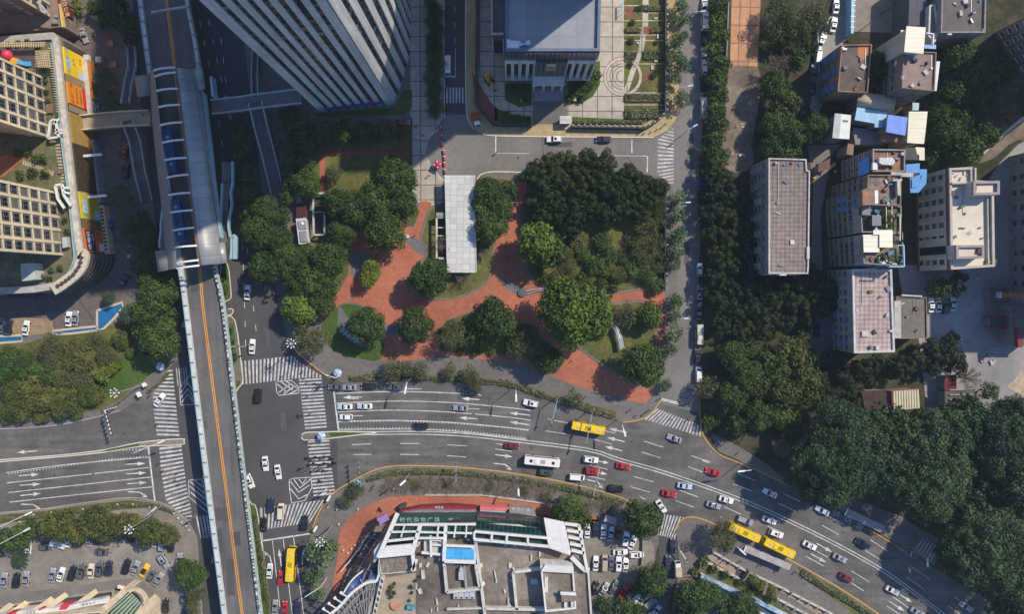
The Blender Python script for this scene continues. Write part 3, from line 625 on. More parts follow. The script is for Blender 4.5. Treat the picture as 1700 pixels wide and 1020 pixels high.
def branch_mesh(name, R, h, limbs, twigs=0, mat=BARK, tr=.18):
 "trunk from z=-h (the ground) to the crown centre with limbs reaching into the crown"
 mb = MB(); mb.tube((0,0,-h),(0,0,-R * .2), tr * 1.4, tr * .8,7)
 for i in range(limbs):
  a = i * 2.4 + rnd.uniform(-.3, .3); z0 = -R * rnd.uniform(.25, .7) if h > R else -h * rnd.uniform(.2, .7); e = Vector((math.cos(a) * R * rnd.uniform(.55, .9), math.sin(a) * R * rnd.uniform(.55, .9), R * rnd.uniform(-.1, .5)))
  mb.tube((0,0, z0), e, tr * .6, tr * .2,5)
  for k in range(twigs):
   s = Vector((0,0, z0)).lerp(e, rnd.uniform(.3, .95)); f = s + Vector((rnd.uniform(-1,1), rnd.uniform(-1,1), rnd.uniform(0, .8))) * R * .38
   mb.tube(s, f, tr * .25, tr * .08,3, cap=False)
   for q in range(2):
    s2 = s.lerp(f, rnd.uniform(.3, .9)); mb.tube(s2, s2 + Vector((rnd.uniform(-1,1), rnd.uniform(-1,1), rnd.uniform(0, .6))) * R * .22, tr * .13, tr * .06,3, cap=False)
 return mb
# kind: (label noun, variants, builder of the crown mesh, reference radius)
PROTO = {}
def proto(kind, R):
 key = (kind, R)
 if key in PROTO: return PROTO[key]
 L = []; nv = 2 if R > 9 else 3
 for v in range(nv):
  if kind == 'round': c = crown_mesh('crown', R, LM['round'], max(14, int(R * R * 1.6)), min(.42,1.45 / R + .05), .52, .85, .8, .42, rag=.14)
  elif kind == 'leafy': c = crown_mesh('crown', R, LM['leafy'], max(14, int(R * R * 1.3)), min(.42,1.5 / R + .07), .6, .75, .75, .5, spiky=.8, rag=.2)
  elif kind == 'ficus': c = crown_mesh('crown', R, LM['ficus'], int(R * R * 1.4), min(.42,1.4 / R + .03), .52, .8, .85, .5, spiky=.6, rag=.24)
  elif kind == 'pine': c = crown_mesh('crown', R, LM['pine'],19, .31, .4,1.5,1.0, .38, rag=.35, inner=.1)
  elif kind == 'sparse': c = crown_mesh('crown', R, LM['sparse'], max(16, int(R * R * 1.2)), min(.4,1.2 / R + .08), .42, .5, .7,1.2, rag=.3)
  elif kind == 'bare': c = None
  elif kind == 'yellow': c = crown_mesh('crown', R, LM['yellow'], max(12, int(R * R * 1.3)), min(.45,1.4 / R + .07), .45, .7, .8, .7, rag=.25)
  elif kind == 'olive': c = crown_mesh('crown', R, LM['olive'], max(14, int(R * R * 1.4)), min(.42,1.5 / R + .06), .55, .8, .8, .6, spiky=.3, rag=.2)
  elif kind == 'street': c = crown_mesh('crown', R, LM['street'], max(10, int(R * R * 1.4)), min(.45,1.1 / R + .08), .46, .75, .8, .7, rag=.3)
  elif kind == 'shrub': c = crown_mesh('crown', R, LM['shrub'], max(10, int(R * R * 1.6)), min(.5, .9 / R + .1), .4, .7, .7, .8, rag=.25)
  elif kind == 'palm':
   cen, nor, pt = [],[],[]; nf = 22
   for i in range(nf):
    az = i * 2.4; el = 1.1 * (1 - i / nf) + .05; Lf = R * nr.uniform(.85,1.1)
    for k in range(1,15):
     t = k / 14; x = Lf * t * math.cos(el * (1 - t * .4)); z = Lf * t * math.sin(el) * (1 - t * .75) - t * t * Lf * .18
     for sgn in (-1,1):
      off = sgn * .32 * (1.15 - t * .8); cen.append([x * math.cos(az) - off * math.sin(az), x * math.sin(az) + off * math.cos(az), z - .08]); nor.append([.35 * math.sin(az) * sgn * -1, .35 * math.cos(az) * sgn,1]); pt.append([math.cos(az), math.sin(az), .3])
   n = len(cen); c = quads_mesh('crown', np.array(cen), np.array(nor), np.full(n, .85), np.full(n, .36), LM['palm'], np.array(pt))
  if kind == 'palm': b = MB().tube((0,0,-7),(0,0,0), .28, .2,8)
  elif kind == 'shrub': b = MB(); [b.tube((0,0,-R * .8),(math.cos(a) * R * .5, math.sin(a) * R * .5, R * .1), .05, .02,4) for a in (0,1.3,2.5,3.8,5)]
  elif kind == 'bare': b = branch_mesh('t', R, R * 1.3,16,14, TWIG, .16)
  elif kind == 'sparse': b = branch_mesh('t', R, R * 1.2,9,5, TWIG, .14)
  else: b = branch_mesh('t', R, R * 1.25,7,0, BARK, .1 + R * .035)
  bo = b.build('trunk', TWIG if kind in ('bare', 'sparse') else BARK, None); bm_ = bo.data; bpy.data.objects.remove(bo)
  L.append((c, bm_))
 PROTO[key] = L; return L
REFR = {'round': (3,5.2,9.2), 'leafy': (2.4,5.5,9.5), 'ficus': (6,15.5), 'pine': (3.4,), 'sparse': (3.4,5), 'bare': (4,), 'yellow': (2.2,4.4), 'olive': (4.6,), 'street': (2.4,), 'palm': (3.8,), 'shrub': (1.1,2.2,3.6)}
def tree(kind, px, py, rp, label, cat='tree', group=None, name=None, asp=1.0, rot=None, zc=None, hk=1):
 "a tree whose crown shows centred on pixel (px, py) with a radius of rp pixels"
 r = rp * S; ref = min(REFR[kind], key=lambda q: abs(math.log(q / r))); k = r / ref
 hc = {'palm': 7 * k, 'shrub': ref * .8 * k, 'bare': ref * 1.3 * k, 'sparse': ref * 1.2 * k}.get(kind, ref * 1.25 * k)
 if kind == 'ficus': hc = min(hc,10 + 2 * k)
 hc *= hk
 kz = hc / ({'palm': 7, 'shrub': ref * .8, 'bare': ref * 1.3, 'sparse': ref * 1.2}.get(kind, ref * 1.25))
 hz = hc + (zc or 0)
 r_px = 1 - hz / CAMH
 pos = P(px, py, hz); pos.z = .1 + (zc or 0)
 o = thing(name or {'palm': 'palm_tree', 'shrub': 'shrub', 'pine': 'dark_tree', 'bare': 'bare_tree', 'ficus': 'fig_tree'}.get(kind, 'leafy_tree'), label, cat, pos, group, rot if rot is not None else rnd.uniform(0,6.28), at=(px, py))
 c, b = rnd.choice(proto(kind, ref)); kk = k * r_px
 for nm, me in (('crown', c),('trunk', b)):
  if me is None: continue
  q = bpy.data.objects.new(nm, me); q.parent = o; q.location = (0,0, hc - .1); q.scale = (kk, kk * asp, kz); col.objects.link(q)
 return o
def grove(label, kind, pts, group=None, cat='tree', **kw):
 for p in pts: tree(p[3] if len(p) > 3 else kind, p[0], p[1], p[2], label if len(p) < 5 else p[4], cat, group or label, **kw)
# --- the park
PK = 'trees of the red paved park'
tree('round',640,385,33, 'big round dark green tree beside the top of the wide red path', group=PK)
tree('round',690,542,29, 'small round tree standing alone on the red paving by the oval bed', group=PK)
tree('round',610,540,29, 'round tree shading the green bronze statue', group=PK)
tree('round',823,531,33, 'round tree on the top edge of the oval lawn bed', group=PK); tree('round',815,507,16, 'small crown above the oval lawn bed tree', group=PK)
tree('leafy',955,520,54, 'largest bright green tree in the park beside the long bench', group=PK)
tree('round',1068,605,34, 'round dense tree in the park corner by the side road', group=PK)
tree('round',909,597,25, 'round dark bush tree at the tip of the oval lawn bed', group=PK)
tree('leafy',897,407,34, 'bright yellow green spiky tree beside the red path bend', group=PK)
tree('round',713,461,31, 'round tree below the long white pavilion roof', group=PK)
tree('leafy',1078,525,20, 'small light tree on the lawn beside the narrow red strip', group=PK)
tree('leafy',497,515,25, 'light green tree at the park edge by the avenue', group=PK)
tree('sparse',518,566,26, 'brownish thin tree at the park corner beside the zebra crossing', group=PK)
tree('yellow',615,453,17, 'yellow green clipped shrub in a small bed on the red paving', 'shrub', asp=1.4, rot=-.25, name='shrub')
grove('dark tree between the white pavilion and the red path', 'round',[(810,318,23),(832,345,22),(815,376,26),(800,345,20),(845,318,18),(798,312,14)])
grove('green tree crowded on the lawn northwest of the red path', 'round',[(657,298,30),(625,328,30),(667,338,25),(590,345,28),(560,338,25),(566,388,22),(640,343,22),(650,275,18),(676,300,18)])
grove('deep green tree massed by the avenue side of the park', 'round',[(545,432,28),(520,462,28),(545,474,20),(556,410,18),(510,430,22),(500,475,24),(485,455,20),(536,500,22)])
grove('tree by the kiosk yard at the park edge', 'round',[(510,308,22),(497,300,20),(478,330,14)])
tree('sparse',553,288,14, 'thin pale tree on the dry grass corner of the park', group=PK); tree('yellow',585,352,11, 'yellow leaved little tree among the dark park trees', group=PK); tree('yellow',638,345,9, 'yellow tinted treetop beside the grass edge', group=PK)
tree('bare',735,404,16, 'bare branched tree beside the planter frame of the pavilion', group=PK); tree('bare',803,420,14, 'leafless tree at the lower right corner of the white pavilion', group=PK); tree('bare',770,460,15, 'leafless shrub tree under the pavilion end', group=PK)
tree('sparse',752,558,24, 'brown twiggy tree in the oval lawn bed', group=PK); tree('sparse',870,570,26, 'dry brownish tree near the point of the oval bed', group=PK); tree('round',790,555,20, 'dark low tree in the middle of the oval bed', group=PK); tree('sparse',1040,525,20, 'thin olive tree on the lawn behind the long bench', group=PK)
grove('low green shrub along the rim of the oval lawn bed', 'shrub',[(740,575,7),(765,582,7),(790,586,7),(815,585,6),(845,575,8),(855,555,8),(880,550,8),(735,550,7),(870,545,6)], cat='shrub')
FW = 'dark trees of the wooded park corner'
grove('dark olive tree in the front row of the wooded park corner', 'pine',[(888,292,22),(912,276,20),(938,268,19),(962,290,20),(980,268,19),(1002,272,20),(1022,296,18),(1045,288,17),(1066,306,18),(1090,312,17)], FW)
grove('dark olive tree in the middle row of the wooded park corner', 'pine',[(905,322,22),(932,306,22),(958,320,22),(990,300,22),(1018,325,22),(1045,318,20),(1072,332,19),(890,340,18)], FW)
grove('dark olive tree in the back row of the wooded park corner', 'pine',[(900,360,20),(925,350,22),(952,352,22),(980,345,20),(1008,355,22),(1035,348,20),(1060,352,18),(945,380,18)], FW)
grove('low green tree behind the dark wood on the park lawn', 'round',[(960,400,16, 'olive'),(1000,400,17),(1014,422,15),(988,440,16),(1050,448,15),(1026,457,14, 'olive'),(1075,458,15),(1090,476,14),(945,440,14, 'sparse'),(1050,400,14, 'sparse'),(938,418,13, 'olive'),(968,425,13),(1010,450,12, 'olive'),(1035,425,13, 'sparse')], hk=.6)
grove('brown dry bush at the fenced edge of the park wood', 'sparse',[(1095,335,10),(1097,352,9),(1095,370,10),(1097,425,10),(1094,445,10),(1075,380,18),(1090,400,14),(1060,410,16),(1068,430,14),(925,460,14),(930,425,12)], cat='shrub', name='dry_bush')
grove('low shrub along the foot of the park wood', 'shrub',[(905,462,10),(925,474,9),(950,470,9),(975,474,10),(1000,470,9),(1020,478,8),(895,445,8),(965,460,8)], cat='shrub')
# --- avenue and tower side
AVG = 'trees along the avenue'
grove('dark avenue tree under the shadow of the striped tower', 'round',[(400,222,18),(402,256,19),(408,292,19),(416,326,18),(500,203,18),(505,238,20),(496,264,17),(488,186,12),(512,272,16),(482,212,17),(480,242,17),(486,275,17),(484,305,16),(522,222,15),(530,240,12),(474,190,12)], AVG)
grove('green avenue tree above the bus station end', 'round',[(440,350,25),(430,385,27),(440,445,26),(478,428,24),(465,398,22),(415,350,20),(470,360,16)], AVG)
grove('small round tree in the row below the striped tower', 'round',[(538,217,18),(570,217,19),(605,217,16),(641,217,18),(588,232,10),(622,230,10),(668,224,11)])
grove('feathery tree on the promenade beside the tower street', 'sparse',[(716 + (i * 5) % 13,6 + i * 9.6,11 + (i * 3) % 4) for i in range(20)])
# --- side road
grove('thin street tree on the park side of the side road', 'street',[(1127,330,13),(1125,358,14),(1126,390,14),(1122,418,14),(1119,440,12),(1122,500,13),(1119,525,12),(1117,555,16),(1112,580,12),(1105,640,11)])
grove('thin street tree beside the courthouse garden wall', 'street',[(1131,10,12),(1120,33,10),(1136,32,10),(1123,68,14),(1121,95,14),(1132,108,13),(1120,130,12),(1130,165,14),(1135,60,9),(1112,150,8)])
grove('roadside tree in the row between the side road and terracotta court', 'round',[(1190,8,18),(1188,35,17),(1196,62,16),(1186,85,17),(1196,110,18),(1188,135,18),(1195,160,17),(1186,182,17),(1192,205,18),(1186,230,17),(1178,252,15),(1194,262,16)])
EW = 'trees of the dark belt east of the side road'
grove('dark olive tree in the upper tree belt beside the grey block', 'pine',[(1178,285,18),(1200,295,18),(1182,318,19),(1208,325,20),(1228,340,18),(1182,352,19),(1205,362,20),(1228,378,19),(1182,390,18),(1208,400,20),(1236,412,19),(1190,428,20)], EW)
grove('dark olive tree in the middle belt below the grey block', 'pine',[(1215,440,20),(1242,446,19),(1186,462,19),(1212,478,20),(1242,478,20),(1270,472,18),(1190,500,20),(1220,515,20),(1250,512,20),(1280,505,20),(1300,480,18),(1195,540,18),(1230,548,18),(1265,545,20)], EW)
grove('dark olive tree in front of the tiled roof block', 'pine',[(1325,468,20),(1350,458,18),(1372,478,19),(1392,500,18),(1345,492,18),(1318,505,20),(1370,512,18),(1340,528,16),(1300,535,18),(1392,470,15),(1395,525,14)], EW)
grove('rounded dark tree below the pink tiled roof', 'pine',[(1360,632,16),(1375,655,16),(1408,648,15),(1420,675,14),(1350,600,14),(1385,598,20),(1430,612,18),(1455,602,16),(1490,612,20),(1515,602,20),(1545,578,18),(1568,588,22),(1585,605,20),(1545,605,18),(1440,632,14),(1400,628,16),(1575,565,14)], EW)
grove('yellow tinged tree in the mixed wood by the crossing', 'olive',[(1310,585,25),(1285,610,24),(1335,630,24),(1300,650,26),(1265,640,22),(1290,690,22),(1340,665,20),(1325,695,18)], EW)
grove('dull green tree in the mixed wood by the crossing', 'round',[(1215,590,24),(1240,625,26),(1215,660,25),(1258,690,25),(1225,705,20),(1270,600,20),(1245,580,18),(1340,598,20),(1310,715,18)], EW)
tree('sparse',1176,643,20, 'grey green street tree beside the white van at the crossing', group=EW); tree('shrub',1180,699,14, 'round clipped bush on the corner by the zebra crossing', 'shrub')
tree('sparse',1330,570,18, 'brown dry tree at the edge of the mixed wood', group=EW); tree('bare',1295,745,20, 'bare grey tree beside the road under the fig trees', group=EW)
FG = 'great fig trees along the curving road'
for x, y, r, l in ((1395,755,80, 'first great dark fig tree, beside the curving road and white bus shelter'),(1533,772,80, 'second great dark fig tree, above the grey bus shelter'),(1655,908,82, 'great fig tree overhanging the road at the far corner'),(1678,730,68, 'great fig tree above the corner one, below the sand heap'),(1470,720,45, 'smaller fig tree wedged between the two great figs'),(1600,700,40, 'fig crown by the dark shed roof'),(1690,1010,50, 'fig crown at the bottom corner of the wood'),(1610,860,40, 'lower fig crown hanging over the striped bay'),(1690,812,46, 'fig crown filling the gap at the photo edge between two great figs'),(1632,812,30, 'small fig crown behind the striped bay crown')):
 tree('ficus', x, y, r, l, group=FG)
grove('shadowy tree in the dark garden beyond the brown roofs', 'round',[(1590,100,28),(1620,130,30),(1580,150,28),(1625,165,26),(1570,225,26),(1600,250,28),(1630,225,24),(1560,190,22),(1655,120,24),(1545,260,16),(1590,195,24)])
grove('leafless grey tree in the dark garden', 'bare',[(1650,170,26),(1672,145,24),(1625,200,22),(1680,185,20),(1655,205,18)], name='bare_tree')
tree('yellow',1583,82,12, 'small bright tree behind the tall brown roof')
tree('round',1453,112,27, 'dark round tree between the two brown roofed houses')
grove('overgrown tree on the waste ground by the alley', 'round',[(1290,110,24, 'bare'),(1285,145,25),(1303,178,24, 'olive'),(1285,208,24),(1312,222,24),(1352,213,22),(1282,245,22),(1308,252,20),(1345,80,14),(1320,100,18),(1300,70,16)])
grove('brown dry scrub tree at the top of the alley', 'sparse',[(1290,20,22),(1318,45,22),(1345,25,20),(1360,45,16),(1290,55,18),(1330,70,16),(1270,70,12)])
tree('round',1556,480,20, 'dark yard tree beside the parked cars'); tree('pine',1585,470,18, 'very dark yard tree below the white building'); tree('bare',1612,630,24, 'leafless greyish tree beside the red shed yard'); tree('round',1640,650,16, 'small dark tree by the sand heap')
tree('shrub',1382,172,12, 'flowering bush in the little yard below the alley', 'shrub')
# --- north-west
NWG = 'trees of the green corner'
grove('dense round tree beside the viaduct', 'round',[(265,490,30),(250,518,28),(268,562,32),(240,545,20),(275,525,20)], NWG)
grove('dark tree under the edge of the bus station', 'round',[(240,370,20),(247,400,22),(258,430,22),(240,438,20),(250,462,20),(270,445,16),(232,395,14)], NWG)
grove('spreading dull green tree in the green corner', 'olive',[(85,582,26, 'sparse'),(130,590,26),(105,622,26, 'sparse'),(162,573,20, 'sparse'),(178,592,17, 'sparse'),(140,632,20, 'sparse'),(60,652,30),(102,668,26),(30,672,26),(150,656,20),(205,562,16),(20,640,24),(216,588,8),(10,690,14),(70,690,14),(125,682,14)], NWG, hk=.5)
grove('dark green tree at the pool end of the green corner', 'round',[(20,602,26),(50,612,22),(5,615,24),(75,625,20)], NWG, hk=.7)
tree('yellow',172,622,13, 'low yellow flowering hedge shrub by the footway', 'shrub', asp=1.1); tree('yellow',188,612,10, 'small yellow hedge shrub nearer the kiosk umbrella', 'shrub'); tree('yellow',198,606,7, 'last small tuft of the yellow hedge', 'shrub')
grove('palm tree on the paved forecourt', 'palm',[(213,523,18),(172,128,19),(178,165,20),(200,325,20),(207,370,19),(212,392,17),(180,495,12)], name='palm_tree')
grove('shaded tree at the top of the forecourt', 'round',[(188,10,22),(205,30,20),(178,35,16),(220,60,14),(160,12,14)]); tree('yellow',127,12,13, 'sunlit yellow green tree by the maroon sign'); tree('sparse',122,38,9, 'small dry tree beside the maroon sign')
# --- south-west
grove('clipped tree in the row above the car park', 'olive',[(98,872,26),(130,880,20),(160,866,25),(195,872,20),(222,872,18),(250,884,22),(278,888,18),(180,884,15)])
grove('dark green tree at the near end of the car park row', 'round',[(55,878,16),(38,890,20),(18,900,18),(5,890,16)])
tree('palm',32,928,16, 'small palm in the car park', name='palm_tree'); tree('round',317,952,25, 'grey green tree at the car park exit'); tree('sparse',325,985,16, 'thin tree below the car park exit'); tree('sparse',322,1010,14, 'twiggy tree at the bottom of the car park')
# --- south-east
SEG = 'trees around the mall'
tree('street',535,912,28, 'feathery tree beneath the globe lamp at the mall corner', group=SEG); tree('street',522,955,17, 'smaller feathery tree below the globe lamp', group=SEG); tree('street',528,985,14, 'small feathery tree beside the avenue near the mall', group=SEG)
tree('round',1066,862,32, 'round dark tree beside the car park entrance', group=SEG); tree('round',1082,963,26, 'green tree overhanging the car park barrier', group=SEG); tree('round',1065,975,18, 'small crown beside the car park barrier tree', group=SEG); tree('round',945,848,27, 'green tree at the corner of the mall roof', group=SEG); tree('round',965,862,18, 'small crown beside the mall corner tree', group=SEG)
tree('round',1003,1002,18, 'small dark tree below the last parked cars', group=SEG); tree('round',1035,1008,20, 'dark tree at the bottom of the car park', group=SEG); tree('round',1060,1015,14, 'low tree beside the bottom of the entry road', group=SEG)
grove('green tree inside the white wall south of the ramp', 'round',[(1150,995,32),(1175,985,22),(1200,1005,20),(1230,1005,24),(1215,1018,22),(1140,1015,22),(1250,1015,14)], SEG)
tree('sparse',1198,890,24, 'brown thin tree at the kerb before the bus stop', group=SEG); tree('sparse',592,815,14, 'little tree on the corner footway by the zebra crossing', group=SEG); tree('sparse',575,832,12, 'small shrubby tree on the mall corner footway', group=SEG)
grove('twiggy bush in the upper row before the mall', 'bare',[(648 + i * 17,799 + max(0, i - 8) * 1.6,11) for i in range(17)], cat='bush', name='bush', hk=.4)
grove('twiggy bush in the lower row before the mall', 'bare',[(640 + i * 17,812 + max(0, i - 9) * 1.8,11) for i in range(17)] + [(985,840,15),(1010,850,14),(1025,842,12),(1000,836,12)], cat='bush', name='bush', hk=.4)
grove('brown dry bush among the twigs before the mall', 'sparse',[(690,806,9),(745,806,8),(812,808,9),(870,815,9),(905,826,10),(1010,842,10)], cat='bush', name='bush', hk=.5)
grove('thin olive tree overhanging the parked cars by the park hedge', 'sparse',[(650,617,18),(675,612,14),(780,625,16),(790,640,12),(700,615,14),(745,618,12),(955,665,14)])
grove('planted shrub in the sunken ramp', 'yellow',[(1248,962,9),(1262,972,9),(1282,980,8)], cat='shrub', name='shrub'); grove('rusty shrub in the sunken ramp', 'sparse',[(1256,972,8),(1275,985,8),(1284,992,7)], cat='shrub', name='shrub')
grove('weed bush on the slope below the ramp', 'shrub',[(1165,935,8),(1185,945,7),(1205,955,7),(1228,968,6),(1250,980,6),(1275,998,6),(1152,950,7)], cat='shrub')
grove('shrub beside the courthouse steps', 'shrub',[(850,148,9),(866,152,9),(955,155,9),(968,160,8),(982,140,9),(990,125,8),(968,146,9),(870,165,7),(945,165,6),(842,190,6),(860,196,6),(876,198,5)], cat='shrub')
grove('low tree on the median strip under the viaduct', 'shrub',[(380,550,6),(383,570,7),(388,592,7),(372,460,6),(374,480,6),(430,930,7),(433,960,7),(440,990,7),(420,860,5)], cat='shrub')

def hedge(label, pts, wd, ht=.9, base=.17, kind='shrub', dens=13):
 "one continuous clipped hedge along a line of pixels"
 w3 = W(smooth_open(pts,4), base); L = [(w3[i], w3[i + 1]) for i in range(len(w3) - 1)]; o = thing('hedge', label, 'hedge', w3[len(w3) // 2], at=pts[len(pts) // 2]); cen, nor = [],[]
 for a, b in L:
  d = b - a; n = int(d.length * wd * dens) + 1; u = nr.random(n); s = (nr.random(n) - .5); dn = np.array([-d.y, d.x]) / d.length; k = 1 + .25 * math.sin(a.x * .9 + a.y * .7)
  x = a.x + d.x * u + dn[0] * s * wd * k; y = a.y + d.y * u + dn[1] * s * wd * k; z = base + ht * (1 - (abs(s) * 2) ** 4 * .7) * nr.uniform(.7,1.1, n); cen.append(np.stack([x, y, z],1) - np.array(o.location)); nor.append(np.stack([dn[0] * s * 1.6, dn[1] * s * 1.6, np.ones(n)],1) + nr.normal(size=(n,3)) * .5)
 cen = np.concatenate(cen); nor = np.concatenate(nor); n = len(cen); me = quads_mesh('foliage', cen, nor, nr.uniform(.25, .6, n), nr.uniform(.25, .6, n), LM[kind]); q = bpy.data.objects.new('foliage', me); q.parent = o; col.objects.link(q)
 st = bpy.data.objects.new('stem', None); bpy.data.objects.remove(st)
 m = MB(); l, r = ribbon_pts(w3, wd * .8)
 for i in range(len(w3) - 1): m.prism([r[i], r[i + 1], l[i + 1], l[i]], base, base + ht * .6)
 m.build('twigs', TWIG, o)
hedge('long green hedge between the park footway and the curving road',[(582,629),(640,627),(720,628),(800,633),(850,639),(922,663),(1018,691)],2.0)
hedge('long green hedge along the orange kerb above the mall',[(610,797),(650,786),(700,783),(770,786),(850,795),(950,813),(1035,834)],1.7)
hedge('green hedge strip along the lower kerb past the bus stop',[(1330,950),(1360,970),(1395,990),(1430,1012),(1470,1040)],2.0)
hedge('green hedge strip between the west road and the car park trees',[(-20,866),(75,855),(150,845),(212,838),(262,842),(290,852)],1.5, .6)
hedge('dark green hedge along the kerb of the green corner',[(245,652),(262,640),(282,618)], .9, .6)
for y0, x0, x1, w_, l in ((14,1060,1102,2, 'at the top edge of'),(50,1038,1062,1.6, 'on the inner side of the path high in'),(50,1080,1102,1.6, 'on the outer side of the path high in'),(92,1038,1056,2.6, 'just above the ring band in'),(92,1068,1102,3, 'beyond the ring band in'),(162,1037,1102,3, 'widest, below the ring band in'),(190,1037,1092,3, 'lowest inside'),(203,952,1066,1.2, 'along the outer railing below')):
 hedge(f'dark clipped hedge bar {l} the courthouse garden',[(x0, y0),(x1, y0)], w_, .9)
grove('small round bush in the courthouse garden', 'shrub',[(1048,67,5),(1050,36,5),(1047,105,5),(1085,125,5),(1046,190,5),(1060,14,5),(1090,70,4)], cat='bush', name='bush')
hedge('leafy strip in the narrow median beside the avenue lanes',[(424,862),(430,900),(440,960),(450,1030)],1.6, .6, .22)
# ================================================================== vehicles
def paint(name, c, metal=0): return M('paint_' + name, c, rough=.32, var=.03, scale=1, big=.03, spec=.5, metal=metal, coat=.5, obj=True)
PAINT = dict(white=paint('white',(.72, .72, .7)), silver=paint('silver',(.42, .43, .45), .4), grey=paint('grey',(.13, .135, .14), .3), black=paint('black',(.012, .013, .016)), red=paint('red',(.42, .018, .02)), maroon=paint('maroon',(.16, .015, .02)),
 yellow=paint('yellow',(.72, .46, .01)), blue=paint('blue',(.02, .06, .28)), navy=paint('navy',(.018, .025, .06)), cream=paint('cream',(.62, .55, .42)), paleblue=paint('pale_blue',(.4, .5, .62)), green=paint('green',(.05, .075, .06)), beige=paint('beige',(.4, .34, .25)))
CARGLASS = M('car_glass',(.012, .016, .02), rough=.08, var=0, big=0, spec=.6, obj=True); TYRE = M('tyre',(.02, .02, .02), rough=.9, var=.1, obj=True); LAMPW = M('headlight',(.7, .72, .7), rough=.2, var=0, big=0, obj=True); LAMPR = M('tail_light',(.4, .02, .02), rough=.3, var=0, big=0, obj=True)
RIM = M('wheel_rim',(.4, .4, .42), rough=.35, metal=.7, var=0, big=0, obj=True); CHROME = M('pale_metal',(.5, .51, .52), rough=.4, metal=.3, var=.08, obj=True)
def ring(x, hw, z0, zs, zt, k=.86): return [(x,-hw * .9, z0),(x,-hw, z0 + .18),(x,-hw, zs),(x,-hw * k, zt),(x, hw * k, zt),(x, hw, zs),(x, hw, z0 + .18),(x, hw * .9, z0)]
CAR = dict(  # length, width, body stations (x/L, width factor, shoulder, top), cabin base (rear, front), cabin top (rear, front), beltline, roof height
 sedan=(4.75,1.84,[(-.5, .78, .62, .72),(-.475, .93, .72, .93),(-.32,1, .78, .98),(0,1, .78, .96),(.2,1, .76, .95),(.4, .97, .68, .82),(.475, .88, .62, .7),(.5, .74, .5, .58)],(-.36, .19),(-.2, .04), .94,1.46, .78),
 suv=(4.75,1.95,[(-.5, .86, .8, .95),(-.48, .96, .9,1.1),(-.3,1, .95,1.12),(0,1, .92,1.1),(.22,1, .9,1.08),(.42, .97, .82, .98),(.48, .9, .75, .88),(.5, .78, .6, .7)],(-.475, .2),(-.42, .06),1.08,1.72, .82),
 hatch=(4.1,1.76,[(-.5, .8, .7, .88),(-.475, .94, .8, .98),(-.3,1, .82,1),(0,1, .8, .98),(.2,1, .78, .96),(.4, .96, .7, .84),(.475, .88, .62, .72),(.5, .74, .5, .58)],(-.46, .22),(-.36, .06), .96,1.52, .8),
 van=(4.9,1.85,[(-.5, .9, .9,1.05),(-.48, .97, .95,1.12),(-.2,1, .95,1.12),(.1,1, .95,1.1),(.34,1, .9,1.05),(.44, .96, .82, .95),(.485, .9, .7, .82),(.5, .8, .5, .6)],(-.485, .36),(-.47, .22),1.08,1.85, .88),
 coupe=(4.4,1.86,[(-.5, .8, .62, .74),(-.47, .95, .72, .9),(-.3,1, .76, .94),(0, .98, .74, .9),(.2,1, .72, .86),(.4, .96, .62, .74),(.475, .86, .55, .62),(.5, .72, .45, .52)],(-.3, .16),(-.16,0), .9,1.28, .72))
CARC = {}
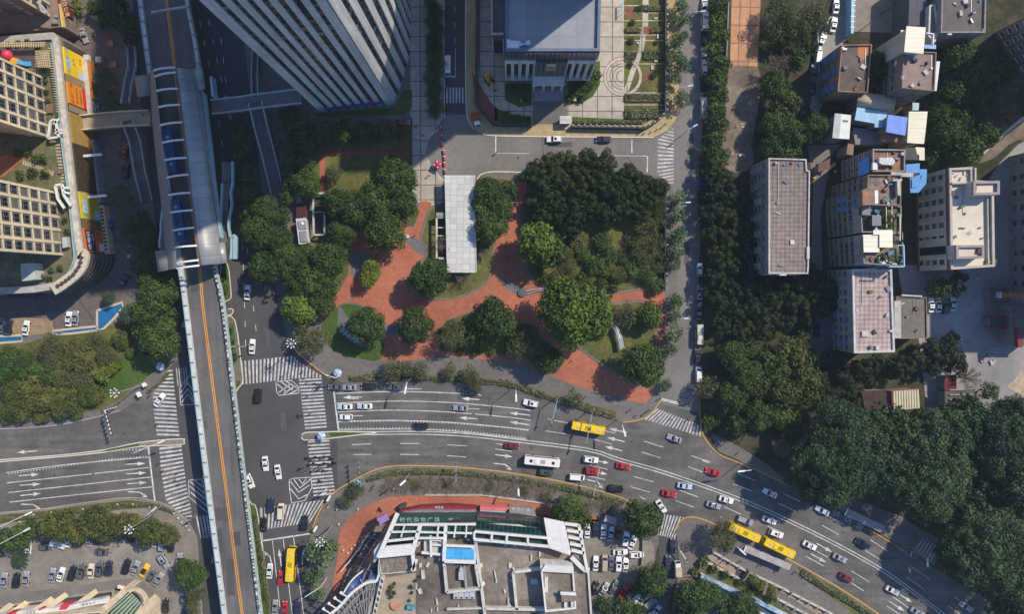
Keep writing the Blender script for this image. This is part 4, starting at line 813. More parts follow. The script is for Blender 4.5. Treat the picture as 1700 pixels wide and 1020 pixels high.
def car_meshes(kind, colr):
 key = (kind, colr)
 if key in CARC: return CARC[key]
 L, Wd, st, cb, ct, zb, zr, tk = CAR[kind]; hw = Wd / 2; pm = PAINT[colr]; out = []
 def keep(name, mb, m, sm=False):
  o = mb.build(name, m, None, sm); out.append((name, o.data)); bpy.data.objects.remove(o)
 b = MB(); b.loft([ring(f * L, hw * k, .22, zs, zt) for f, k, zs, zt in st])
 bx = [cb[0] * L, cb[1] * L]; tx = [ct[0] * L, ct[1] * L]; wb = hw * .93; wt = hw * tk
 c = [(bx[0],-wb, zb),(bx[1],-wb, zb),(bx[1], wb, zb),(bx[0], wb, zb)]; t = [(tx[0],-wt, zr - .05),(tx[1],-wt, zr - .05),(tx[1], wt, zr - .05),(tx[0], wt, zr - .05)]
 b.loft([c, t,[(tx[0] + .12,-wt * .88, zr),(tx[1] - .15,-wt * .88, zr),(tx[1] - .15, wt * .88, zr),(tx[0] + .12, wt * .88, zr)]])
 for s in (-1,1): b.box((bx[1] - .25, s * (hw + .07), zb + .05),(.16, .16, .12))
 keep('body', b,[pm if kind != 'coupe' else pm])
 def pane(i, j, e=.1, u=.06):
  p = [Vector(c[i]), Vector(c[j]), Vector(t[j]), Vector(t[i])]; n = (p[1] - p[0]).cross(p[3] - p[0]).normalized()
  def at(a, v): return p[0].lerp(p[1], a).lerp(p[3].lerp(p[2], a), v) + n * .018
  q = MB(); q.poly([at(e, u), at(1 - e, u), at(1 - e, .97), at(e, .97)]); return q
 keep('windscreen', pane(1,2, .05, .02), CARGLASS); keep('rear_window', pane(3,0, .08, .05), CARGLASS); keep('side_window', pane(0,1, .09, .12), CARGLASS); keep('side_window', pane(2,3, .09, .12), CARGLASS)
 if kind in ('suv', 'coupe') or (kind == 'sedan' and colr in ('silver', 'white')):
  x0, x1 = tx[0] + .35, tx[1] - .25; m_ = (x0 + x1) / 2 + .1
  keep('sunroof', MB().poly([(m_ - .1,-wt * .5, zr + .012),(x1,-wt * .5, zr + .012),(x1, wt * .5, zr + .012),(m_ - .1, wt * .5, zr + .012)]), CARGLASS)
 for sx in (-.3, .31):
  for sy in (-1,1): keep('wheel', MB().tube((sx * L, sy * (hw - .2), .32),(sx * L, sy * (hw + .005), .32), .32, n=14), TYRE)
 for sy in (-1,1):
  keep('headlight', MB().box((L * .478, sy * hw * .62, st[-2][2] + .05),(.16, .34, .12)), LAMPW); keep('tail_light', MB().box((-L * .483, sy * hw * .68, st[1][2] + .02),(.1, .3, .14)), LAMPR)
 CARC[key] = out; return out
CN = dict(white='white', silver='silver', grey='dark grey', black='black', red='bright red', maroon='dark red', yellow='yellow', blue='blue', navy='navy', cream='cream', paleblue='pale blue', green='dark green', beige='beige')
KN = dict(sedan='saloon car', suv='SUV', hatch='hatchback', van='van', coupe='sports coupe')
def car(px, py, ang, colr, kind='sedan', where='', group=None, z=.03, extra=None, label=None):
 pos = P(px, py, z + 1.0); pos = Vector((pos.x, pos.y, z))
 o = thing('van' if kind == 'van' else 'car', label or f"{CN[colr]} {KN[kind]} {where}", 'van' if kind == 'van' else 'car', pos, group, math.radians(ang), at=(px, py))
 for nm, me in car_meshes(kind, colr):
  q = bpy.data.objects.new(nm, me); q.parent = o; col.objects.link(q)
 if extra == 'taxi':
  q = MB().box((-.2,0,1.52),(.28, .75, .14)).build('roof_sign', M('taxi_sign',(.1, .45, .4), obj=True), None); q.parent = o
  q = MB().poly([(1.1,-.8, .985),(2.0,-.75, .9),(2.0, .75, .9),(1.1, .8, .985)]).build('bonnet_panel', PAINT['paleblue'], None); q.parent = o
 if extra == 'softtop':
  q = MB().box((-.35,0,1.27),(1.35,1.25, .06)).build('soft_top', PAINT['black'], None); q.parent = o
 return o
def cars(where, group, lst, z=.03):
 for c in lst: car(c[0], c[1], c[2], c[3], c[4] if len(c) > 4 else 'sedan', where, group, z, c[5] if len(c) > 5 else None)
cars('queuing at the park side stop line', 'cars driving on the main road',[(572,676,180, 'white', 'sedan', 'taxi'),(605,675,179, 'white', 'sedan', 'taxi'),(574,693,180, 'white', 'hatch')])
cars('driving in the park side lanes', 'cars driving on the main road',[(698,708,181, 'black', 'suv'),(765,678,178, 'silver'),(881,670,168, 'white', 'suv')])
cars('driving up the curve in the park side lanes', 'cars driving on the main road',[(1120,729,160, 'silver'),(1184,785,163, 'red'),(1279,820,155, 'white'),(1366,849,153, 'paleblue'),(1433,903,151, 'black', 'suv'),(1605,1009,147, 'silver')])
cars('in the traffic leaving the junction', 'cars driving on the main road',[(850,741,-4, 'maroon'),(981,764,-8, 'white', 'suv'),(1035,775,-11, 'red'),(983,783,-9, 'red', 'suv'),(907,785,-8, 'green', 'suv'),(958,793,-5, 'white', 'van'),(1023,812,-8, 'black', 'suv'),(1137,808,-10, 'paleblue')])
cars('in the traffic near the car park turning', 'cars driving on the main road',[(1111,821,-12, 'red'),(1206,831,-17, 'white'),(1185,840,-17, 'silver'),(1278,865,-21, 'white'),(1098,842,-57, 'white')])
cars('in the traffic beside the bus stop', 'cars driving on the main road',[(1289,887,-22, 'white', 'suv'),(1345,907,-26, 'white'),(1395,928,-26, 'silver'),(1405,961,-30, 'maroon'),(1483,982,-28, 'white'),(1524,1018,-30, 'silver')])
cars('parked under the thin trees by the park hedge', 'cars parked beside the park hedge',[(557,643,180, 'grey'),(579,644,180, 'silver'),(612,642,180, 'black'),(656,643,180, 'grey', 'suv'),(781,652,178, 'green')])
cars('crossing the junction on the avenue', 'cars on the avenue',[(410,486,86, 'white'),(418,576,86, 'white'),(428,657,88, 'black', 'suv'),(440,771,-85, 'white'),(461,785,-82, 'white'),(414,800,-68, 'white', 'suv')])
cars('on the south crossing of the junction', 'cars on the avenue',[(449,840,88, 'navy', 'suv'),(466,850,88, 'cream', 'van'),(437,872,86, 'black'),(505,869,84, 'black', 'suv')])
cars('waiting in the avenue lanes below the stop line', 'cars on the avenue',[(447,950,86, 'white', 'sedan', 'taxi'),(466,962,86, 'red'),(456,1010,86, 'silver'),(472,1012,86, 'red'),(493,1011,86, 'navy')])
cars('turning across the zebra crossing by the green corner', 'cars on the avenue',[(264,665,55, 'white')])
cars('on the paved forecourt beside the signboard wall', 'cars on the forecourt',[(138,58,-70, 'silver'),(157,180,86, 'white', 'hatch'),(208,283,85, 'black', 'suv'),(206,250,80, 'maroon'),(184,372,84, 'blue'),(206,464,62, 'black')], .2)
cars('on the forecourt near the pool', 'cars on the forecourt',[(42,545,82, 'white'),(13,543,85, 'black', 'suv'),(2,541,85, 'grey'),(113,530,85, 'white'),(124,529,85, 'silver')], .2)
cars('below the striped tower', 'cars near the tower',[(668,203,2, 'maroon')], .2)
cars('stopped outside the courthouse', 'cars near the courthouse',[(920,231,180, 'white', 'suv'),(1002,231,180, 'navy')])
SR = 'vehicles parked along the side road'
cars('parked beside the roadside trees of the side road', SR,[(1170,6,90, 'white'),(1170,63,90, 'black', 'suv'),(1169,89,90, 'silver'),(1170,111,90, 'white', 'hatch'),(1168,137,90, 'black'),(1166,268,90, 'maroon'),(1165,303,90, 'blue'),(1163,326,90, 'black'),(1163,352,90, 'grey')], .0)
cars('parked at the dark tree belt of the side road', SR,[(1162,448,90, 'white', 'hatch'),(1162,486,90, 'silver'),(1161,503,90, 'grey', 'hatch'),(1160,519,90, 'grey'),(1158,592,90, 'black', 'suv'),(1160,622,90, 'white', 'van')], .0)
cars('parked in the sunlit alley', 'cars parked in the alley',[(1389,9,86, 'white'),(1385,40,80, 'white'),(1365,67,66, 'white'),(1359,92,84, 'white', 'van'),(1352,118,88, 'grey'),(1350,144,88, 'navy')], .16)
cars('in the yard beside the tree', 'cars in the eastern yards',[(1547,507,90, 'white'),(1559,507,90, 'white'),(1570,509,90, 'black', 'suv'),(1583,505,88, 'silver'),(1357,548,90, 'navy')], .16)
CP = 'cars parked in the lower car park'
cars('parked in the lower row of the car park', CP,[(6,965,86, 'silver'),(26,965,86, 'black', 'suv'),(42,963,85, 'silver'),(86,957,82, 'silver'),(100,956,72, 'white'),(119,953,76, 'black', 'suv'),(135,950,78, 'grey', 'suv'),(150,950,85, 'cream'),(165,946,86, 'grey', 'suv'),(180,945,87, 'navy', 'suv'),(209,942,76, 'black', 'suv'),(224,945,68, 'silver')], .2)
car(239,949,60, 'yellow', 'coupe', '', CP, .2, 'softtop', 'bright yellow sports coupe with a black soft top in the car park row')
cars('at the curved end of the car park', CP,[(251,957,60, 'grey', 'hatch'),(262,964,56, 'silver'),(169,918,-6, 'grey'),(271,933,-58, 'silver', 'suv'),(297,932,86, 'silver'),(304,995,86, 'grey'),(274,1008,88, 'black'),(306,1022,88, 'navy')], .2)
cars('parked under the clipped trees of the car park', CP,[(113,898,85, 'white'),(130,898,86, 'maroon'),(147,897,86, 'silver'),(161,894,86, 'black'),(200,890,86, 'grey'),(216,890,86, 'black', 'suv'),(231,893,86, 'silver'),(245,896,86, 'grey'),(256,898,84, 'white'),(269,902,86, 'silver', 'van'),(283,906,86, 'black'),(46,909,85, 'white'),(75,910,0, 'grey'),(12,911,86, 'silver'),(1,914,86, 'black')], .2)
MP = 'cars parked beside the mall'
cars('in the upper row of the mall car park', MP,[(964,880,88, 'white', 'hatch'),(975,883,88, 'white'),(989,880,86, 'black', 'suv'),(1002,884,86, 'white'),(1014,888,80, 'silver'),(1027,886,84, 'maroon'),(1039,896,78, 'white', 'suv'),(1050,902,68, 'white')], .21)
cars('in the middle rows of the mall car park', MP,[(1030,918,2, 'white'),(1057,922,0, 'white', 'suv'),(989,937,87, 'white'),(1004,936,88, 'beige', 'van'),(1015,936,87, 'grey'),(1027,938,87, 'white', 'suv'),(1039,940,87, 'white')], .21)
cars('in the lower row of the mall car park', MP,[(988,978,70, 'black'),(1003,980,58, 'silver'),(1020,976,60, 'grey'),(1034,984,60, 'red', 'suv'),(1047,984,62, 'maroon'),(1060,989,58, 'white'),(1073,990,50, 'green'),(1088,1016,45, 'silver')], .21)
cars('on the mall entry road', MP,[(1117,908,88, 'black'),(1109,937,86, 'navy')], .06)
# ---- buses and lorries
def bus(px, py, ang, name, label, L=11.2, Wd=2.55, H=3.1, m=None, group=None, z=.03, pods=2, podm=None, stripe=None):
 pos = P(px, py, z + H); pos = Vector((pos.x, pos.y, z)); o = thing(name, label, 'bus', pos, group, math.radians(ang), at=(px, py))
 hw = Wd / 2; hl = L / 2
 def put(nm, mb, mt): q = mb.build(nm, mt, None); q.parent = o; return q
 def rr(w, l, z, r=.25): return [(-l + r,-w, z),(l - r,-w, z),(l,-w + r, z),(l, w - r, z),(l - r, w, z),(-l + r, w, z),(-l, w - r, z),(-l,-w + r, z)]
 put('body', MB().loft([rr(hw, hl, .35), rr(hw, hl, H - .25), rr(hw - .12, hl - .14, H)]), m)
 put('windscreen', MB().box((hl + .012,0,1.95),(.03, Wd * .86,1.3)), CARGLASS); put('rear_window', MB().box((-hl - .012,0,2.2),(.03, Wd * .7, .7)), CARGLASS)
 for s in (-1,1):
  put('side_window', MB().box((-.2, s * (hw + .012),2.05),(L * .84, .03, .95)), CARGLASS); put('mirror', MB().box((hl + .25, s * (hw + .12),2.4),(.22, .22, .4)), TYRE); put('headlight', MB().box((hl + .014, s * hw * .72, .75),(.03, .4, .22)), LAMPW)
  for x in (-.27, .3): put('wheel', MB().tube((x * L, s * (hw - .25), .48),(x * L, s * (hw + .01), .48), .48, n=14), TYRE)
 put('door', MB().box((hl * .8,-hw - .016,1.45),(1.1, .03,2.1)), CARGLASS); put('door', MB().box((-hl * .05,-hw - .02,1.45),(1.3, .03,2.1)), CARGLASS)
 for i in range(pods): put('roof_hatch', MB().tube((L * (-.31 + .62 * i),0, H),(L * (-.31 + .62 * i),0, H + .1), .55, .45,12), podm or M('hatch_pink',(.62, .4, .3), obj=True))
 v = MB()
 for i in range(4): v.box((L * .02 + (i - 1.5) * .42,(.15 if i % 2 else -.1), H + .04),(.16,1.3, .1))
 put('roof_vent', v, M('roof_vent',(.06, .05, .02), obj=True))
 put('air_conditioner', MB().box((-L * .14,0, H + .09),(1.5,1.6, .2)).box((-L * .14,0, H + .2),(1.2,1.3, .06)), m)
 return o
YB = M('paint_bus_yellow',(.75, .52, .01), rough=.35, var=.04, coat=.4, obj=True); BB = M('paint_bus_blue',(.04, .15, .42), rough=.35, var=.05, coat=.4, obj=True); WB = M('paint_bus_white',(.7, .69, .66), rough=.35, var=.05, coat=.3, obj=True)
bus(977,712,169, 'bus', 'yellow bus driving alone under the signal gantry by the park hedge', m=YB, group='yellow city buses', L=10.6)
bus(1237,886,-24, 'bus', 'yellow bus at the rear of the bus stop shelter', m=YB, group='yellow city buses', L=10.6); bus(1295,912,-26, 'bus', 'yellow bus in front at the bus stop shelter', m=YB, group='yellow city buses', L=10.6)
bus(481,940,86, 'bus', 'yellow bus waiting upright in the avenue lanes below the junction', m=YB, group='yellow city buses', L=10.6)
bus(900,768,-6, 'bus', 'white bus with dark roof hatches in the traffic leaving the junction', m=WB, L=11.2, podm=TYRE)
bus(1172,31,90, 'minibus', 'pale minibus parked among the cars beside the roadside trees', L=6, Wd=2.1, H=2.5, m=WB, z=0, pods=1, group=SR)
bus(1163,556,90, 'minibus', 'cream bus parked against the dark tree belt', L=6.4, Wd=2.1, H=2.6, m=M('paint_bus_cream',(.55, .52, .4), rough=.4, obj=True), z=0, pods=1, podm=WB, group=SR)
def lorry(px, py, ang, label, L, box_m, cab, group=None, z=.03, H=2.7, bed=False, name='lorry'):
 pos = P(px, py, z + H * .7); pos = Vector((pos.x, pos.y, z)); o = thing(name, label, 'lorry', pos, group, math.radians(ang), at=(px, py)); hl = L / 2; cl = 1.7
 def put(nm, mb, mt): q = mb.build(nm, mt, None); q.parent = o
 put('cab', MB().loft([[(x, y, zz) for x, y in ((hl - cl,-.95),(hl - .05,-.9),(hl - .05, .9),(hl - cl, .95))] for zz in (.4,1.3)] + [[(x, y,2.05) for x, y in ((hl - cl,-.8),(hl - .5,-.78),(hl - .5, .78),(hl - cl, .8))]]), cab)
 put('windscreen', MB().poly([(hl - .03,-.78,1.36),(hl - .03, .78,1.36),(hl - .46, .7,2.0),(hl - .46,-.7,2.0)]), CARGLASS)
 if bed:
  b = MB().box((-cl / 2,0, .8),(L - cl - .1,1.9, .14))
  for s in (-1,1): b.box((-cl / 2, s * .95,1.05),(L - cl - .1, .07, .42))
  b.box((-hl + .05,0,1.05),(.07,1.9, .42)); put('load_bed', b, box_m)
 else: put('box', MB().box((-cl / 2,0, .6 + (H - .6) / 2),(L - cl - .15,2.0, H - .6)).box((-cl / 2,0, H + .02),(L - cl - .25,1.9, .05)), box_m)
 for x in (-.3, .34):
  for s in (-1,1): put('wheel', MB().tube((x * L, s * .72, .4),(x * L, s * .98, .4), .4, n=12), TYRE)
 for s in (-1,1): put('headlight', MB().box((hl - .04, s * .66, .75),(.06, .3, .18)), LAMPW)
LW = M('lorry_box_white',(.6, .6, .57), rough=.5, obj=True); LG = M('lorry_box_grey',(.3, .31, .3), rough=.5, obj=True)
lorry(743,108,-90, 'white box lorry parked at the kerb of the tower street',5.8, LW, PAINT['white'], z=0)
lorry(1169,178,90, 'long grey box lorry parked beside the roadside trees',7, LG, PAINT['white'], SR,0)
lorry(1240,866,-21, 'small open bed truck in the traffic before the bus stop',5, LG, PAINT['silver'], bed=True, name='pickup_truck')
lorry(1126,946,92, 'cream box truck parked by the entry road wall',4.6, M('lorry_box_cream',(.5, .42, .3), rough=.5, obj=True), PAINT['white'], MP, .06)
lorry(93,906,160, 'white open bed truck among the cars under the clipped trees',4.8, LW, PAINT['white'], CP, .2, bed=True, name='pickup_truck')
lorry(1083,1003,40, 'grey open bed truck at the bottom of the mall car park',4.8, LG, PAINT['grey'], MP, .21, bed=True, name='pickup_truck')
lorry(790,198,-72, 'white pickup with a red load at the courthouse corner',4.6, M('red_load',(.45, .08, .05), obj=True), PAINT['white'], z=.18, bed=True, name='pickup_truck')
lorry(166,24,20, 'pale van half hidden by trees at the top of the forecourt',4.8, LG, PAINT['silver'], z=.2, name='pickup_truck')
def excavator():
 o = thing('excavator', 'orange yellow excavator on the paving left of the courthouse', 'excavator', P(812,133, .17)); a = math.radians(-58)
 def put(nm, mb, mt):
  q = mb.build(nm, mt, None); q.parent = o
 o.rotation_euler.z = a; y = M('excavator_yellow',(.6, .3, .02), rough=.5, obj=True)
 for s in (-1,1): put('track', MB().loft([[(x, s * .95 + d, z) for x, z in ((-1.5, .15),(1.5, .15),(1.75, .4),(1.5, .7),(-1.5, .7),(-1.75, .4))] for d in (-.22, .22)]), TYRE)
 put('body', MB().box((-.5,0,1.2),(2.4,1.9, .9)).box((-1.2,0,1.75),(.9,1.7, .3)), y); put('cab', MB().box((.35, .5,1.9),(1.1, .85,1.3)), CARGLASS)
 put('boom', MB().beam((.5,-.2,1.5),(2.3,-.2,3), .28, .4).beam((2.3,-.2,3),(3.8,-.2,1.5), .24, .3), y); put('bucket', MB().loft([[(3.7,-.7,1.5),(4.2,-.7,1.1),(3.9,-.7, .6),(3.5,-.7, .9)],[(3.7, .3,1.5),(4.2, .3,1.1),(3.9, .3, .6),(3.5, .3, .9)]]), TYRE)
excavator()
# ================================================================== people
SKIN = M('skin',(.45, .27, .19), rough=.6, var=0, big=0, obj=True); HAIR = M('black_hair',(.012, .01, .01), rough=.6, var=0, big=0, obj=True)
CLO = {k: M('cloth_' + k, c, rough=.9, var=.08, obj=True) for k, c in dict(black=(.02, .02, .025), white=(.6, .6, .58), red=(.4, .03, .03), blue=(.05, .09, .25), grey=(.16, .16, .16), pink=(.5, .2, .22), yellow=(.5, .36, .06)).items()}
PC = {}
def person_meshes(pose, shirt, trs):
 key = (pose, shirt, trs)
 if key in PC: return PC[key]
 st = .28 if pose == 'walk' else .02; sit = pose == 'sit'
 J = {'pelvis': (0,0, .95, .14), 'chest': (0,0,1.3, .17), 'neck': (0,0,1.47, .06), 'head': (.02,0,1.56, .1), 'crown': (.01,0,1.68, .085)}; E = [('pelvis', 'chest'),('chest', 'neck'),('neck', 'head'),('head', 'crown')]
 for s, q in ((1, 'l'),(-1, 'r')):
  f = st * s
  if sit: J['hip' + q] = (.05, s * .12, .9, .1); J['knee' + q] = (.45, s * .2, .85, .075); J['ankle' + q] = (.4, s * .2, .42, .05); J['toe' + q] = (.55, s * .2, .38, .04)
  else: J['hip' + q] = (0, s * .1, .9, .1); J['knee' + q] = (f * .55 + .03, s * .1, .5, .07); J['ankle' + q] = (f - .04, s * .1, .09, .05); J['toe' + q] = (f + .14, s * .1, .05, .04)
  J['sh' + q] = (0, s * .19,1.4, .07); J['el' + q] = (-f * .5 if not sit else .25, s * .25,1.13, .05); J['wr' + q] = (-f + .08 if not sit else .5, s * .26, .9 if not sit else 1.08, .035); J['ha' + q] = (-f + .12 if not sit else .58, s * .25, .8 if not sit else 1.06, .03)
  E += [('pelvis', 'hip' + q),('hip' + q, 'knee' + q),('knee' + q, 'ankle' + q),('ankle' + q, 'toe' + q),('chest', 'sh' + q),('sh' + q, 'el' + q),('el' + q, 'wr' + q),('wr' + q, 'ha' + q)]
 names = list(J); me = bpy.data.meshes.new('body'); me.from_pydata([J[n][:3] for n in names],[(names.index(a), names.index(b)) for a, b in E],[]); o = bpy.data.objects.new('body', me); col.objects.link(o)
 m = o.modifiers.new('s', 'SKIN'); sv = me.skin_vertices[0].data
 for i, n in enumerate(names): sv[i].radius = (J[n][3], J[n][3]); sv[i].use_root = n == 'pelvis'
 o.modifiers.new('u', 'SUBSURF').levels = 1; dg = bpy.context.evaluated_depsgraph_get(); dg.update(); r = bpy.data.meshes.new_from_object(o.evaluated_get(dg)); bpy.data.objects.remove(o); bpy.data.meshes.remove(me)
 r.materials.clear()
 for mm in (SKIN, CLO[shirt], CLO[trs]): r.materials.append(mm)
 for p in r.polygons:
  z = p.center.z; hand = abs(p.center.y) > .2 and z < .88 and not sit
  p.material_index = 0 if z > 1.46 or hand else 1 if z > .98 else 2
 hb = MB().ball((-.005,0,1.66), .125,8,5, sz=.8).build('hair', HAIR, None); hm = hb.data; bpy.data.objects.remove(hb)
 PC[key] = (r, hm); return PC[key]
def person(px, py, shirt, where, trs='black', pose='walk', z=.17, group='people on foot', ang=None):
 pos = P(px, py, z); o = thing('person', f"person in {shirt} top {where}", 'person', pos, group, math.radians(ang if ang is not None else rnd.uniform(0,360)), at=(px, py))
 r, h = person_meshes(pose, shirt, trs)
 for nm, me in (('body', r),('hair', h)):
  q = bpy.data.objects.new(nm, me); q.parent = o; col.objects.link(q)
 return o
def people(where, lst, z=.17, trs='black'):
 for x, y, s in lst: person(x, y, s, where, trs, z=z)
people('walking along the grey footway below the park',[(658,605, 'black'),(666,598, 'white'),(750,601, 'black'),(736,615, 'white'),(952,646, 'black'),(974,658, 'white'),(976,670, 'grey'),(500,590, 'pink'),(515,583, 'black'),(524,606, 'yellow')])
people('near the zebra crossing corner of the park',[(1045,681, 'black'),(1057,690, 'white'),(1069,687, 'grey'),(1077,681, 'red'),(1095,662, 'black'),(1044,659, 'black')])
people('on the zebra crossing of the side road',[(1113,696, 'blue'),(1141,697, 'black')], .03)
people('on the crossings at the junction',[(470,625, 'red'),(508,626, 'white'),(503,617, 'black'),(513,633, 'black'),(525,642, 'grey'),(531,644, 'blue'),(511,658, 'black'),(515,687, 'black'),(518,739, 'white'),(514,731, 'blue')], .03)
people('on the crossings beyond the viaduct',[(250,657, 'black'),(262,705, 'black'),(264,771, 'black'),(272,781, 'red'),(294,787, 'blue'),(292,797, 'black'),(298,803, 'grey'),(312,834, 'black')], .03)
people('on the mall corner paving',[(641,803, 'yellow'),(618,812, 'black'),(654,811, 'white'),(622,806, 'grey'),(548,838, 'white'),(690,845, 'black')])
people('on the footway behind the bus stop',[(1228,932, 'black'),(1261,938, 'blue'),(1290,947, 'grey'),(1320,950, 'red'),(1335,958, 'white'),(1311,982, 'black'),(1200,932, 'white')])
people('on the corner footway under the fig trees',[(1205,723, 'black'),(1217,721, 'white'),(1224,735, 'black'),(1226,752, 'white'),(1238,770, 'grey'),(1278,797, 'black'),(1478,870, 'black'),(1482,888, 'blue')])
people('on the red park paving',[(618,414, 'black'),(690,390, 'white'),(694,500, 'black'),(842,430, 'black'),(918,577, 'black'),(1000,627, 'black'),(950,599, 'white'),(584,405, 'black'),(862,530, 'black')])
people('near the tower forecourt',[(691,212, 'black'),(702,226, 'blue'),(712,292, 'black'),(824,254, 'black'),(1009,258, 'black')])
people('on the footbridge stairs',[(240,192, 'black'),(433,257, 'black'),(455,296, 'grey'),(410,172, 'black')],6.2)
# ---- motorbikes with riders waiting at the crossing
MBK = M('motorbike_paint',(.06, .015, .018), rough=.4, obj=True)
def motorbike_meshes():
 b = MB().loft([[(x, y * k, z) for y, z in ((-.12, .45),(.12, .45),(.14, .7),(-.14, .7))] for x, k in ((-.75, .7),(-.2,1.2),(.35,1),(.55, .6))]); b.beam((.45,0, .6),(.6,0,1.05), .1, .12).beam((.58,-.33,1.02),(.58, .33,1.02), .04, .04).box((-.25,0, .76),(.75, .26, .1))
 o = b.build('frame', MBK, None); out = [('frame', o.data)]; bpy.data.objects.remove(o)
 for x in (-.62, .68): o = MB().tube((x,-.06, .28),(x, .06, .28), .28, n=12).build('wheel', TYRE, None); out.append(('wheel', o.data)); bpy.data.objects.remove(o)
 return out
MBM = motorbike_meshes()
mb_sp = [(511,760, 'black'),(519,762, 'black'),(527,759, 'black'),(535,760, 'blue'),(543,758, 'grey'),(551,761, 'black'),(515,771, 'black'),(524,770, 'grey'),(533,772, 'black'),(541,769, 'black'),(549,772, 'blue'),(556,768, 'black'),(520,781, 'grey'),(530,780, 'black'),(540,781, 'grey'),(498,690, 'red'),(500,778, 'black'),(533,799, 'black'),(445,492, 'black'),(441,500, 'red'),(456,488, 'grey'),(632,846, 'black'),(462,493, 'black'),(529,643+2, 'black')]
for i,(x, y, s) in enumerate(mb_sp):
 a = rnd.uniform(-25,25) + (180 if i % 3 else 0) if x < 560 and y > 600 else rnd.uniform(0,360); z = .03 if y > 600 and x < 560 else .17
 wh = 'in the junction crossing crowd' if 750 < y < 790 else 'alone near the junction'
 o = thing('motorbike', f"motorbike with rider in {s} top {wh}", 'motorbike', P(x, y, z), 'motorbikes at the junction', math.radians(a), at=(x, y))
 for nm, me in MBM:
  q = bpy.data.objects.new(nm, me); q.parent = o; col.objects.link(q)
 person(x, y, s, 'riding a motorbike ' + wh, pose='sit', z=z + .02, group='motorbike riders', ang=a).location.z = z + .0
# ================================================================== buildings
WALL = {k: M('wall_' + k, c, var=.12, scale=.5, big=.15, streak=(.8, .8, .06)) for k, c in dict(beige=(.5, .38, .24), pale=(.45, .42, .37), white=(.5, .48, .46), grey=(.24, .23, .22), brown=(.2, .15, .12), cream=(.6, .5, .34), tower=(.47, .46, .44), dark=(.06, .055, .055)).items()}
WGLASS = windowmat('window_glass'); FRAME = M('window_frame',(.22, .21, .2), rough=.6, var=.05, obj=True); FRAMEW = M('pale_window_frame',(.5, .48, .44), rough=.6, var=.05, obj=True)
roofc = M('concrete_roof',(.19, .16, .13), var=.3, scale=.6, big=.35, c2=(.12, .1, .08), streak=(.2, .05,1)); roofg = M('grey_roof',(.2, .2, .21), var=.1, scale=.4, big=.12); roofb = M('brown_roof',(.125, .095, .075), var=.25, scale=.5, big=.3, c2=(.085, .07, .06))
tile1 = M('roof_tiles_brown',(.215, .178, .155), var=.28, scale=.6, big=.35, checker=((.15, .118, .105), .9)); tile2 = M('roof_tiles_pink',(.44, .36, .32), var=.22, scale=.6, big=.28, checker=((.32, .235, .21), .95))
terra_r = M('terracotta_roof',(.36, .17, .09), var=.25, scale=.6, big=.2, c2=(.22, .13, .09)); cream_r = M('cream_sheet_roof',(.66, .62, .48), rough=.5, var=.04, scale=.3, streak=(.05,3,1)); blue_l = M('light_blue_sheet',(.25, .45, .6), rough=.5, var=.06, streak=(2.5, .05,1)); blue_d = M('blue_sheet',(.12, .24, .66), rough=.5, var=.06, streak=(2.5, .05,1)); blue_m = M('bright_blue_sheet',(.08, .27, .58), rough=.5, var=.1, streak=(2, .1,1))
steel = M('grey_steel',(.38, .39, .4), rough=.45, metal=.4, var=.1, streak=(.4, .05, .3)); teal = M('teal_glass_panel',(.27, .4, .43), rough=.25, var=.15, scale=.5); whitep = M('white_paint',(.66, .65, .62), rough=.6, var=.08); dirty = M('dirty_white',(.48, .46, .41), var=.2, scale=.6, big=.2)
def V2(px, py, h): v = P(px, py, h); return (v.x, v.y)
def roof_at(pts, h): return [V2(x, y, h) for x, y in pts]
WINC = {}
def window_mesh(w_, h_, fm, kind):
 key = (round(w_,2), round(h_,2), fm.name, kind)
 if key in WINC: return WINC[key]
 b = MB(); t = min(.14, w_ * .09)
 for x, z, sx, sz in ((-w_ / 2 + t / 2,0, t, h_),(w_ / 2 - t / 2,0, t, h_),(0, h_ / 2 - t / 2, w_ - 2 * t, t),(0,-h_ / 2 + t / 2, w_ - 2 * t, t)): b.box((x,-.05, z),(sx, .16, sz))
 if w_ > 1.2: b.box((0,-.04,0),(.07, .08, h_ - 2 * t))
 if h_ > 1.6: b.box((0,-.045, h_ * .18),(w_ - 2 * t, .06, .07))
 b.poly([(-w_ / 2 + t, .0 - .02,-h_ / 2 + t),(w_ / 2 - t,-.02,-h_ / 2 + t),(w_ / 2 - t,-.02, h_ / 2 - t),(-w_ / 2 + t,-.02, h_ / 2 - t)],1)
 b.box((0,-.14,-h_ / 2 - .05),(w_ + .16, .3, .08))
 if kind == 'ac': b.box((w_ * .3,-.3,-h_ / 2 - .35),(.8, .4, .5))
 o = b.build('window',[fm, WGLASS], None); WINC[key] = o.data; bpy.data.objects.remove(o); return WINC[key]
def windows(parent, A, B, zs, us, w_, h_, fm=FRAME, kind='', skip=None):
 "windows on the wall from A to B (outward side on the right of A->B), centred at fractions us and heights zs"
 A = Vector((A[0], A[1],0)); B = Vector((B[0], B[1],0)); d = (B - A).normalized(); off = ORG.get(parent.name, Vector())
 for z in zs:
  for u in us:
   if skip and rnd.random() < skip: continue
   q = bpy.data.objects.new('window', window_mesh(w_, h_, fm, kind if rnd.random() < .5 else '')); q.parent = parent; c = A.lerp(B, u); q.location = Vector((c.x, c.y, z)) - off; q.rotation_euler = (0,0, math.atan2(d.y, d.x)); col.objects.link(q)
def fr(n, m=.5): return [(i + m) / n for i in range(n)]
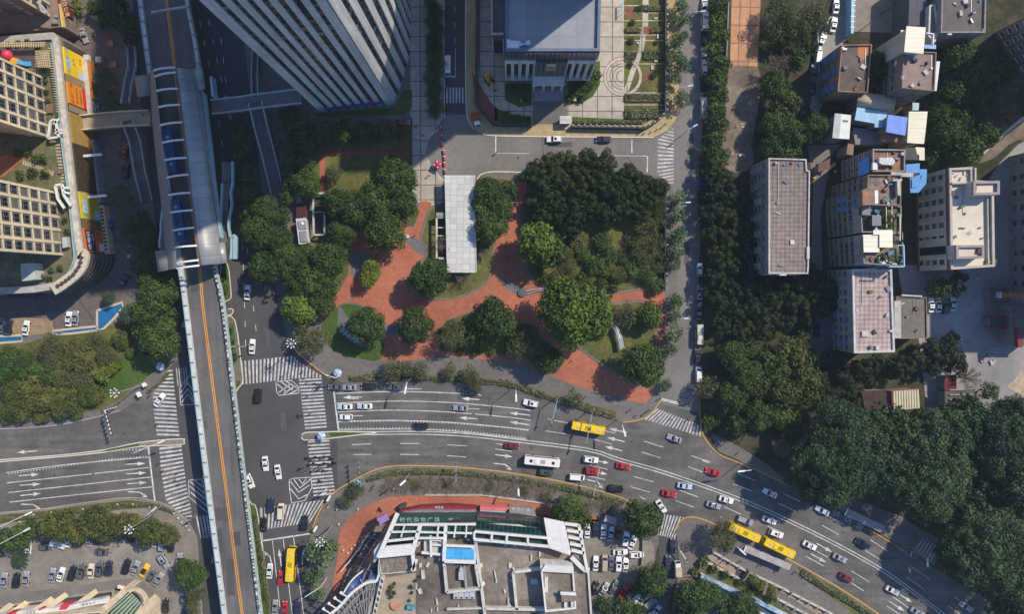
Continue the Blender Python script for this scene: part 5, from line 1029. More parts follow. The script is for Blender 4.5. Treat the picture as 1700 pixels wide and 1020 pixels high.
def bldg(name, label, cat, pts, h, z0=0, wall=None, roof=None, par=.9, pw=.35, parm=None, group=None, at=None):
 "building from its roof outline as photographed (pixels at height h): walls, roof, parapet"
 q = roof_at(pts, h); a = sum(q[i][0] * q[(i + 1) % len(q)][1] - q[(i + 1) % len(q)][0] * q[i][1] for i in range(len(q)))
 if a < 0: q = q[::-1]
 cx = sum(p[0] for p in q) / len(q); cy = sum(p[1] for p in q) / len(q); o = thing(name, label, cat,(cx, cy, z0), group, at=at or (sum(p[0] for p in pts) / len(pts), sum(p[1] for p in pts) / len(pts)))
 hz = h - par
 MB().prism(q, z0, hz - .02, bottom=False).build('wall', wall, o)
 iq = inset(q, pw); MB().poly([(x, y, hz + .01) for x, y in iq]).build('roof', roof, o)
 if par > .05:
  m = MB(); n = len(q)
  for i in range(n): j = (i + 1) % n; m.poly([(*q[i], h),(*q[j], h),(*iq[j], h),(*iq[i], h)]); m.poly([(*iq[i], h),(*iq[j], h),(*iq[j], hz),(*iq[i], hz)]); m.poly([(*q[i], hz - .02),(*q[j], hz - .02),(*q[j], h),(*q[i], h)])
  m.build('parapet', parm or wall, o)
 o['q'] = 0; return o, q
def inset(q, w_):
 n = len(q); r = []
 for i in range(n):
  p, c, s = Vector(q[i - 1]), Vector(q[i]), Vector(q[(i + 1) % n]); d1 = (c - p).normalized(); d2 = (s - c).normalized(); n1 = Vector((-d1.y, d1.x)); n2 = Vector((-d2.y, d2.x)); b = n1 + n2; k = b.length_squared
  r.append(tuple(c + (b * (2 * w_ / k) if k > .15 else n1 * w_)))
 return r
def part(parent, name, m, fn, smooth=False):
 b = MB(); fn(b); return b.build(name, m, parent, smooth)
def pbox(b, x, y, h, sx, sy, sz, ang=0, mi=0):
 "box whose top centre shows at pixel (x, y); base at h, size in metres"
 p = P(x, y, h + sz); b.box((p.x, p.y, h + sz / 2),(sx, sy, sz), math.radians(ang), mi)
def flat(b, pts, h, th=.15, mi=0): b.prism(roof_at(pts, h), h - th, h, mi)
# ---------------------------------------------------------------- striped tower
def tower():
 A, B = (532,185),(651,171); o = thing('office_tower', 'tall office tower with grey vertical stripes and a rounded sunlit side', 'tower', P(600,100,0), at=(500,80))
 curve = smooth_open([(651,171),(662,146),(672,116),(679,86),(681,40),(680,-20),(676,-70)],6)
 base = [A] + [B] + curve[1:] + [(668,-430),(560,-430),(525,70)]  # unseen rear stretched back so its shade covers the viaduct and forecourt
 g = [V2(x, y,0) for x, y in base]; H = 92
 gm = towerglass('tower_glass')
 part(o, 'curtain_wall', gm, lambda b: b.prism(g,0, H)); part(o, 'roof', roofg, lambda b: b.prism(g, H + .02, H + 1.2))
 ig = inset(up2(g),-.12)
 fb = MB()
 for k in range(1,25): fb.prism(ig, k * 3.6 - .12, k * 3.6 + .22)
 s = fb.build('floor_band', M('tower_spandrel',(.02, .026, .034), rough=.3, var=.3), o); s['kind'] = 'stuff'
 path = [(A, B,9), ]
 def pier(p, q, dep):
  p, q = Vector(p), Vector(q); d = (q - p).normalized(); n = Vector((d.y,-d.x)); 
  part(o, 'pier', WALL['tower'], lambda b: b.prism([tuple(p - n * .3), tuple(q - n * .3), tuple(q + n * dep), tuple(p + n * dep)],0, H + 1.25))
 ga, gb = Vector(g[0]), Vector(g[1])
 for a, b in ((0, .105),(.168, .238),(.288, .357),(.414, .476),(.535, .603),(.663, .724),(.792, .86),(.912,1)): pier(ga.lerp(gb, a), ga.lerp(gb, b), .45)
 cw = [Vector(V2(x, y,0)) for x, y in curve]; L = [0]
 for i in range(len(cw) - 1): L.append(L[-1] + (cw[i + 1] - cw[i]).length)
 def atl(s):
  for i in range(len(cw) - 1):
   if s <= L[i + 1]: return cw[i].lerp(cw[i + 1],(s - L[i]) / (L[i + 1] - L[i]))
  return cw[-1]
 pitch = 4.3
 for i in range(int(L[-1] / pitch)):
  a, b = atl(i * pitch), atl(i * pitch + pitch * (.62 if i == 0 else .5)); pier(a, b, .45)
 # podium entrance band
 part(o, 'canopy', M('blue_canopy',(.03, .05, .2)), lambda b: b.prism([V2(*p,0) for p in ((545,184),(640,173),(643,178),(548,189))],4.2,4.8))
 part(o, 'entrance_sign', M('red_sign',(.5, .03, .08)), lambda b: b.prism([V2(*p,0) for p in ((614,173),(624,172),(625,177),(615,178))],4.85,5.6))
def up2(q):
 a = sum(q[i][0] * q[(i + 1) % len(q)][1] - q[(i + 1) % len(q)][0] * q[i][1] for i in range(len(q))); return q if a > 0 else q[::-1]
tower()
ground_sheet('lawn',[(520,188),(640,180),(656,176),(668,150),(684,148),(684,180),(672,190),(560,194),(530,194)], .17, lawn_g)
ground_sheet('tower_walk',[(470,170),(520,188),(530,195),(682,193),(682,206),(540,206),(515,225),(495,210)], .168, pave)
# ---------------------------------------------------------------- courthouse
def courthouse():
 H = 27; R = [(838,-60),(838,84.5),(996,84.5),(999,-60)]
 o, q = bldg('courthouse', 'grey roofed courthouse with white columned front, red emblem and tall rear block', 'building', R, H,0, WALL['pale'], M('blue_grey_roof',(.27, .29, .33), rough=.35, var=.08, scale=.4, big=.12, spec=.5, brick=((.2, .21, .23),4.6,4.6,0, .08,0)),1.0, .8, M('roof_edge',(.12, .15, .22), rough=.5))
 f0 = Vector(V2(838,84.5, H)); f1 = Vector(V2(996,84.5, H)); n = Vector((0,-1))
 def fx(u): return f0.lerp(f1, u)
 def slab(name, m, u0, u1, z0, z1, d, d0=0): part(o, name, m, lambda b: b.prism([tuple(fx(u0) + n * d0), tuple(fx(u1) + n * d0), tuple(fx(u1) + n * d), tuple(fx(u0) + n * d)], z0, z1))
 dk = M('dark_cladding',(.045, .05, .065), rough=.3, brick=((.11, .12, .13),1.5,9,0, .1,0))
 slab('cornice', dk,0,1,21.6,26.4, .5)
 for i in range(22): slab('cornice_fin', WALL['grey'],(i + .1) / 22,(i + .2) / 22,21.7,26.3, .75, .5)
 gd = glassmat('court_glass',(.03, .034, .04))
 for a, b in ((.0, .335),(.68,1)):
  for k in range(4):
   u = a + (b - a) * (k + .5) / 4; hw = (b - a) * .085
   slab('tall_window', gd, u - hw, u + hw,5.5,19, .06); slab('window_slot', gd, u - hw * 1.3, u + hw * 1.3, .6,3.4, .06)
  for k in range(5):
   u = a + (b - a) * k / 4; w2 = .018; slab('column', WALL['white'], max(a, u - w2), min(b, u + w2),3.6,21.5, .8)
  slab('lintel', WALL['white'], a, b,19.2,21.55, .95, .0); slab('plinth', WALL['white'], a, b,3.4,4.4, .95)
 slab('central_bay', dk, .335, .68,8.5,21.5,1.1)
 for i in range(7): slab('bay_mullion', WALL['grey'], .345 + i * .052, .352 + i * .052,8.6,21.4,1.3,1.1)
 slab('emblem_panel', WALL['white'], .455, .555,15.2,20.2,1.5,1.3)
 c = fx(.505) + n * 1.62
 em = part(o, 'emblem', M('emblem_red',(.4, .06, .03)), lambda b: b.tube((c.x, c.y + .1,17.7),(c.x, c.y - .06,17.7),1.35, n=24))
 part(em, 'emblem_ring', M('emblem_gold',(.55, .38, .1)), lambda b: [b.tube((c.x + 1.5 * math.cos(a), c.y - .02,17.7 + 1.5 * math.sin(a)),(c.x + 1.5 * math.cos(a + .27), c.y - .02,17.7 + 1.5 * math.sin(a + .27)), .17, n=6) for a in [i * .2618 for i in range(24)]])
 part(em, 'emblem_star', M('emblem_gold',(.55, .38, .1)), lambda b: [b.prism([(c.x + r * math.cos(t), c.y - .12) for r, t in ((0,0),)] + [(c.x - .2, c.y - .1),(c.x + .2, c.y - .1)],17.2,18.2) if False else b.box((c.x + dx, c.y - .1,17.7 + dz),(.28, .06, .28)) for dx, dz in ((0, .55),(-.5, .25),(.5, .25),(-.25,-.2),(.25,-.2))])
 part(o, 'portico_roof', M('pale_green_stone',(.55, .58, .52)), lambda b: flat(b,[(885,118),(937,118),(937,141),(884,141)],8, .9))
 for x in (887,903,919,934): part(o, 'portico_column', WALL['pale'], lambda b: b.box((*V2(x,139,7.2),3.5),(.8, .8,7)))
 part(o, 'steps', M('granite_steps',(.24, .23, .23)), lambda b: [b.prism([V2(*p,0) for p in ((886,135),(936,135),(936,150 + (4 - k) * 4.5),(886,150 + (4 - k) * 4.5))], .16, .3 + k * .16) for k in range(5)])
 part(o, 'side_wing', M('wing_roof',(.1, .105, .12)), lambda b: b.prism(roof_at([(816,-60),(837,-60),(837,56),(817,56)],12),0,12)); part(o, 'wing_parapet', WALL['white'], lambda b: [b.beam(P(816,-60,12.3), P(817,56,12.3), .5, .7), b.beam(P(817,56,12.4), P(836,56,12.4), .5, .7)])
 part(o, 'side_stair', WALL['dark'], lambda b: [b.box((*V2(827,60 + k * 3,8 - k * .8),4 - k * .4),(3.4, .55,8 - k * .8)) for k in range(9)]); part(o, 'stair_rail', whitep, lambda b: [b.beam(P(818,60,9), P(819,88,2), .2, .9), b.beam(P(835,58,9), P(836,88,2), .2, .9)])
 part(o, 'roof_plant', M('pale_blue_plant',(.55, .62, .68)), lambda b: [pbox(b,852,73,26.05,3.2,1.8,1.6), pbox(b,844,72,26.05, .9,2.4,1.2), pbox(b,860,72,26.05,1.4,1.4,1), pbox(b,866,73,26.05,1.2, .6, .8), pbox(b,872,72,26.05, .5, .6,1), pbox(b,877,70,26.05,1.1,1.1,1.1), pbox(b,850,68,26.05,2, .4, .7), pbox(b,869,74,26.05,3, .3, .3)])
 p0 = [V2(x, y,0) for x, y in ((867,46),(984,46),(984,-260),(867,-260))]
 part(o, 'rear_block', WALL['pale'], lambda b: b.prism(p0,26.3,73)); part(o, 'rear_base', WALL['pale'], lambda b: b.prism([V2(x, y,0) for x, y in ((860,-10),(990,-10),(990,-266),(860,-266))],0,26.28))
courthouse()
# ---------------------------------------------------------------- signboard podium with roof garden, residential towers
def podium():
 H = 13; R = [(-70,66),(88,53),(97,62),(101,100),(106,150),(114,220),(123,300),(132,379),(138,421),(134,442),(121,461),(93,480),(55,486),(-70,492)]
 o, q = bldg('shopping_podium', 'low shopping podium with roof garden and a wall of coloured signboards', 'building', R, H,0, WALL['brown'], M('roof_garden_soil',(.15, .13, .08), var=.3, scale=.9, big=.3, c2=(.09, .1, .04)), .8,2.0, M('parapet_walk',(.36, .34, .31), var=.2, scale=.8, big=.2), at=(60,270))
 g = lambda x, y: Vector((*V2(x, y, H),0))
 wallpts = [g(97,62), g(101,100), g(106,150), g(114,220), g(123,300), g(132,379), g(138,421)]
 def wseg(y0, y1, z0, z1, d0, d1, name, m, rot=None):
  def at(y):
   ys = [62,100,150,220,300,379,421]
   for i in range(6):
    if y <= ys[i + 1]: return wallpts[i].lerp(wallpts[i + 1],(y - ys[i]) / (ys[i + 1] - ys[i]))
   return wallpts[-1]
  a, b_ = at(y0), at(y1); d = (b_ - a).normalized(); n = Vector((-d.y, d.x,0)); n = n if n.x > 0 else -n
  part(o, name, m, lambda b: b.prism([tuple((a + n * d0)[:2]), tuple((b_ + n * d0)[:2]), tuple((b_ + n * d1)[:2]), tuple((a + n * d1)[:2])], z0, z1)); return a, b_, n
 yb = M('sign_yellow',(.78, .52, .015), rough=.5, var=.05); ob = M('sign_orange',(.72, .27, .015), rough=.5, var=.05); od = M('sign_deep_orange',(.55, .13, .015), rough=.5, var=.05); rb_ = M('sign_red',(.55, .02, .02), rough=.5); oc = M('ochre_wall',(.32, .2, .05), var=.2, scale=.8); nb = M('sign_navy',(.02, .025, .05), rough=.5); sb = M('sign_pale_blue',(.4, .55, .62), rough=.5, var=.3, scale=2); sr = M('sign_letter_red',(.5, .06, .02)); sw = M('sign_letter_white',(.7, .7, .68)); sg = M('sign_letter_blue',(.12, .3, .42))
 wseg(64,73,1,11, .05, .5, 'shopfront_column', WALL['dark'])
 def board(y0, y1, z0, z1, m): return wseg(y0, y1, z0, z1, .1, .55, 'signboard', m)
 def letters(seg, s, size, u, z, m, vert=False):
  a, b_, n = seg; d = (a - b_).normalized(); c = a.lerp(b_, u) + n * .62; R4 = Matrix(((-d.x * 0 + d.x,0, n.x,0),(d.y,0, n.y,0),(0,1,0,0),(0,0,0,1)))
  for k, ch in enumerate(s):
   off = Vector((0,0,-k * size * 1.05)) if vert else d * (k - (len(s) - 1) / 2) * size * 1.05
   text_mesh(ch, size, o, 'sign_lettering', m, Vector((c.x, c.y, z)) + off, R4)
 s1 = board(75,120,2.2,12, yb); wseg(92,108,9.3,11.6, .56, .6, 'sign_panel', sb); wseg(105,119,2.6,6, .56, .6, 'sign_panel', sb); letters(s1, '金色生活',1.9, .47,10.5, sg); letters(s1, '人气',1.3, .42,7.6, sr); letters(s1, '开业',1.1, .3,4.6, sr)
 wseg(121,133,2.2,12, .05, .2, 'shop_window_band', WALL['dark']); [wseg(121.5 + k * 1.9,122.4 + k * 1.9,2.4,11.8, .2, .5, 'window_fin', WALL['beige']) for k in range(6)]
 s2 = board(133,169,5,12, ob); wseg(133,169,2.2,4.9, .1, .6, 'signboard', rb_); letters(s2, '美食广场',1.5, .5,10.2, sr); letters(s2, '餐饮娱乐',1.2, .5,7.9, sr); letters(s2, '购物休闲',1.1, .5,6, sr)
 wseg(171,182,2.2,12, .05, .2, 'shop_window_band', WALL['dark']); [wseg(171.5 + k * 1.9,172.4 + k * 1.9,2.4,11.8, .2, .5, 'window_fin', WALL['beige']) for k in range(6)]
 s3 = wseg(184,236,1.5,12.1, .05, .4, 'ochre_panel', oc); letters(s3, '商业城欢迎您',1.3, .72,4.2, sr)
 wseg(237,314,1,12.1, .05, .2, 'louvre_wall', WALL['dark']); [wseg(238 + k * 3.2,239.2 + k * 3.2,1,12, .2, .55, 'louvre_fin', M('louvre_bronze',(.14, .09, .035))) for k in range(24)]
 s4 = board(318,362,2,12, M('sign_yellow_shaded',(.55, .42, .02), rough=.5)); wseg(330,352,8.8,11.2, .56, .6, 'sign_panel', sb); wseg(346,361,2.4,5.6, .56, .6, 'sign_panel', sb); letters(s4, '盛大开业',1.8, .5,10, sg); letters(s4, '人气',1.2, .4,7.2, sr)  # duller copy of the sign yellow, with the tower's shade put into its colour
 wseg(363,377,2,12, .05, .2, 'shop_window_band', WALL['dark']); [wseg(363.5 + k * 2,364.4 + k * 2,2.2,11.8, .2, .5, 'window_fin', oc) for k in range(7)]
 s5 = board(378,418,2,12, od); wseg(380,416,7.2,11.5, .56, .62, 'sign_panel', nb); letters(s5, '吃喝玩',1.8, .5,10, sw); letters(s5, '一站式',1.2, .45,8.1, sw); letters(s5, '乐购',1.2, .3,5.4, sr); wseg(402,415,2.6,5.4, .57, .64, 'sign_panel', M('sign_white',(.6, .6, .62)))
 # white shop fascia and awnings at street level
 wseg(80,190, .3,3.6, .6,2.0, 'shop_canopy', M('fascia_white',(.5, .45, .38), var=.25)); wseg(84,150, .3,3.4,2.0,2.8, 'shop_awning', M('awning_orange',(.45, .17, .03))); wseg(220,330, .3,3.3, .6,1.4, 'shop_canopy', WALL['grey']); wseg(335,420, .3,3.2, .6,2.2, 'shop_canopy', WALL['beige'])
 for k in range(12): wseg(340 + k * 6.4,343 + k * 6.4,3.21,3.4, .9,1.8, 'canopy_slot', WALL['dark'])
 for y in (252,322): wseg(y, y + 4,7.5,8.2, .6,6, 'bracket_sign', whitep)
 # curved lattice corner
 cv = smooth_open([(140,421),(146,423),(143,441),(131,460),(112,476),(90,487)],6)
 lat = M('lattice_facade',(.05, .045, .035), rough=.4); top = [V2(x, y,13.6) for x, y in cv]; out = [V2(x, y,0) for x, y in smooth_open([(186,424),(192,430),(183,453),(160,472),(130,482),(100,487)],6)]
 def curved(b):
  rows = []
  for k in range(9): t = k / 8; rows.append([(a[0] + (c_[0] - a[0]) * t ** 1.0, a[1] + (c_[1] - a[1]) * t,13.6 * (1 - t ** 1.3)) for a, c_ in zip(top, out)])
  for r in range(8):
   for i in range(len(top) - 1): b.poly([rows[r][i], rows[r][i + 1], rows[r + 1][i + 1], rows[r + 1][i]])
  return rows
 cwall = MB(); rows = curved(cwall); cwall.build('curved_glass_front', lat, o)
 def grid(b):
  for r in rows[:-1]:
   for i in range(len(r) - 1): b.beam(Vector(r[i]) + Vector((.1,-.1, .1)), Vector(r[i + 1]) + Vector((.1,-.1, .1)), .14, .14)
  for i in range(0, len(top),2):
   for k in range(8): b.beam(Vector(rows[k][i]) + Vector((.1,-.1, .1)), Vector(rows[k + 1][i]) + Vector((.1,-.1, .1)), .12, .12)
 part(o, 'lattice_frame', M('lattice_bronze',(.17, .15, .12), rough=.5), grid)
 part(o, 'corner_rim', M('rim_cream',(.5, .44, .33)), lambda b: ribbon(b,[(128,421),(137,423),(134,441),(122,457),(104,471),(87,482)],3.2,14,4, th=1.0)); 
 rm = bpy.data.objects; rimtop = MB()
 for k in range(9):
  p = along([(134,428),(132,440),(121,456),(105,469),(95,475)], k / 8); pbox(rimtop, p[0], p[1],14.0, .9, .9, .5,-40)
 rimtop.build('rim_lettering', WALL['dark'], o)
 # parapet walkway glazing, pergola, garden
 part(o, 'parapet_light', M('parapet_top',(.5, .45, .38), var=.3, scale=.8), lambda b: ribbon(b,[(91,62),(96,105),(102,165),(109,225),(117,300),(126,379),(131,418)],1.5,13.25,3, th=.3))
 part(o, 'glass_railing', teal, lambda b: ribbon(b,[(84,70),(93,150),(102,240),(112,320),(120,400),(122,430),(113,452),(98,466)], .3,13.6,4, th=1.2))
 pg = M('pergola_wood',(.48, .38, .24))
 part(o, 'pergola', pg, lambda b: [b.beam(P(x,70,15), P(x,78,15), .25, .25) for x in range(0,74,4)] + [b.beam(P(-5,72,14.8), P(76,70,14.8), .2, .2), b.beam(P(-5,76,14.8), P(76,74,14.8), .2, .2)] + [b.beam(P(60 + k * 3.2,84,15), P(64 + k * 3.2,112,15), .22, .22) for k in range(7)] + [b.beam(P(58,86 + k * 4,15.1), P(80,84 + k * 4,15.1), .2, .2) for k in range(7)] + [b.beam(P(80 + k * .55,80 + k * 4.2,14.9), P(86 + k * .55,80 + k * 4.2,14.9), .22, .22) for k in range(26)])
 part(o, 'roof_path', M('garden_pavers',(.4, .33, .23)), lambda b: [flat(b,[(89 + k * .9,228 + k * 5.5),(98 + k * .9,228 + k * 5.5),(98 + k * .9,231 + k * 5.5),(89 + k * .9,231 + k * 5.5)],12.4, .1) for k in range(14)] + [flat(b,[(38 + k * 4,266 + k * 1.5),(41 + k * 4,266 + k * 1.5),(40 + k * 4,274 + k * 1.5),(37 + k * 4,274 + k * 1.5)],12.4, .1) for k in range(13)])
 part(o, 'play_surface', M('play_surface',(.09, .07, .075)), lambda b: flat(b,[(-10,82),(56,76),(58,112),(20,112),(-10,100)],12.35, .1)); part(o, 'roof_terrace', M('terrace_red',(.3, .12, .06)), lambda b: flat(b,[(-10,262),(20,255),(42,262),(16,285),(8,292),(-10,300)],12.33, .1))
 part(o, 'terrace_frame', whitep, lambda b: [b.beam(P(x0, y0,14.5), P(x1, y1,14.5), .6, .6) for x0, y0, x1, y1 in ((92,198,98,228),(80,230,95,228),(80,230,84,202),(98,198,90,206),(84,202,90,198),(92,216,104,216),(92,221,104,221),(92,308,103,306),(92,308,96,330),(96,330,107,346),(103,306,106,324),(106,324,118,342),(104,312,116,312),(106,319,116,321))])
 part(o, 'roof_hut', M('hut_roof',(.42, .42, .4)), lambda b: [b.prism(roof_at([(34,438),(56,437),(60,464),(36,467)],16),12.2,16), flat(b,[(103,395),(110,393),(112,410),(104,412)],14,1.5)])
 part(o, 'planter', terra_r, lambda b: [pbox(b,82,180,12.2,1.8,2.6, .8), pbox(b,99,285,12.2,1,1, .9)])
 part(o, 'street_railing', WALL['dark'], lambda b: b.beam(P(15,492,4), P(65,490,4),1.2,2))
 return o
podium()
grove('clipped bush on the signboard podium roof', 'shrub',[(65,74,5),(60,83,4),(71,115,4),(74,125,4),(75,135,4),(77,152,4),(80,168,4),(45,70,5),(30,72,5),(15,74,5),(35,290,7),(55,285,8),(75,287,7),(60,262,7),(72,262,7),(48,252,6),(85,318,4),(100,340,5),(108,365,5),(112,385,5),(85,448,5),(70,460,6),(100,445,5),(82,462,5),(30,255,7),(112,345,4)], cat='bush', name='bush', zc=12.2)
def play():
 o = thing('playground_slide', 'blue slide with pink dome and orange platform on the podium roof', 'slide', P(30,95,12.2), at=(32,97))
 part(o, 'dome', M('play_pink',(.6, .04, .1), rough=.4), lambda b: b.ball(tuple(P(12,91,14)),1.5,12,8)); part(o, 'platform', M('play_orange',(.7, .33, .03), rough=.4), lambda b: pbox(b,23,100,12.3,2.2,1.6,1.5,-15)); part(o, 'chute', M('play_blue',(.05, .3, .55), rough=.35), lambda b: b.beam(P(29,102,13.8), P(42,106,13),1.1, .4).beam(P(42,106,13), P(52,106,12.5),1.3, .4))
play()
def restower(NE, SE, h0, h1, label, cols, wall='beige', west=55, rows=14, fl=3.9, shiftn=0):
 n, s = V2(*NE, h0), V2(*SE, h0); wn = (n[0] - west, n[1] + west * shiftn); ws = (s[0] - west, s[1] + west * .12); q = up2([s, n, wn, ws])
 o = thing('apartment_tower', label, 'tower',((s[0] + wn[0]) / 2,(s[1] + wn[1]) / 2, h0), 'beige apartment towers', at=NE)
 part(o, 'wall', WALL[wall], lambda b: b.prism(q, h0, h1)); part(o, 'roof', roofc, lambda b: b.prism(q, h1 + .02, h1 + .8))
 zs = [h0 + fl * (i + .55) for i in range(rows)]; windows(o, s, n, zs, fr(cols),(Vector(n) - Vector(s)).length / cols * .66, fl * .8, FRAME)
 d = (Vector(n) - Vector(s)).normalized(); nn = Vector((d.y,-d.x)); 
 for i in range(cols + 1): c = Vector(s).lerp(Vector(n), i / cols); c = c - d * (.45 if i == cols else -.45 if i == 0 else 0); part(o, 'pilaster', WALL['cream'], lambda b: b.prism([tuple(c - d * .36), tuple(c + d * .36), tuple(c + d * .36 + nn * .4), tuple(c - d * .36 + nn * .4)], h0, h1))
 for i in range(rows): part(o, 'string_course', WALL['cream'], lambda b: b.prism([tuple(Vector(s)), tuple(Vector(n)), tuple(Vector(n) + nn * .28), tuple(Vector(s) + nn * .28)], h0 + fl * (i + 1) - .25, h0 + fl * (i + 1) + .3))
 windows(o, ws, s, zs[:8], fr(6),1.5,1.8, FRAMEW)
 return o
restower((70,127),(79,229),12.2,70, 'beige apartment tower rising behind the playground slide',5)
restower((93,318),(103,425),12.2,70, 'beige apartment tower rising beside the roof garden bushes',5)
restower((80,-60),(81,28),9,62, 'pinkish apartment tower at the corner with curved white balconies',4, 'brown', shiftn=-.05)
def upper_podium():
 o, q = bldg('terrace_block', 'low block with brown terrace, yellow rim and maroon sign', 'building',[(-60,60),(-60,-60),(97,-60),(105,44),(60,50)],9,0, WALL['brown'], M('terrace_brown',(.24, .17, .13), var=.2, scale=.5), .6, .4)
 part(o, 'rim_panel', M('rim_yellow',(.6, .42, .12)), lambda b: b.prism(roof_at([(97,6),(100,6),(106,44),(102,45)],9.4),8.4,9.4))
 a, c = P(103,-10,6.5), P(112,28,6.5); part(o, 'signboard', M('sign_maroon',(.16, .01, .03)), lambda b: b.beam(a, c,1.4,4)); 
 for k, ch in enumerate('酒店公寓'): text_mesh(ch,1.5, o, 'sign_lettering', M('sign_letter_gold',(.65, .5, .25)), P(104.5 + k * 2.2,-2 + k * 8.5,8.56),(0,0, math.radians(-78)))
 part(o, 'balcony', WALL['white'], lambda b: [b.beam(P(62 + k * 7,2 + k * 8,16 - k), P(68 + k * 6,10 + k * 7,15 - k), .4,1.0) for k in range(3)]); part(o, 'roof_plant', steel, lambda b: [pbox(b,90,35,8.5,1.6,1.2,1), pbox(b,93,26,8.5, .8, .8, .7)])
 return o
upper_podium()
# ---------------------------------------------------------------- viaduct and station
DK = 8.0
def viaduct():
 o = thing('viaduct', 'elevated road on piers with orange centre line and white parapets', 'viaduct', P(330,500,0), at=(355,700))
 Lp = [(222,-60),(231,14),(245,118),(270,270),(296,446),(305,510),(336,765),(369,1020),(380,1100)]; Rp = [(304,-60),(314,14),(331,112),(340,280),(357,440),(371,510),(402,765),(433,1020),(443,1100)]
 Ls, Rs = smooth_open(Lp,3), smooth_open(Rp,3)
 part(o, 'deck',[M('viaduct_asphalt',(.115, .107, .1), rough=.88, var=.14, scale=1, big=.25, streak=(.5, .03,1)), WALL['grey']], lambda b: [b.prism(roof_at([Ls[i], Rs[i], Rs[i + 1], Ls[i + 1]], DK), DK - 1.4, DK,0,1) for i in range(len(Ls) - 1)])
 ln = M('viaduct_orange_line',(.62, .27, .04), var=.15)
 part(o, 'centre_line', ln, lambda b: [ribbon(b,[(x + dx, y) for x, y in ((262,-60),(276,0),(290,112),(331,445),(337,510),(369,765),(402,1020),(412,1100))], .3, DK + .02,3) for dx in (-1.5,1.5)])
 part(o, 'edge_line', white, lambda b: [ribbon(b,[(x + 7.5, y) for x, y in Lp], .16, DK + .02,3), ribbon(b,[(x - 4.5, y) for x, y in Rp[:-1]] , .14, DK + .02,3)])
 par = M('viaduct_parapet',(.5, .52, .5), var=.22, scale=.9, big=.15); 
 for ps, nm, k in ((Lp, 'parapet',3.2),(Rp, 'parapet',-2.2)):
  part(o, nm, par, lambda b: ribbon(b,[(x + k * .9, y) for x, y in ps],1.15 if k > 0 else .8, DK + 1.0,3, th=1.1))
  part(o, 'glass_screen', teal if k > 0 else M('pale_screen',(.36, .4, .38), var=.3, scale=1), lambda b: ribbon(b,[(x - k * .1, y) for x, y in ps], .3, DK + 1.15,3, th=1.3))
  part(o, 'parapet_post', M('post_grey',(.2, .22, .22)), lambda b: [b.box(tuple(P(*along([(x + k * .75, y) for x, y in ps], i / 49), DK + 1.2)),(1.3 if k > 0 else .8, .22, .5),-.13) for i in range(49)])
 part(o, 'planter_leaves', hedge_m, lambda b: [b.ball(tuple(P(*along([(x - 2.6, y) for x, y in Rp[4:]],(i + rnd.random()) / 110), DK + 1.15)), rnd.uniform(.25, .45),6,4, sz=.6) for i in range(110)])['kind'] = 'stuff'
 part(o, 'deck_patch', asph2, lambda b: [flat(b,[(x, y),(x + w_, y - 2),(x + w_ + 2, y + l),(x + 2, y + l)], DK + .012, .004) for x, y, w_, l in ((368,845,13,22),(356,880,12,40),(383,885,15,22),(355,845,12,20),(376,930,12,60),(315,455,12,30),(338,700,5,12))])
 for y in (60,180,300,420,540,660,790,920,1040):
  l, r = along(Lp,(y + 60) / 1160), along(Rp,(y + 60) / 1160); m = lerp(l, r, .5); p = P(*m,0); part(o, 'pier', WALL['grey'], lambda b: b.tube((p.x, p.y,0),(p.x, p.y,5.6),1.0, n=14).box((p.x, p.y,6.1),(8.5,1.8,1.0),-.13))
 part(o, 'gantry', steel, lambda b: [b.beam(P(252,20,14), P(313,10,14), .5, .5), b.beam(P(252,22,13.2), P(313,12,13.2), .3, .3), b.beam(P(254,20,8), P(252,20,14), .4, .4), b.beam(P(312,11,8), P(313,10,14), .4, .4)])
 return o
viaduct()
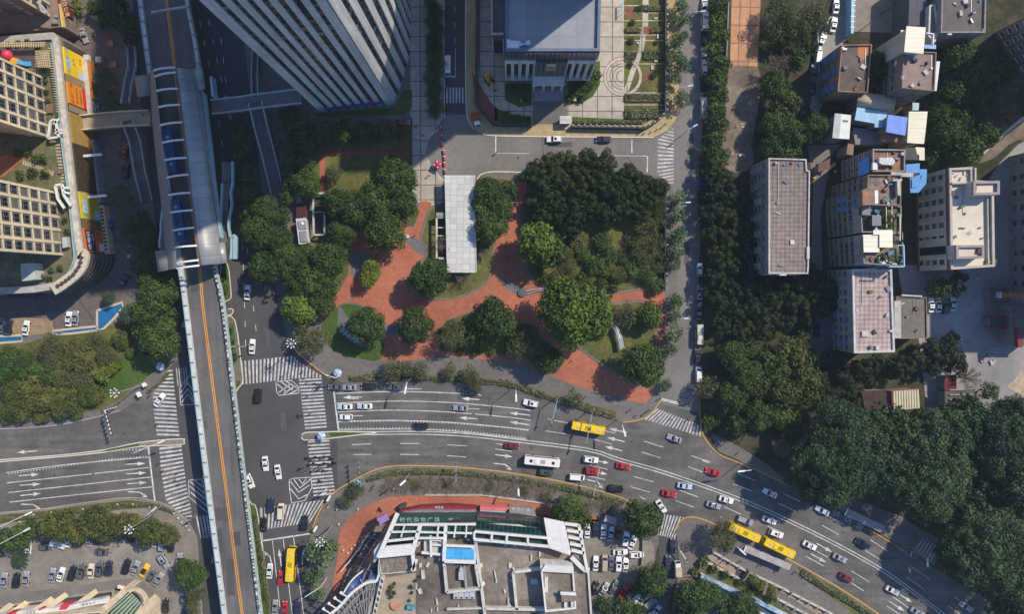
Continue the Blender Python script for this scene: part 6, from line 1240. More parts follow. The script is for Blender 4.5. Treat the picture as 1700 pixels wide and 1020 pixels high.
def station():
 o = thing('bus_station', 'elevated bus station with curved metal canopy over the viaduct', 'station', P(300,280,0), at=(330,280))
 ys = list(range(0,13)); n = 12
 inner = [(291,112),(292.5,120),(296,147),(299,174),(303,203),(306,232),(310,262),(313,290),(316,320),(320,349),(323,378),(327,408),(331,441)]
 outer = [(319,115),(323,120),(332,147),(336,170),(341,200),(345,232),(348,262),(351,290),(355,320),(359,349),(362,378),(365,408),(374,437)]
 met = M('canopy_metal',(.33, .325, .32), rough=.42, metal=.25, var=.1, scale=.5, big=.12, brick=((.2, .2, .2),5.5,3.4,-.13, .1,0)); met2 = M('canopy_metal_dull',(.22, .205, .19), rough=.55, metal=.1, var=.12, scale=.5)
 HI, HO = 17.5,13.2
 def shell(b):
  rows = []
  for a, c in zip(inner, outer):
   r = []
   for k in range(9): t = k / 8; h = HO + (HI - HO) * math.cos(t * math.pi / 2) ** .8; r.append(tuple(P(*lerp(a, c, t), h)))
   rows.append(r)
  b.sheet(rows, .25)
 part(o, 'canopy', met, shell, True)
 lin = [(255,117),(257,127),(260,151),(263,178),(266,208),(270,237),(273.5,266),(277,295),(280.5,324),(284,353),(287.5,383),(291,411),(294,446)]; lout = [(247,119),(248,130),(249,151),(251,178),(253,208),(256,237),(259,266),(262,295),(266,324),(269,353),(272,383),(274,411),(276,448)]
 part(o, 'canopy', met2, lambda b: b.sheet([[tuple(P(*lerp(c, a, k / 5), HO + (HI - HO) * math.sin(k / 5 * math.pi / 2))) for k in range(6)] for a, c in zip(lin, lout)], .25))
 part(o, 'canopy_edge', M('canopy_edge_brown',(.16, .1, .07)), lambda b: ribbon(b,[(x - .6, y) for x, y in inner], .4, HI + .15,3, th=.5))
 for a, c in list(zip(lin, inner)) + [((294,437),(330,432))]:
  def rib(b):
   pr = None
   for k in range(9):
    t = k / 8; p = P(*lerp(a, c, t), HI); p.z += 1.3 * math.sin(t * math.pi) * .6
    if pr is not None: b.beam(pr, p, .5, .4)
    pr = p
  part(o, 'rib', whitep, rib)
 wing = lambda nm, pts, h, m=met: part(o, nm, m, lambda b: b.sheet([[tuple(P(*lerp(pts[0], pts[1], k / 6), h + .9 * math.sin(k / 6 * math.pi))) for k in range(7)],[tuple(P(*lerp(pts[3], pts[2], k / 6), h + .9 * math.sin(k / 6 * math.pi))) for k in range(7)]], .2), True)
 wing('side_canopy',[(317,115),(336,112),(341,147),(322,150)],13.6); wing('side_canopy',[(223,126),(247,124),(250,158),(228,161)],13.3, met2); wing('side_canopy',[(257,417),(280,414),(293,446),(262,452)],13.4, met2); wing('side_canopy',[(351,405),(373,402),(377,436),(355,441)],13.3)
 part(o, 'glass_wall', teal, lambda b: [ribbon(b,[(337,153),(342,200),(347,240),(352,290),(358,340),(366,395)], .35,12.9,3, th=2.2)])
 part(o, 'platform', M('platform_floor',(.1, .09, .085)), lambda b: [b.prism(roof_at([lerp(lout[i], lin[i], .0), lin[i], lin[i + 1], lout[i + 1]],9),8.02,9) for i in range(12)] + [b.prism(roof_at([inner[i], outer[i], outer[i + 1], inner[i + 1]],9),8.02,9) for i in range(12)])
 part(o, 'column', steel, lambda b: [b.tube(P(*lerp(lout[i], lin[i], .6),0), P(*lerp(lout[i], lin[i], .6), HI - .6), .2) for i in (2,5,8,11)] + [b.tube(P(*lerp(inner[i], outer[i], .2),8), P(*lerp(inner[i], outer[i], .2), HI - .6), .2) for i in (2,5,8,11)])
 part(o, 'ramp', M('ramp_floor',(.13, .12, .115)), lambda b: [b.prism(roof_at([(271,345),(274,448),(266,448),(268,345)],11),9.5,11), flat(b,[(368,268),(384,270),(382,300),(368,302)],8.6, .6), flat(b,[(370,300),(382,300),(378,350),(368,350)],8, .6), flat(b,[(368,350),(378,350),(376,386),(365,388)],7, .6), flat(b,[(363,386),(377,384),(378,402),(364,404)],8, .5)])
 part(o, 'ramp_railing', teal, lambda b: [ribbon(b,[(385,268),(385,305),(382,320),(384,340),(379,365),(379,380),(382,394)], .5,9.3,2, th=1.2), ribbon(b,[(368,304),(367,330),(366,345),(365,370),(364,394)], .5,9.2,2, th=1.2), ribbon(b,[(269.5,345),(266,375),(267,380),(264,402),(265,412)], .5,11.5,2, th=1.2), ribbon(b,[(386,394),(390,394),(389.5,430)],1.1,11,2, th=1)])
 part(o, 'lift_shaft', M('lift_glass',(.3, .42, .45), rough=.2), lambda b: [b.prism(roof_at([(348,127),(351,126),(355,158),(351,160)],12.5),9.5,12.5), b.prism(roof_at([(383,394),(391,394),(390,431),(381,430)],10.6),9.8,10.6)])
 return o
station()
for x, y, l, L in ((281,250, 'blue bus standing at the upper end of the station canopy',13),(295,366, 'blue bus standing at the lower end of the station canopy',13)):
 bus(x, y,-82.5, 'bus', l, m=BB, group='blue buses in the station', z=DK + .03, L=L, podm=LW)
def footbridge(name, label, pts, h, w_, m, rail=whitep, stairs=None, th=.9, railh=1.1, cover=None):
 c = pts[len(pts) // 2]; o = thing(name, label, 'footbridge' if name == 'footbridge' else 'staircase', P(*c,0), at=c)
 part(o, 'deck', m, lambda b: ribbon(b, pts, w_, h,0, th=th))
 w3 = W(pts, h); l, r = ribbon_pts(w3, w_ - .25)
 for sd in (l, r): part(o, 'railing', rail, lambda b: [b.beam(sd[i] + Vector((0,0, railh / 2)), sd[i + 1] + Vector((0,0, railh / 2)), .3, railh) for i in range(len(sd) - 1)])
 for p in (pts[0], pts[-1]): q = P(*lerp(p, c, .25),0); part(o, 'column', WALL['grey'], lambda b: b.tube((q.x, q.y,0),(q.x, q.y, h - th - .02), .45))
 return o
fbf = M('footbridge_floor',(.36, .29, .2), var=.18, scale=.6, big=.2); fbg = M('footbridge_floor_grey',(.17, .165, .165), var=.15, scale=.6)
footbridge('footbridge', 'short footbridge from the signboard podium to the station stairs',[(133,205),(170,201),(206,198),(250,196)],6.2,4.6, fbf, WALL['cream'])
footbridge('footbridge', 'grey footbridge from the bus station to the striped tower',[(352,178),(400,173),(425,169),(500,160)],6.2,4.4, fbg, M('rail_grey',(.42, .42, .43)))
def stairs(label, pts, z0, z1, w_):
 c = lerp(pts[0], pts[-1], .5); o = thing('footbridge_stairs', label, 'staircase', P(*c,0), at=c); n = 34; st = MB(); prev = None
 L_ = [P(*along(pts, i / n), z0 + (z1 - z0) * i / n) for i in range(n + 1)]
 def zz(i): return z0 + (z1 - z0) * min(1, max(0,(math.floor(i / 12) * 12 + min(i % 12,8) * 1.5) / n))
 for i in range(n):
  a, b_ = P(*along(pts, i / n), zz(i)), P(*along(pts,(i + 1) / n), zz(i)); st.beam(a, Vector((b_.x, b_.y, a.z)), w_, .35)
 st.build('steps', M('stair_grey',(.1, .1, .1), var=.2), o); 
 d = Vector((L_[-1].x - L_[0].x, L_[-1].y - L_[0].y,0)).normalized(); nn = Vector((-d.y, d.x,0)) * w_ / 2
 for s in (-1,1): part(o, 'railing', M('rail_pale',(.5, .52, .52)), lambda b: [b.beam(L_[i] + nn * s + Vector((0,0, .6)), L_[i + 2] + nn * s + Vector((0,0, .6)), .16,1.1) for i in range(0, n - 1,2)])
 return o
stairs('long stairs dropping from the short footbridge along the forecourt',[(213,200),(226,235),(234,285),(246,335)],6.2, .3,3.4)
stairs('long stairs dropping from the grey footbridge beside the avenue',[(425,170),(434,210),(448,262),(463,325)],6.2, .3,4.0)
stairs('narrow stairs climbing to the short footbridge past the forecourt lamps',[(210,172),(216,135),(222,112),(220,80)],6.2, .3,2.4); stairs('narrow stairs climbing beyond the grey footbridge',[(425,160),(424,120),(426,80)],6.2, .3,1.8)
# ================================================================== eastern blocks
def east():
 o, q = bldg('apartment_block', 'long grey apartment block with brown tiled flat roof beside the tree belt', 'building',[(1276,262),(1339,264),(1340,282),(1345,284),(1343,440),(1342,455),(1276,455)],15.5,0, WALL['grey'], tile1, .5, .4, WALL['pale'])
 a, b_ = V2(1276,262,15.5), V2(1276,455,15.5)
 windows(o, a, b_,[2.2,5.4,8.6,11.8], fr(11),1.7,1.7, FRAME, 'ac'); windows(o, b_, V2(1342,455,15.5),[5.4,8.6,11.8], fr(3),1.4,1.5, FRAMEW)
 part(o, 'balcony', WALL['grey'], lambda b: [b.box((a[0] - .55, a[1] + (b_[1] - a[1]) * u, z - 1.2),(1.0,1.9, .8)) for u in fr(7) for z in (5.4,8.6,11.8)])
 part(o, 'roof_vent', dirty, lambda b: [pbox(b,1342,420,15.0, .8,3.5, .6), pbox(b,1300,456,15,2, .6, .5)])
 o, q = bldg('apartment_block', 'apartment block with pink tiled roof and pale parapet', 'building',[(1415,447),(1481,447),(1486,585),(1418,587)],16,0, WALL['grey'], tile2, .5, .6, WALL['white'])
 a, b_ = V2(1415,447,16), V2(1418,587,16); windows(o, a, b_,[2.2,5.4,8.6,11.8], fr(9),1.7,1.7, FRAME, 'ac')
 part(o, 'balcony_awning', M('dull_blue',(.08, .17, .3), var=.2), lambda b: [b.box((a[0] - .5, a[1] + (b_[1] - a[1]) * u, z + .9),(.9,1.6, .1)) for u, z in ((.55,5.4),(.7,8.6),(.85,11.8),(.62,11.8),(.9,8.6))])
 part(o, 'roof_hatch', dirty, lambda b: [pbox(b,1437,555,15.5,2.0,1.6, .5), pbox(b,1457,578,15.5, .8,1.1, .8), pbox(b,1423,515,15.5, .9, .8, .6), pbox(b,1479,550,15.5, .8, .6, .6)])
 o, q = bldg('low_annex', 'low flat brown annex attached to the pink tiled block', 'building',[(1488,492),(1539,494),(1540,562),(1488,563)],7.5,0, WALL['brown'], M('annex_roof',(.16, .14, .12), var=.22), .4, .3)
 part(o, 'roof_plant', dirty, lambda b: [b.prism(roof_at([(1497,489),(1531,491),(1531,493.5),(1497,491.5)],8),7.5,8), b.prism(roof_at([(1485,500),(1496,500),(1496,562),(1485,562)],7.9),7.2,7.9)])
 # stepped apartment cluster
 F23 = [2.5,5.7,8.9,12.1,15.3,18.5]
 o, q = bldg('old_apartments', 'old apartments with pebbled brown roof and small terracotta stair house', 'building',[(1441,290),(1497,290),(1496,341),(1431,341),(1431,316),(1440,312)],22,0, WALL['brown'], M('pebble_roof',(.24, .17, .13), var=.4, scale=1.2, big=.2, c2=(.13, .09, .07)), .7, .3)
 a1, a2 = V2(1431,316,22), V2(1431,341,22); windows(o, a1, a2, F23, fr(2),1.9,1.9, FRAME, 'ac'); windows(o, V2(1441,290,22), V2(1440,312,22), F23, fr(2),1.6,1.8, FRAME, 'ac')
 part(o, 'stair_house',[terra_r, WALL['brown']], lambda b: b.prism(roof_at([(1432,317),(1452,317),(1452,340),(1432,341)],24.5),21.2,24.5,0,1)); part(o, 'white_awning', whitep, lambda b: flat(b,[(1452,316),(1458,316),(1458,338),(1453,339)],24, .2)); part(o, 'roof_wall', WALL['pale'], lambda b: [b.beam(P(1481,300,22.4), P(1496,299,22.4), .5,1), b.beam(P(1490,300,22.4), P(1491,325,22.4), .9,1.2)])
 part(o, 'balcony_awning', blue_m, lambda b: [b.box((a1[0] - .45, a1[1] - 1.6 - 2.4 * k, z + 1),(1,1.8, .1)) for k in (0,1) for z in (8.9,12.1,18.5)])
 o, q = bldg('old_apartments', 'old apartments with a green planted roof terrace between pebbled and cream roofs', 'building',[(1428,342),(1497,342),(1496,386),(1431,386)],21,0, WALL['grey'], M('terrace_soil',(.1, .1, .06), var=.4, scale=1, c2=(.2, .16, .12)), .8, .3)
 a1, a2 = V2(1428,342,21), V2(1431,386,21); windows(o, a1, a2, F23[:-1], fr(4),1.8,1.9, FRAME, 'ac'); part(o, 'roof_room',[roofg, WALL['dark']], lambda b: [b.prism(roof_at([(1431,343),(1445,343),(1445,357),(1431,357)],22),20.2,22,0,1), b.prism(roof_at([(1448,357),(1463,358),(1463,375),(1448,375)],23),20.2,23,0,1)]); part(o, 'planting_frame', WALL['cream'], lambda b: [b.beam(P(1471,344,21.6), P(1472,378,21.6), .2, .2), b.beam(P(1481,341,21.6), P(1480,368,21.6), .2, .2), b.beam(P(1463,341,21.6), P(1492,342,21.6), .2, .2), b.beam(P(1494,356,21.6), P(1494,400,21.6), .25, .25)])
 o, q = bldg('old_apartments', 'old apartments with an L shaped cream sheet roof', 'building',[(1431,390),(1499,386),(1501,442),(1434,438)],21,0, WALL['grey'], M('cluttered_terrace',(.2, .16, .12), var=.4, scale=1, c2=(.1, .1, .06)), .7, .3)
 windows(o, V2(1431,390,21), V2(1434,438,21), F23[:-1], fr(5),1.7,1.9, FRAME, 'ac'); windows(o, V2(1434,438,21), V2(1501,442,21), F23[:-1], fr(4),1.5,1.6, FRAMEW)
 part(o, 'sheet_roof', cream_r, lambda b: [b.prism(roof_at([(1433,390),(1460,390),(1460,419),(1434,419)],23.4),23.2,23.4), b.prism(roof_at([(1450,382),(1482,382),(1482,411),(1460.2,411),(1460.2,389.5),(1450,389.5)],23.8),23.6,23.8)]); part(o, 'roof_room', WALL['brown'], lambda b: b.prism(roof_at([(1436,392),(1480,392),(1480,410),(1436,417)],23.1),20.3,23.15)); part(o, 'terrace_frame', M('terrace_blue',(.3, .5, .6)), lambda b: [b.beam(P(1500,407,22), P(1501,443,22), .3, .4), b.beam(P(1476,443,22), P(1501,443,22), .3, .4), b.beam(P(1490,408,22), P(1500,407,22), .25, .3)])
 part(o, 'planter', hedge_m, lambda b: [b.ball(tuple(P(rnd.uniform(1455,1497), rnd.uniform(422,436),20.8)), rnd.uniform(.3, .7),6,4, sz=.7) for i in range(40)])['kind'] = 'stuff'
 grove('pot plants on the green roof terrace', 'shrub',[(1467,352,5),(1475,360,6),(1469,368,6),(1483,362,4),(1476,374,5),(1463,376,3),(1495,400,4),(1494,388,3)], cat='plants', name='terrace_plant', zc=20.3)
 # terracotta roof with tank
 o, q = bldg('old_house', 'house with terracotta roof, grey water tank cover and blue side awning', 'building',[(1449,247),(1503,248),(1503,285),(1449,285)],19,0, WALL['brown'], terra_r, .8, .4, WALL['grey'])
 part(o, 'tank_cover', M('mottled_white',(.5, .49, .47), var=.4, scale=1.5), lambda b: b.prism(roof_at([(1460,262),(1482,261),(1486,267),(1483,274),(1465,273),(1460,270)],20),18.2,20)); part(o, 'roof_box', whitep, lambda b: pbox(b,1453,276,18.2,1.4,2,1.2)); part(o, 'blue_awning', blue_m, lambda b: b.poly([tuple(P(x, y, h)) for x, y, h in ((1425,269,16),(1443,260,18.5),(1443,287,18.5),(1425,293,16))]).poly([tuple(P(x, y, h)) for x, y, h in ((1425,293,15.9),(1443,287,18.4),(1443,260,18.4),(1425,269,15.9))])); part(o, 'stair_beam', WALL['pale'], lambda b: b.beam(P(1478,289,18.5), P(1515,291,18.5),1.2, .8))
 windows(o, V2(1449,247,19), V2(1449,285,19), F23[:5], fr(3),1.5,1.8, FRAMEW)
 o = thing('blue_shed', 'big bright blue stepped sheet roof between the old apartments and the white block', 'shed', P(1520,290,0), at=(1520,292))
 part(o, 'roof', blue_m, lambda b: [b.prism(roof_at([(1504,273),(1527,271),(1527,287),(1504,287)],13.5),13.3,13.5), b.prism(roof_at([(1527.3,281),(1539,281),(1538,305),(1525,320),(1511,320),(1511,296),(1527,290)],12),11.8,12), b.prism(roof_at([(1514,298),(1528,297),(1532,290),(1536,296),(1524,310),(1514,312)],12.3),12.05,12.3)]); part(o, 'wall', WALL['dark'], lambda b: b.prism(roof_at([(1506,288),(1535,284),(1534,304),(1513,318)],11.7),0,11.7))
 # white block
 WR = [(1576,279),(1615,277),(1616,299),(1650,301),(1652,443),(1579,448)]
 o, q = bldg('white_block', 'white office block with cream flat roof and two penthouse rooms', 'building', WR,16.5,0, WALL['white'], M('cream_flat_roof',(.62, .55, .44), rough=.8, var=.1, scale=.5, big=.1), .9, .7, M('white_block_parapet',(.42, .38, .34), var=.15))
 a, b_ = V2(1576,279,16.5), V2(1579,448,16.5)
 for i, u in enumerate((.07, .19, .31, .43, .55, .665, .92)): windows(o, a, b_,[2.4,5.8,9.2,12.6],[u],1.5 if i != 5 else .8,1.9, FRAME)
 part(o, 'stair_window', glassmat('dark_green_glass',(.01, .025, .022)), lambda b: b.box((a[0] + (b_[0] - a[0]) * .8 - .03, a[1] + (b_[1] - a[1]) * .8,8),(.2,2.4,12.5)))
 rs = M('red_stripe',(.2, .08, .06)); part(o, 'red_band', rs, lambda b: [b.beam((a[0] - .12, a[1], z),(b_[0] - .12, b_[1], z), .3, .8) for z in (15.4, .8)])
 part(o, 'roof_walkway', M('pebble_walk',(.19, .18, .17), var=.45, scale=1.5), lambda b: flat(b,[(1639,325),(1650,325),(1651,440),(1641,440)],15.75, .1)); part(o, 'walkway_wall', WALL['pale'], lambda b: b.beam(P(1638,325,16), P(1640,440,16), .3, .9))
 for pts, h in (([(1616,301),(1660,300),(1660,323),(1616,324)],20),([(1587,407),(1634,407),(1634,429),(1588,430)],19.5)):
  pq = up2(roof_at(pts, h)); part(o, 'penthouse', WALL['white'], lambda b: b.prism(pq,15.6 if pts[0][0] < 1600 else 0, h - .9)); ip = inset(pq, .7)
  part(o, 'penthouse_parapet', M('penthouse_edge',(.3, .26, .24)), lambda b: [b.prism([pq[i], pq[(i + 1) % 4], ip[(i + 1) % 4], ip[i]], h - .92, h) for i in range(4)])
  part(o, 'penthouse_roof', M('pinkish_roof',(.6, .5, .42), var=.06), lambda b: b.poly([(*p, h - .88) for p in ip]))
 part(o, 'roof_wall', WALL['pale'], lambda b: [b.beam(P(1578,305,16.3), P(1615,304,16.3), .5,1.4), b.beam(P(1617,279,16.3), P(1617,300,16.3), .5,1.4)]); part(o, 'roof_duct', M('rust_box',(.14, .07, .05)), lambda b: [pbox(b,1583,321,15.6,1,1.6,1), pbox(b,1626,417 - 0,18.6, .9,1.3, .7), pbox(b,1620,313,19.1, .5,1.1, .6)]); part(o, 'aerial', WALL['dark'], lambda b: [b.beam(P(1592,379,15.8), P(1602,379,15.9), .3, .2), b.beam(P(1625,379,15.8), P(1628,378,16.2), .4, .3), b.beam(P(1605,386,15.9), P(1616,388,16.2), .08, .08), b.beam(P(1612,382,15.9), P(1608,392,16.2), .08, .08)])
 part(o, 'roof_crate', M('crates',(.4, .34, .3), var=.5, scale=1.5), lambda b: [pbox(b,1582 + i * 6.5,287 + (i % 3) * 5,15.65,1.0, .45, .3, i * 30) for i in range(5)]); part(o, 'roof_shrub', LM['yellow'], lambda b: [b.ball(tuple(P(rnd.uniform(1636,1652), rnd.uniform(433,440),15.9)), .5,6,4) for i in range(14)])['kind'] = 'stuff'
 # brown houses
 o, q = bldg('brown_house', 'brown roofed house with blue balconies facing the alley', 'building',[(1397,74),(1448,73),(1441,154),(1391,152)],13,0, WALL['brown'], roofb, .6, .3, terra_r)
 a, b_ = V2(1397,74,13), V2(1391,152,13); windows(o, a, b_,[2.4,5.6,8.8], fr(5),1.8,1.8, FRAME); part(o, 'blue_balcony', M('dull_blue',(.08, .17, .3), var=.2), lambda b: [b.box((a[0] + (b_[0] - a[0]) * u - .6, a[1] + (b_[1] - a[1]) * u, z - 1.2),(1.0,2.0, .9),-.07) for u in (.15, .5, .85) for z in (5.6,8.8,11.8)])
 part(o, 'roof_patch', M('orange_patch',(.42, .17, .07), var=.15), lambda b: flat(b,[(1424,76),(1445,77),(1442,92),(1430,101),(1424,96)],12.45, .06)); part(o, 'roof_vent', whitep, lambda b: [pbox(b,1403,81,12.4,1.2, .6, .6), pbox(b,1400,79,12.4, .6, .6, .5)])
 o, q = bldg('brown_house', 'tall house with pinkish brown roof, cream shed on top and white gutter', 'building',[(1500,84),(1555,86),(1552,151),(1497,146)],18,0, WALL['brown'], M('pink_brown_roof',(.27, .19, .16), var=.18, scale=.6, big=.2), .5, .3)
 windows(o, V2(1500,84,18), V2(1497,146,18),[3,6.4,9.8,13.2], fr(4),1.7,1.8, FRAME, 'ac'); windows(o, V2(1497,146,18), V2(1552,151,18),[3,6.4,9.8,13.2], fr(4),1.6,1.8, FRAME, 'ac')
 part(o, 'roof_shed', cream_r, lambda b: b.prism(roof_at([(1505,43),(1537,45),(1533,89),(1501,86)],21),20.8,21)); part(o, 'shed_wall', WALL['pale'], lambda b: b.prism(roof_at([(1507,46),(1534,48),(1531,86),(1503,83)],20.7),0,20.7)); part(o, 'gutter', whitep, lambda b: [b.beam(P(1557,102,17.6), P(1551,151,17.6),1.0, .5), b.beam(P(1498,50,17), P(1495,90,17), .9, .4)]); part(o, 'terrace_rail', whitep, lambda b: [b.beam(P(1537,55,18.5), P(1550,57,18.5), .3, .8), b.beam(P(1549,57,18.5), P(1548,74,18.5), .35, .8)]); part(o, 'blue_awning', M('pale_blue_awning',(.3, .42, .68)), lambda b: flat(b,[(1534,74),(1554,74),(1554,81),(1535,80)],18.6, .15))
 part(o, 'roof_vent', whitep, lambda b: [pbox(b,1499,128,17.5, .6,1, .5), pbox(b,1547,113,17.5, .6, .6, .4), pbox(b,1491,90,14,1.2, .8, .8), pbox(b,1490,104,14, .8,1.4, .8)])
 # sheds
 def shed(name, label, pts, h, m, wallm=WALL['grey'], ridge=0):
  o = thing(name, label, 'shed', P(sum(p[0] for p in pts) / len(pts), sum(p[1] for p in pts) / len(pts),0), 'coloured sheds of the eastern block', at=(sum(p[0] for p in pts) / len(pts), sum(p[1] for p in pts) / len(pts))); q = up2(roof_at(pts, h)); part(o, 'roof', m, lambda b: b.prism(q, h - .2, h)); part(o, 'wall', wallm, lambda b: b.prism(inset(q, .4),0, h - .22)); return o
 o = thing('barrel_roof_shed', 'shed with beige corrugated barrel roof', 'shed', P(1455,165,0), 'coloured sheds of the eastern block', at=(1455,167))
 part(o, 'roof', M('beige_corrugated',(.45, .38, .27), var=.08, streak=(.04,2.2,1)), lambda b: b.sheet([[tuple(P(*lerp(lerp((1426,152),(1488,160), t), lerp((1422,180),(1484,189), t), k / 8),9 + 2.5 * math.sin(k / 8 * math.pi))) for k in range(9)] for t in (0, .5,1)], .2), True); part(o, 'wall', WALL['brown'], lambda b: b.prism(roof_at([(1427,155),(1486,163),(1482,187),(1424,178)],8.9),0,8.9))
 shed('shed', 'shed with pale blue sheet roof and notched lower edge',[(1423,178),(1474,186),(1466,212),(1452,211),(1452,205),(1419,199)],10, blue_l); shed('shed', 'shed with strong cornflower blue square roof',[(1474,190),(1507,195),(1503,225),(1471,219)],12, blue_d); shed('shed', 'shed with long cream folded roof',[(1509,185),(1540,185),(1539,195),(1537,215),(1534,239),(1506,237)],11, cream_r, WALL['cream'])
 o = shed('shed', 'shed with half grey half white roof',[(1386,188),(1413,191),(1410,231),(1382,229)],9, whitep); part(o, 'roof_strip', M('pale_grey_green',(.42, .44, .4)), lambda b: flat(b,[(1386,188),(1397,189),(1393,230),(1382,229)],9.12, .1)); part(o, 'skylight', roofg, lambda b: [flat(b,[(1400,199),(1408,199.5),(1408,202),(1400,201.5)],9.2, .15)])
 shed('shed', 'small shed with cream stub roof below the long cream roof',[(1520,244),(1535,245),(1535,266),(1526,266),(1526,257),(1520,256)],10, cream_r); shed('shed', 'small dark felt roof beside the cream stub roof',[(1503,245),(1520,245),(1525,266),(1503,265)],10.5, M('felt',(.08, .075, .07), var=.2)); shed('shed', 'little pale blue and green roof above the long cream roof',[(1515,170),(1526,171),(1525,183),(1515,183)],6, M('pale_green_blue',(.38, .52, .55), var=.2, scale=.8)); shed('shed', 'low dark terrace building between white and blue roofs',[(1416,212),(1440,214),(1464,222),(1460,240),(1420,240)],6, roofg); shed('shed', 'dim brown terrace below the cornflower blue roof',[(1466,220),(1490,224),(1490,236),(1465,234)],9.5, terra_r)
 shed('shed', 'brown flat roof sliver beside the white and grey roof',[(1408,238),(1418,240),(1416,258),(1405,256)],8, M('tan_roof',(.25, .16, .1))); shed('shed', 'small maroon lean to at the yard edge',[(1359,272),(1380,262),(1378,280),(1358,286)],4, M('maroon_roof',(.14, .07, .06)))
 o = shed('shed', 'shed with striped cream and olive sheet roof above the fig trees',[(1482,650),(1525,646),(1527,678),(1483,682)],6, M('striped_sheet',(.52, .48, .33), streak=(1.6, .03,1), var=.1)); part(o, 'purlin', M('purlin',(.2, .18, .12)), lambda b: [b.beam(P(1483 + k * 4.3,650 - k * .4,6.06), P(1484 + k * 4.3,681 - k * .4,6.06), .14, .08) for k in range(10)]); part(o, 'red_frame', M('red_frame',(.25, .04, .04)), lambda b: [b.beam(P(1479,648,6.3), P(1528,645,6.3), .25, .3), b.beam(P(1480,650,6), P(1482,682,6), .25, .3)])
 shed('shed', 'dark red brown flat roof west of the striped shed',[(1430,650),(1478,648),(1478,680),(1436,682)],5, M('dark_red_roof',(.05, .03, .026), var=.35)); shed('shed', 'open dark bay with grey railings in the red shed yard',[(1568,650),(1617,648),(1617,680),(1570,680)],4.5, M('bay_roof',(.1, .085, .08), var=.3)); shed('shed', 'small red canopy in the eastern yard',[(1568,625),(1588,622),(1588,648),(1575,652),(1568,648)],4, M('red_canopy',(.14, .025, .025), var=.3)); shed('shed', 'dark square hut with red rim in the eastern yard',[(1645,526),(1668,527),(1668,545),(1645,544)],4, M('hut_dark',(.05, .05, .055))); shed('shed', 'brown lean to near the orange crane beam',[(1645,478),(1676,478),(1676,503),(1645,503)],4.5, roofb); shed('shed', 'long dark workshop roof at the photo edge',[(1682,505),(1730,505),(1730,575),(1684,575)],7, M('workshop_roof',(.1, .08, .08), var=.3))
 o = thing('hut_rim', 'red rim frame standing round the dark square hut', 'frame', P(1656,535,4), at=(1656,536)); part(o, 'rim', M('rim_red',(.25, .03, .035)), lambda b: [b.beam(P(*a_,4.3), P(*c_,4.3), .5, .4) for a_, c_ in (((1644,525),(1669,526)),((1669,526),(1669,546)),((1644,545),(1669,546)))])
 o = thing('crane_beam', 'orange and red lattice crane beam across the eastern yard', 'crane', P(1690,490,0), at=(1690,490)); part(o, 'beam', M('crane_orange',(.35, .12, .05)), lambda b: [b.beam(P(1662,490,9), P(1740,489,9),1.4,1.2)] + [b.box(tuple(P(1666 + 8 * k,490,9.7)),(.3,1.5, .3)) for k in range(9)]); part(o, 'post', WALL['dark'], lambda b: b.beam(P(1690,490,0), P(1690,490,8.4),1,1)); part(o, 'hook_block', dirty, lambda b: pbox(b,1661,490,8.2,1,1.8,1.2)); part(o, 'counter_beam', M('crane_red',(.2, .025, .025)), lambda b: b.beam(P(1690,545,8), P(1692,577,8),1.2, .8))
 o = thing('gantry_shed', 'grey yard gate frame beside the red canopy', 'frame', P(1590,660,0), at=(1595,662)); part(o, 'rail', steel, lambda b: [b.beam(P(1577,648 + k * 8,5), P(1616,646 + k * 9,5), .25, .3) for k in range(4)] + [b.beam(P(1580 + 15 * k,664,5), P(1580 + 15 * k,680,5), .2, .3) for k in range(3)])
 # houses at the top edge
 o, q = bldg('top_house', 'dark brown flat roofed house at the top edge beyond the court', 'building',[(1564,-20),(1638,-20),(1636,54),(1562,54)],13,0, WALL['grey'], M('dark_flat_roof',(.13, .11, .1), var=.2, c2=(.09, .085, .09)), .6, .4); part(o, 'roof_vent', whitep, lambda b: [pbox(b,1577,56,12.4,1.2, .5, .4), pbox(b,1633,50,12.4, .5,1, .4), pbox(b,1585,5,12.4, .5, .4, .4)]); windows(o, V2(1564,-20,13), V2(1562,54,13),[3,6.2,9.4], fr(5),1.6,1.7)
 o, q = bldg('top_house', 'narrow white stair house beside the dark court wall', 'building',[(1543,8),(1553,6),(1560,45),(1553,70),(1541,60)],11,0, WALL['pale'], roofg, .8, .5, WALL['white'])
 o, q = bldg('top_house', 'big shadowed brown block at the top corner with window rows', 'building',[(1812,-30),(1990,-120),(2010,40),(1864,52)],36,0, WALL['brown'], roofb, .6, .4, at=(1680,60)); windows(o, V2(1812,-30,36), V2(1864,52,36),[3 + 3.2 * k for k in range(9)], fr(5),1.8,1.8, FRAMEW)
 o, q = bldg('workshop_block', 'tall grey block at the photo edge shading the eastern yard', 'building',[(1820,222),(1930,205),(1932,484),(1822,484)],32,0, WALL['grey'], roofg, .6, .4, at=(1690,360)); windows(o, V2(1820,222,32), V2(1822,484,32),[2.5,5.7,8.9,12], fr(9),1.8,1.7, FRAME)
 o = thing('corrugated_shed', 'dark ribbed roof between the court and the cream shed', 'shed', P(1525,10,0), at=(1526,15)); part(o, 'roof', M('dark_ribbed',(.09, .09, .11), var=.1, streak=(2.2, .05,1)), lambda b: b.prism(roof_at([(1511,-40),(1541,-40),(1538,42),(1508,42)],9),0,9))
 o = thing('court_fence', 'blue panel fence along the alley side of the concrete court', 'fence', P(1416,10, .15), at=(1416,25)); part(o, 'panel', blue_l, lambda b: b.prism(roof_at([(1414,-40),(1421,-40),(1417,55),(1413,55)],4), .15,4)); part(o, 'post', steel, lambda b: [b.box(tuple(P(1417.5 - k * .5, k * 9,4.05)),(1.4, .15, .2)) for k in range(6)])
